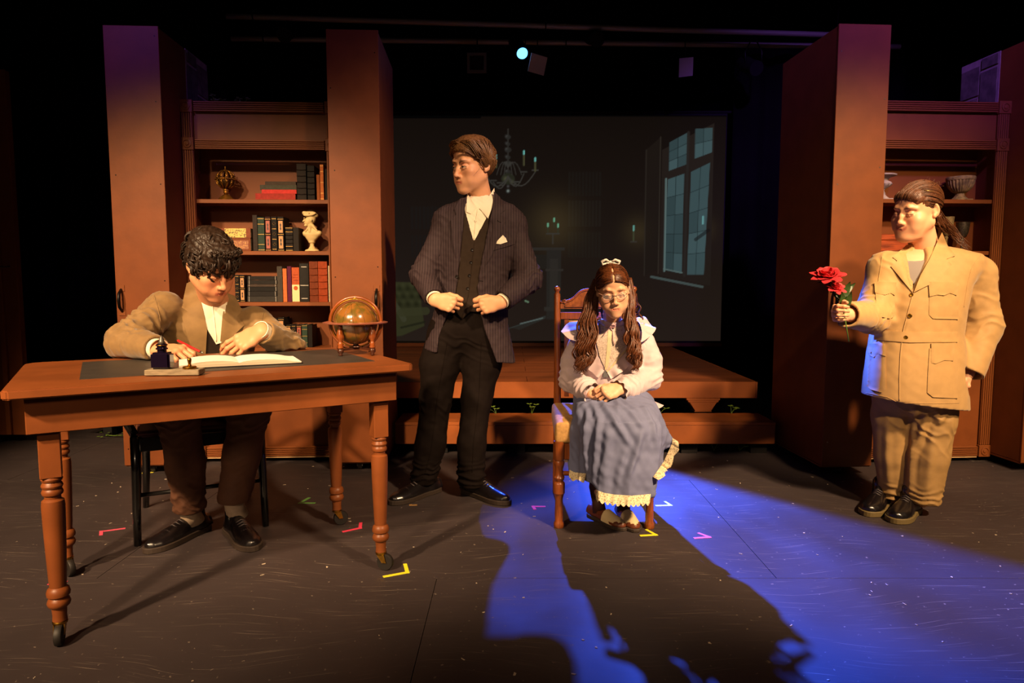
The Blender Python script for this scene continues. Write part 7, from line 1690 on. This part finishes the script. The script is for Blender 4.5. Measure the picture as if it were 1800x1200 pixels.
    def fall(name, guides, nl, seed):
        g = random.Random(seed); mb = MB(); ncl = 9; cl = [(g.uniform(-1, 1), g.uniform(-1, .6), g.uniform(0, 6.28), g.uniform(.075, .105), g.uniform(.86, 1.0)) for _ in range(ncl)]
        for k in range(nl):
            cs, cdp, cph, lam, end = cl[k % ncl]; s_ = cs * .85 + g.uniform(-.34, .34); dep = cdp * .8 + g.uniform(-.4, .4); ph = cph + g.uniform(-.5, .5); P = []; n = 30; end *= g.uniform(.93, 1.0)
            for i in range(n + 1):
                t = i / n * end; idx = t * (len(guides) - 1); j = min(int(idx), len(guides) - 2); fr = idx - j; A, B = guides[j], guides[j + 1]
                c = at(A[0] + (B[0] - A[0]) * fr, A[1] + (B[1] - A[1]) * fr, A[2] + (B[2] - A[2]) * fr); w_ = A[3] + (B[3] - A[3]) * fr; am = .011 * max(0, min(1, t * 1.8 - .2)); cw = 1 - .35 * math.sin(2 * PI * t * .40 / lam + cph) * min(1, t * 1.5)
                L_ = t * .40; P.append(c + Vector(((cs * .85 + (s_ - cs * .85) * cw) * w_ + am * math.sin(2 * PI * L_ / lam + ph), dep * w_ * .6 + am * .8 * math.cos(2 * PI * L_ / lam + ph), 0)))
            r = g.uniform(.0030, .0056); mb.tube(P, [r * (.6 + .4 * math.sin(PI * min(1, .2 + .8 * i / n))) * (1 if i < n - 5 else (n - i + 1) / 7) for i in range(n + 1)], 6, flat=.55)
        return mb.build(name, M_hairlong, hr, smooth=True, world=True)
    fall('hair_fall', [(1052, 490, 3.03, .018), (1042, 520, 3.01, .026), (1036, 552, 2.99, .034), (1034, 585, 2.965, .042), (1031, 618, 2.945, .044), (1026, 645, 2.94, .034), (1024, 662, 2.94, .018)], 130, 41)
    fall('hair_fall', [(1103, 488, 3.03, .018), (1108, 520, 3.01, .024), (1106, 552, 2.99, .028), (1110, 585, 2.965, .034), (1114, 618, 2.945, .034), (1117, 642, 2.94, .026), (1116, 660, 2.94, .014)], 110, 42)
    fall('hair_fall', [(1056, 500, 3.09, .03), (1050, 560, 3.12, .04), (1052, 610, 3.18, .04)], 14, 43); fall('hair_fall', [(1100, 500, 3.09, .03), (1112, 545, 3.12, .035), (1118, 590, 3.16, .03)], 14, 44)
    # white hair bow on the crown
    c = HM @ Vector((0, .045, .128)); bo = MB().sphere(c, .007, 10, 8)
    for s_ in (-1, 1): bo.tube([c, c + Vector((s_ * .02, -.004, .010)), c + Vector((s_ * .038, 0, .004)), c + Vector((s_ * .034, .004, -.010)), c + Vector((s_ * .014, 0, -.004)), c], [.005, .010, .012, .010, .008, .005], 8, flat=.6)
    bo.build('hair_bow', M_white_rib, pr, smooth=True, world=True, label='white fabric hair bow')
    MB().sphere(HM @ Vector((.074, .012, -.045)), .0035, 8, 6).build('earring', M_white_rib, pr, smooth=True, world=True)
girl()
# ================================================================== PERSON IN KHAKI WITH A ROSE
M_khaki = mat('khaki_drill', 'a88450', .72, var=.08, vscale=30, bump=.06, bscale=320, sheen=.2)
M_khaki2 = mat('khaki_trousers', '9c7a48', .74, var=.10, vscale=25, bump=.06, bscale=320)
M_tee = mat('grey_tshirt', '7c7470', .85)
M_welt = mat('boot_welt', '6a5a36', .6)
M_hairpony = mat('auburn_brown_hair', '55301a', .48, var=.45, vscale=130, spec=.4)
def khaki_person():
    SK, LIPC = 'd89e78', 'b45a4c'; Y0 = 3.07; a_ = lambda px, py, Y=3.07: at(px, py, Y)
    pr = thing('person', 'smiling person in a khaki military tunic and trousers holding out a red rose', 'person', (1.80, 3.06, 0))
    def row(py, l_, r_, ry, Y=Y0): A, B = a_(l_, py, Y), a_(r_, py, Y); return (A.z, (A.x + B.x) / 2, Y, (B.x - A.x) / 2, ry)
    rows = [row(432, 1606, 1656, .05), row(439, 1585, 1692, .075), row(447, 1560, 1722, .095), row(458, 1552, 1726, .112), row(475, 1548, 1718, .128), row(500, 1546, 1700, .145), row(540, 1542, 1690, .152), row(585, 1537, 1684, .148), row(620, 1531, 1687, .155), row(665, 1525, 1690, .165), row(722, 1519, 1693, .17)]
    sL, eL, wL = a_(1556, 470, 3.07), a_(1533, 556, 3.02), a_(1489, 553, 2.86); sR, eR, wR = a_(1712, 482, 3.10), a_(1728, 572, 3.08), a_(1700, 657, 3.02)
    v = Vol((1.38, 2.72, .47), (2.24, 3.38, 1.30), .0052)
    v.loft(rows, .01); v.chain([sL + Vector((.01, 0, 0)), eL, wL], [.074, .072, .055], .03); v.chain([sR, eR, wR], [.082, .075, .066], .03)
    v.ell(sL + Vector((0, 0, .0)), (.066, .074, .046), .05); v.ell(sR + Vector((.0, 0, .004)), (.066, .074, .050), .06)
    dL, dR = (wL - eL).normalized(), (wR - eR).normalized(); v.half(wL, dL, .085).half(wR, dR, .09)
    v.cone(wL - dL * .035, wL + dL * .05, .043, .043, 0, '-').cone(wR - dR * .03, wR + dR * .05, .054, .054, 0, '-')
    pL, pR = a_(1520, 694), a_(1690, 716); s_ = (pR.z - pL.z) / (pR.x - pL.x); q = v.sl((1.3, 2.7, .4), (2.3, 3.4, .85)); x, y, z = v.pts(q)
    arm = np.sqrt((x - wR.x) ** 2 + (y - wR.y) ** 2) > 2; v.D[q] = np.maximum(v.D[q], (pL.z + s_ * (x - pL.x)) - z + 0 * y)
    polycut(v, pxpoly([(1604, 425), (1646, 425), (1634, 455), (1604, 511)], 2.95), 2.5, 3.045, .004)
    jk, bj = cloth('tunic', v, M_khaki, pr, 2, [(eL, dL, .09, .04, .007, .12), (sL, (1, 0, .5), .06, .05, .003, .12), ((sR + eR) / 2, (eR - sR), .12, .07, .003, .12), (eR, (eR - sR), .07, .05, .004, .12)], .0013, 51, lam=.08)
    # T-shirt in the neck opening
    v = Vol((1.55, 2.85, .95), (2.05, 3.3, 1.30), .006); v.loft([(r_[0], r_[1], r_[2], max(r_[3] - .02, .03), r_[4] - .016) for r_ in rows[1:6]], .01)
    q = v.sl((1.5, 2.8, .9), (2.1, 3.4, 1.35)); x, y, z = v.pts(q); v.D[q] = np.maximum(v.D[q], z - (a_(1618, 458, 2.95).z + 3.0 * (x - a_(1618, 458, 2.95).x) ** 2) + 0 * y)
    te, bt = cloth('t_shirt', v, M_tee, pr, 2)
    # trousers
    v = Vol((1.44, 2.80, .05), (2.20, 3.36, .86), .0055); v.ell(a_(1607, 690), (.175, .15, .12), .04)
    v.chain([a_(1572, 690, 3.10), a_(1566, 730, 3.11), a_(1566, 800, 3.13), a_(1570, 866, 3.14)], [.09, .080, .070, .062], .02)
    v.chain([a_(1640, 690, 3.07), a_(1635, 735, 3.06), a_(1630, 800, 3.05), a_(1622, 872, 3.04)], [.11, .104, .088, .076], .02)
    v.half(a_(1570, 874, 3.14), (0, .1, -1), .10).half(a_(1622, 880, 3.04), (0, .1, -1), .11)
    tr, btr = cloth('trousers', v, M_khaki2, pr, 2, [(a_(1570, 862, 3.14), (0, 0, 1), .04, .03, .006, .12), (a_(1622, 868, 3.04), (0, 0, 1), .04, .03, .006, .12), (a_(1625, 745, 2.98), (.8, 0, 1), .09, .06, .005, .16)], .0018, 52, lam=.10, ridges=[([(1610, 722), (1604, 770), (1601, 820), (1599, 868)], .010, .014), ([(1628, 728), (1614, 775), (1604, 800)], .012, .014), ([(1645, 724), (1652, 742), (1668, 722)], .008, .012), ([(1640, 770), (1634, 820), (1630, 870)], .006, .016), ([(1560, 740), (1558, 800), (1562, 860)], .005, .014)])
    for hl, to in (((1.785, 3.20, 0), (1.645, 3.05, 0)), ((1.865, 3.10, 0), (1.715, 2.955, 0))):
        up, bs, M4 = shoe(pr, hl, to, .25, .10, .078, M_shoe, M_welt, name='boot', sole_t=.022); laces(up, M4, .25, .078, M_btn, 4, x0=.10, sole_t=.022)
    # skin
    HM = head_matrix(a_(1612, 370, 3.03), -68, 10, 6, .99); nb = HM.inverted() @ (a_(1630, 462, 3.09))
    hV, hF, hC = head_mesh(dict(skin=SK, lip=LIPC, hair='4a2412', neck_base=tuple(nb), nr=.056, fat=.006, smile=.009, fw=1.03, browt=.8, nose=.96))
    ch = Vol((1.6, 2.85, 1.02), (2.08, 3.25, 1.28), .006); ch.loft([(r_[0], r_[1], r_[2], max(r_[3] - .03, .03), r_[4] - .022) for r_ in rows[:6]], .01); cV, cF = ch.mesh(); cV = relax(cV, cF, 2)
    hdL = hand(wL + dL * .012, (-.78, -.45, .10), (.6, -.75, 0), 1, [(.9, 1.1, .6), (.95, 1.2, .7), (1.0, 1.2, .7), (1.05, 1.2, .7)], thumb=((.75, .55, .3), (.75, .2, .6), (.5, -.1, .85)), arm=wL - dL * .05, s=.86)
    hdR = hand(wR - dR * .022, (-.16, -.1, -1), (-.8, .3, .1), -1, [(.7, .9, .5), (.75, 1.0, .5), (.8, 1.0, .5), (.85, 1.0, .5)], thumb=((.9, .3, .3), (.95, .1, .3), (1, -.1, .3)), arm=wR - dR * .08, s=.84)
    core = body_core([([a_(1625, 480, 3.1), a_(1610, 690, 3.09)], [.09, .11]), ([sL, eL, wL], [.045, .04, .03]), ([sR, eR, wR], [.045, .04, .03]), ([a_(1572, 690, 3.1), a_(1570, 872, 3.15)], [.06, .034]), ([a_(1640, 690, 3.07), a_(1622, 878, 3.05)], [.07, .036])], [], SK)
    join_skin('body', [(xf(hV, HM), hF, hC), (cV, cF, np.tile(skincol(SK), (len(cV), 1))), hand_part(hdL, SK, LIPC), hand_part(hdR, SK, LIPC), core], pr)
    # tunic details
    patch('lapel', [(1604, 430), (1594, 430), (1569, 452), (1577, 458), (1566, 468), (1586, 492), (1604, 514), (1605, 487), (1605, 452)], bj, M_khaki, jk, .005, .004, it=8)
    patch('lapel', [(1648, 424), (1656, 408), (1666, 432), (1680, 449), (1664, 455), (1673, 465), (1640, 497), (1606, 514), (1618, 484), (1634, 455)], bj, M_khaki, jk, .005, .004, it=8)
    sm = lambda pts, closed=False, r=.0012: seam('stitching', pts, bj, r, M_khaki, jk, 4, .0008, closed)
    for poly, flap in (([(1538, 499), (1575, 499), (1572, 556), (1565, 560), (1546, 556), (1541, 550)], [(1537, 495), (1576, 496), (1573, 519), (1566, 515), (1556, 518), (1548, 517), (1538, 514)]),
                       ([(1634, 499), (1685, 499), (1685, 561), (1640, 560), (1633, 553)], [(1632, 495), (1687, 496), (1682, 519), (1670, 515), (1660, 519), (1648, 518), (1634, 521)])):
        patch('pocket', poly, bj, M_khaki, jk, .0015, .0025, it=3); patch('pocket_flap', flap, bj, M_khaki, jk, .0055, .003, it=4)
    patch('pocket', [(1527, 622), (1556, 618), (1557, 684), (1550, 690), (1530, 684), (1523, 678)], bj, M_khaki, jk, .0015, .004, it=3); patch('pocket_flap', [(1526, 604), (1556, 604), (1557, 626), (1545, 622), (1535, 628), (1526, 622)], bj, M_khaki, jk, .006, .003, it=4)
    patch('pocket', [(1634, 612), (1683, 612), (1684, 700), (1640, 698), (1630, 690), (1631, 660)], bj, M_khaki, jk, .0015, .004, it=3); patch('pocket_flap', [(1637, 603), (1679, 603), (1676, 634), (1660, 633), (1645, 639), (1637, 638)], bj, M_khaki, jk, .006, .003, it=4)
    patch('waist_band', [(1537, 579), (1600, 584), (1684, 583), (1684, 601), (1600, 602), (1536, 597)], bj, M_khaki, jk, .002, .0025, it=3)
    sm([(1605, 514), (1597, 545), (1588, 580), (1583, 620), (1581, 660), (1581, 712)], r=.0022); sm([(1551, 450), (1547, 475), (1543, 500)]); sm([(1724, 448), (1708, 470), (1700, 500), (1694, 540)])
    sm([(1522, 690), (1560, 698), (1583, 709)]); sm([(1585, 708), (1640, 709), (1686, 708)])
    for px, py, r in ((1599, 555, .0095), (1592, 593, .0100), (1602, 518, .008), (1549, 512, .0055), (1666, 513, .0060), (1533, 620, .0055)): button(px, py, bj, r, M_brass, jk, 'brass_button')
    # hair pulled back, low ponytail
    hl = ([-.14, -.095, -.08, -.06, -.03, .0, .03, .06, .12], [.062, .058, .052, .038, .018, .014, .0, -.045, -.07])
    hr = hair_cap('hair', M_hairpony, pr, HM, hl, .005, .0014, 8, lam=.025, arch=4.0); hlf = lambda p_: np.interp(p_.y, hl[0], hl[1])
    def stp(p_, g, n):
        pts = []; q = p_.copy(); lift = g.uniform(1.06, 1.12)
        for i in range(n):
            pts.append(on_skull(q, lift)); tgt = Vector((0.02, .11, -.02)); d = (tgt - q) + Vector((0, 0, .02 + .22 * max(0, -q.y - .02) / .09)); nn = (q - CR_C).normalized(); d -= nn * d.dot(nn)
            if d.length < .012: break
            d.normalize(); q2 = on_skull(q + d * .013, 1)
            if q2.z < hlf(q2) - .004: break
            q = q2
        if len(pts) < 3: pts = [on_skull(p_, 1.06), on_skull(p_ + Vector((0, .005, -.002)), 1.07), on_skull(p_ + Vector((0, .010, -.004)), 1.05)]
        return pts
    locks('hair_locks', [on_skull(Vector((x_, -.092, np.interp(-.09, hl[0], hl[1]) - 4 * x_ * x_ + .003)), 1.05) for x_ in np.linspace(-.06, .06, 60)] + skull_roots(480, 25, lambda p_: p_.z > hlf(p_) + .003), stp, M_hairpony, hr, HM, .0028, 13, 26)
    g = random.Random(9); mb = MB(); b0 = HM @ Vector((.01, .112, -.02))
    for k in range(70):
        s1, s2 = g.uniform(-1, 1), g.uniform(-1, 1); P = []; n = 16; ph = g.uniform(0, 6.28)
        gd = [b0, b0 + Vector((.028, .02, -.03)), at(1672, 405, 3.12), at(1690, 425, 3.10), at(1706, 436, 3.08)]; gd = resample3(gd, n); e = g.uniform(.6, 1)
        for i in range(n + 1):
            t = i / n * e; c = gd[int(t * n)]; wd = .014 + .016 * math.sin(PI * min(1, t * 1.1)); P.append(c + Vector((s1 * wd * .7 + .006 * math.sin(9 * t + ph), s2 * wd * .7, s2 * wd + .006 * math.cos(8 * t + ph))))
        r = g.uniform(.0025, .0042); mb.tube(P, [r * (1 - .75 * i / n) for i in range(n + 1)], 5, flat=.7)
    mb.build('ponytail', M_hairpony, hr, smooth=True, world=True); mb = MB()
    for k in range(26):
        q = on_skull(Vector((g.uniform(-.05, .07), g.uniform(-.02, .09), .11)), 1.08); d = Vector((g.uniform(-.3, .6), g.uniform(0, .8), g.uniform(.1, .7))).normalized() * g.uniform(.015, .035)
        mb.tube([HM @ q, HM @ (q + d * .6 + Vector((.004, 0, .004))), HM @ (q + d)], [.0008, .0006, .0003], 4)
    tag(mb.build('flyaway_hairs', M_hairpony, hr, smooth=True, world=True), kind='stuff')
    MB().tube([HM @ on_skull(Vector(p_), 1.15) for p_ in ((.052, -.03, .085), (.062, -.015, .082), (.068, .0, .078))], .0015, 6).build('hair_clip', mat('gold_clip', 'c8a060', .3, metal=.8), hr, smooth=True, world=True)
    # the rose, held in the hand
    grip = hdL[0].mean(0); hc = wL + dL * .012 + Vector((-.80, -.35, .12)).normalized() * .075
    hx = a_(1484, 548, hc.y - .005)
    rs = thing('rose', 'red artificial rose with two blooms and green leaves held out in a hand', 'rose', hx)
    M_stem = mat('rose_stem', '4c6a22', .5); M_rleaf = mat('rose_leaf', '2c4218', .45, var=.25, vscale=60)
    M_rose = mat('rose_petal', 'c42830', .55, var=.25, vscale=40)
    L3 = lambda px, py, Y: a_(px, py, Y) - hx
    Yr = hx.y
    MB().tube([L3(1492, 600, Yr), L3(1487, 570, Yr), L3(1483, 548, Yr), L3(1475, 522, Yr - .005), L3(1462, 500, Yr - .01), L3(1455, 488, Yr - .01)], [.0022, .0025, .003, .003, .0028, .003], 8).build('stem', M_stem, rs, smooth=True)
    MB().tube([L3(1475, 522, Yr - .005), L3(1468, 514, Yr - .02), L3(1466, 508, Yr - .02)], .0022, 8).build('side_stem', M_stem, rs, smooth=True)
    def petal(c, ax, ang, r, open_, wd, nm, parent):
        X, Yv, Z = frame(ax); e = X * math.cos(ang) + Yv * math.sin(ang); s_ = Z.cross(e); vs = []; nu, nv = 6, 6
        for j in range(nv + 1):
            t = j / nv
            for i in range(nu + 1):
                w_ = (i / nu - .5) * 2; half = wd * math.sin(PI * (.12 + .62 * t)) ; cup = 1 - .35 * w_ * w_
                rad = r * (.18 + open_ * t ** 1.2 + .12 * open_ * max(0, t - .75) * 4) * cup; hgt = r * (1.05 * t - .25 * open_ * t * t * 1.6 + .10 * math.sin(3 * w_) * t * .5)
                vs.append(c + e * rad + s_ * (half * w_ * r) + Z * hgt)
        th_ = Vector(Z) * .0008; N_ = len(vs); vs = vs + [p_ + e * .0008 for p_ in vs]; fs = [(j * 7 + i, j * 7 + i + 1, (j + 1) * 7 + i + 1, (j + 1) * 7 + i) for j in range(nv) for i in range(nu)]; fs += [(a + N_, d + N_, c_ + N_, b + N_) for a, b, c_, d in fs]
        rim = [i for i in range(7)] + [j * 7 + 6 for j in range(1, 7)] + [42 + i for i in range(5, -1, -1)] + [j * 7 for j in range(5, 0, -1)]; fs += [(rim[k], N_ + rim[k], N_ + rim[(k + 1) % len(rim)], rim[(k + 1) % len(rim)]) for k in range(len(rim))]
        MB().add(vs, fs).build(nm, M_rose, parent, smooth=60)
    for (c, ax, r, lb) in ((L3(1454, 490, Yr - .01), (-.18, -.45, .9), .046, 'open red bloom'), (L3(1466, 508, Yr - .02), (.1, -.55, .7), .030, 'smaller red bloom below the open one')):
        bloom = MB().sphere(c, r * .16, 12, 8).build('bloom', M_rose, rs, smooth=True, label=lb)
        for ring, (n, op, wd) in enumerate(((3, .18, .55), (4, .42, .62), (5, .75, .66), (6, 1.15, .70), (7, 1.5, .66))):
            for k in range(n): petal(c, ax, 2 * PI * k / n + ring * .7, r * (.95 if ring < 3 else .85), op, wd, 'petal', bloom)
        for k in range(5):
            X, Yv, Z = frame(ax); an = 2 * PI * k / 5; e = X * math.cos(an) + Yv * math.sin(an); s_ = Z.cross(e)
            MB().add([c - Z * .002, c + e * r * .5 + s_ * r * .18 - Z * .006, c + e * r * 1.1 - Z * .004, c + e * r * .5 - s_ * r * .18 - Z * .006], [(0, 1, 2), (0, 2, 3)]).build('sepal', M_rleaf, bloom)
    for (b, t, wd, dp) in (((1478, 525), (1494, 495), .018, -.01), ((1476, 520), (1503, 497), .014, .015), ((1484, 545), (1478, 512), .018, -.02), ((1484, 545), (1496, 512), .016, -.015), ((1478, 528), (1462, 512), .012, .01), ((1486, 535), (1488, 500), .015, .01)):
        p0, p1 = L3(*b, Yr), L3(*t, Yr + dp); d = p1 - p0; s_ = d.cross(Vector((.2, -1, .2))).normalized(); up = Vector((0, -.006, .0)); vs = []; n = 6
        for i in range(n + 1):
            q = i / n; h_ = wd * math.sin(PI * q ** .8); c = p0 + d * q; vs += [c - s_ * h_ + up, c, c + s_ * h_ + up]
        N_ = len(vs); vs += [p_ + Vector((0, .0008, 0)) for p_ in vs]; fs = []
        for i in range(n): fs += [(i * 3, i * 3 + 1, i * 3 + 4, i * 3 + 3), (i * 3 + 1, i * 3 + 2, i * 3 + 5, i * 3 + 4)]
        fs += [tuple(N_ + k for k in reversed(f_)) for f_ in fs]; MB().add(vs, fs).build('leaf', M_rleaf, rs, smooth=60)
khaki_person()
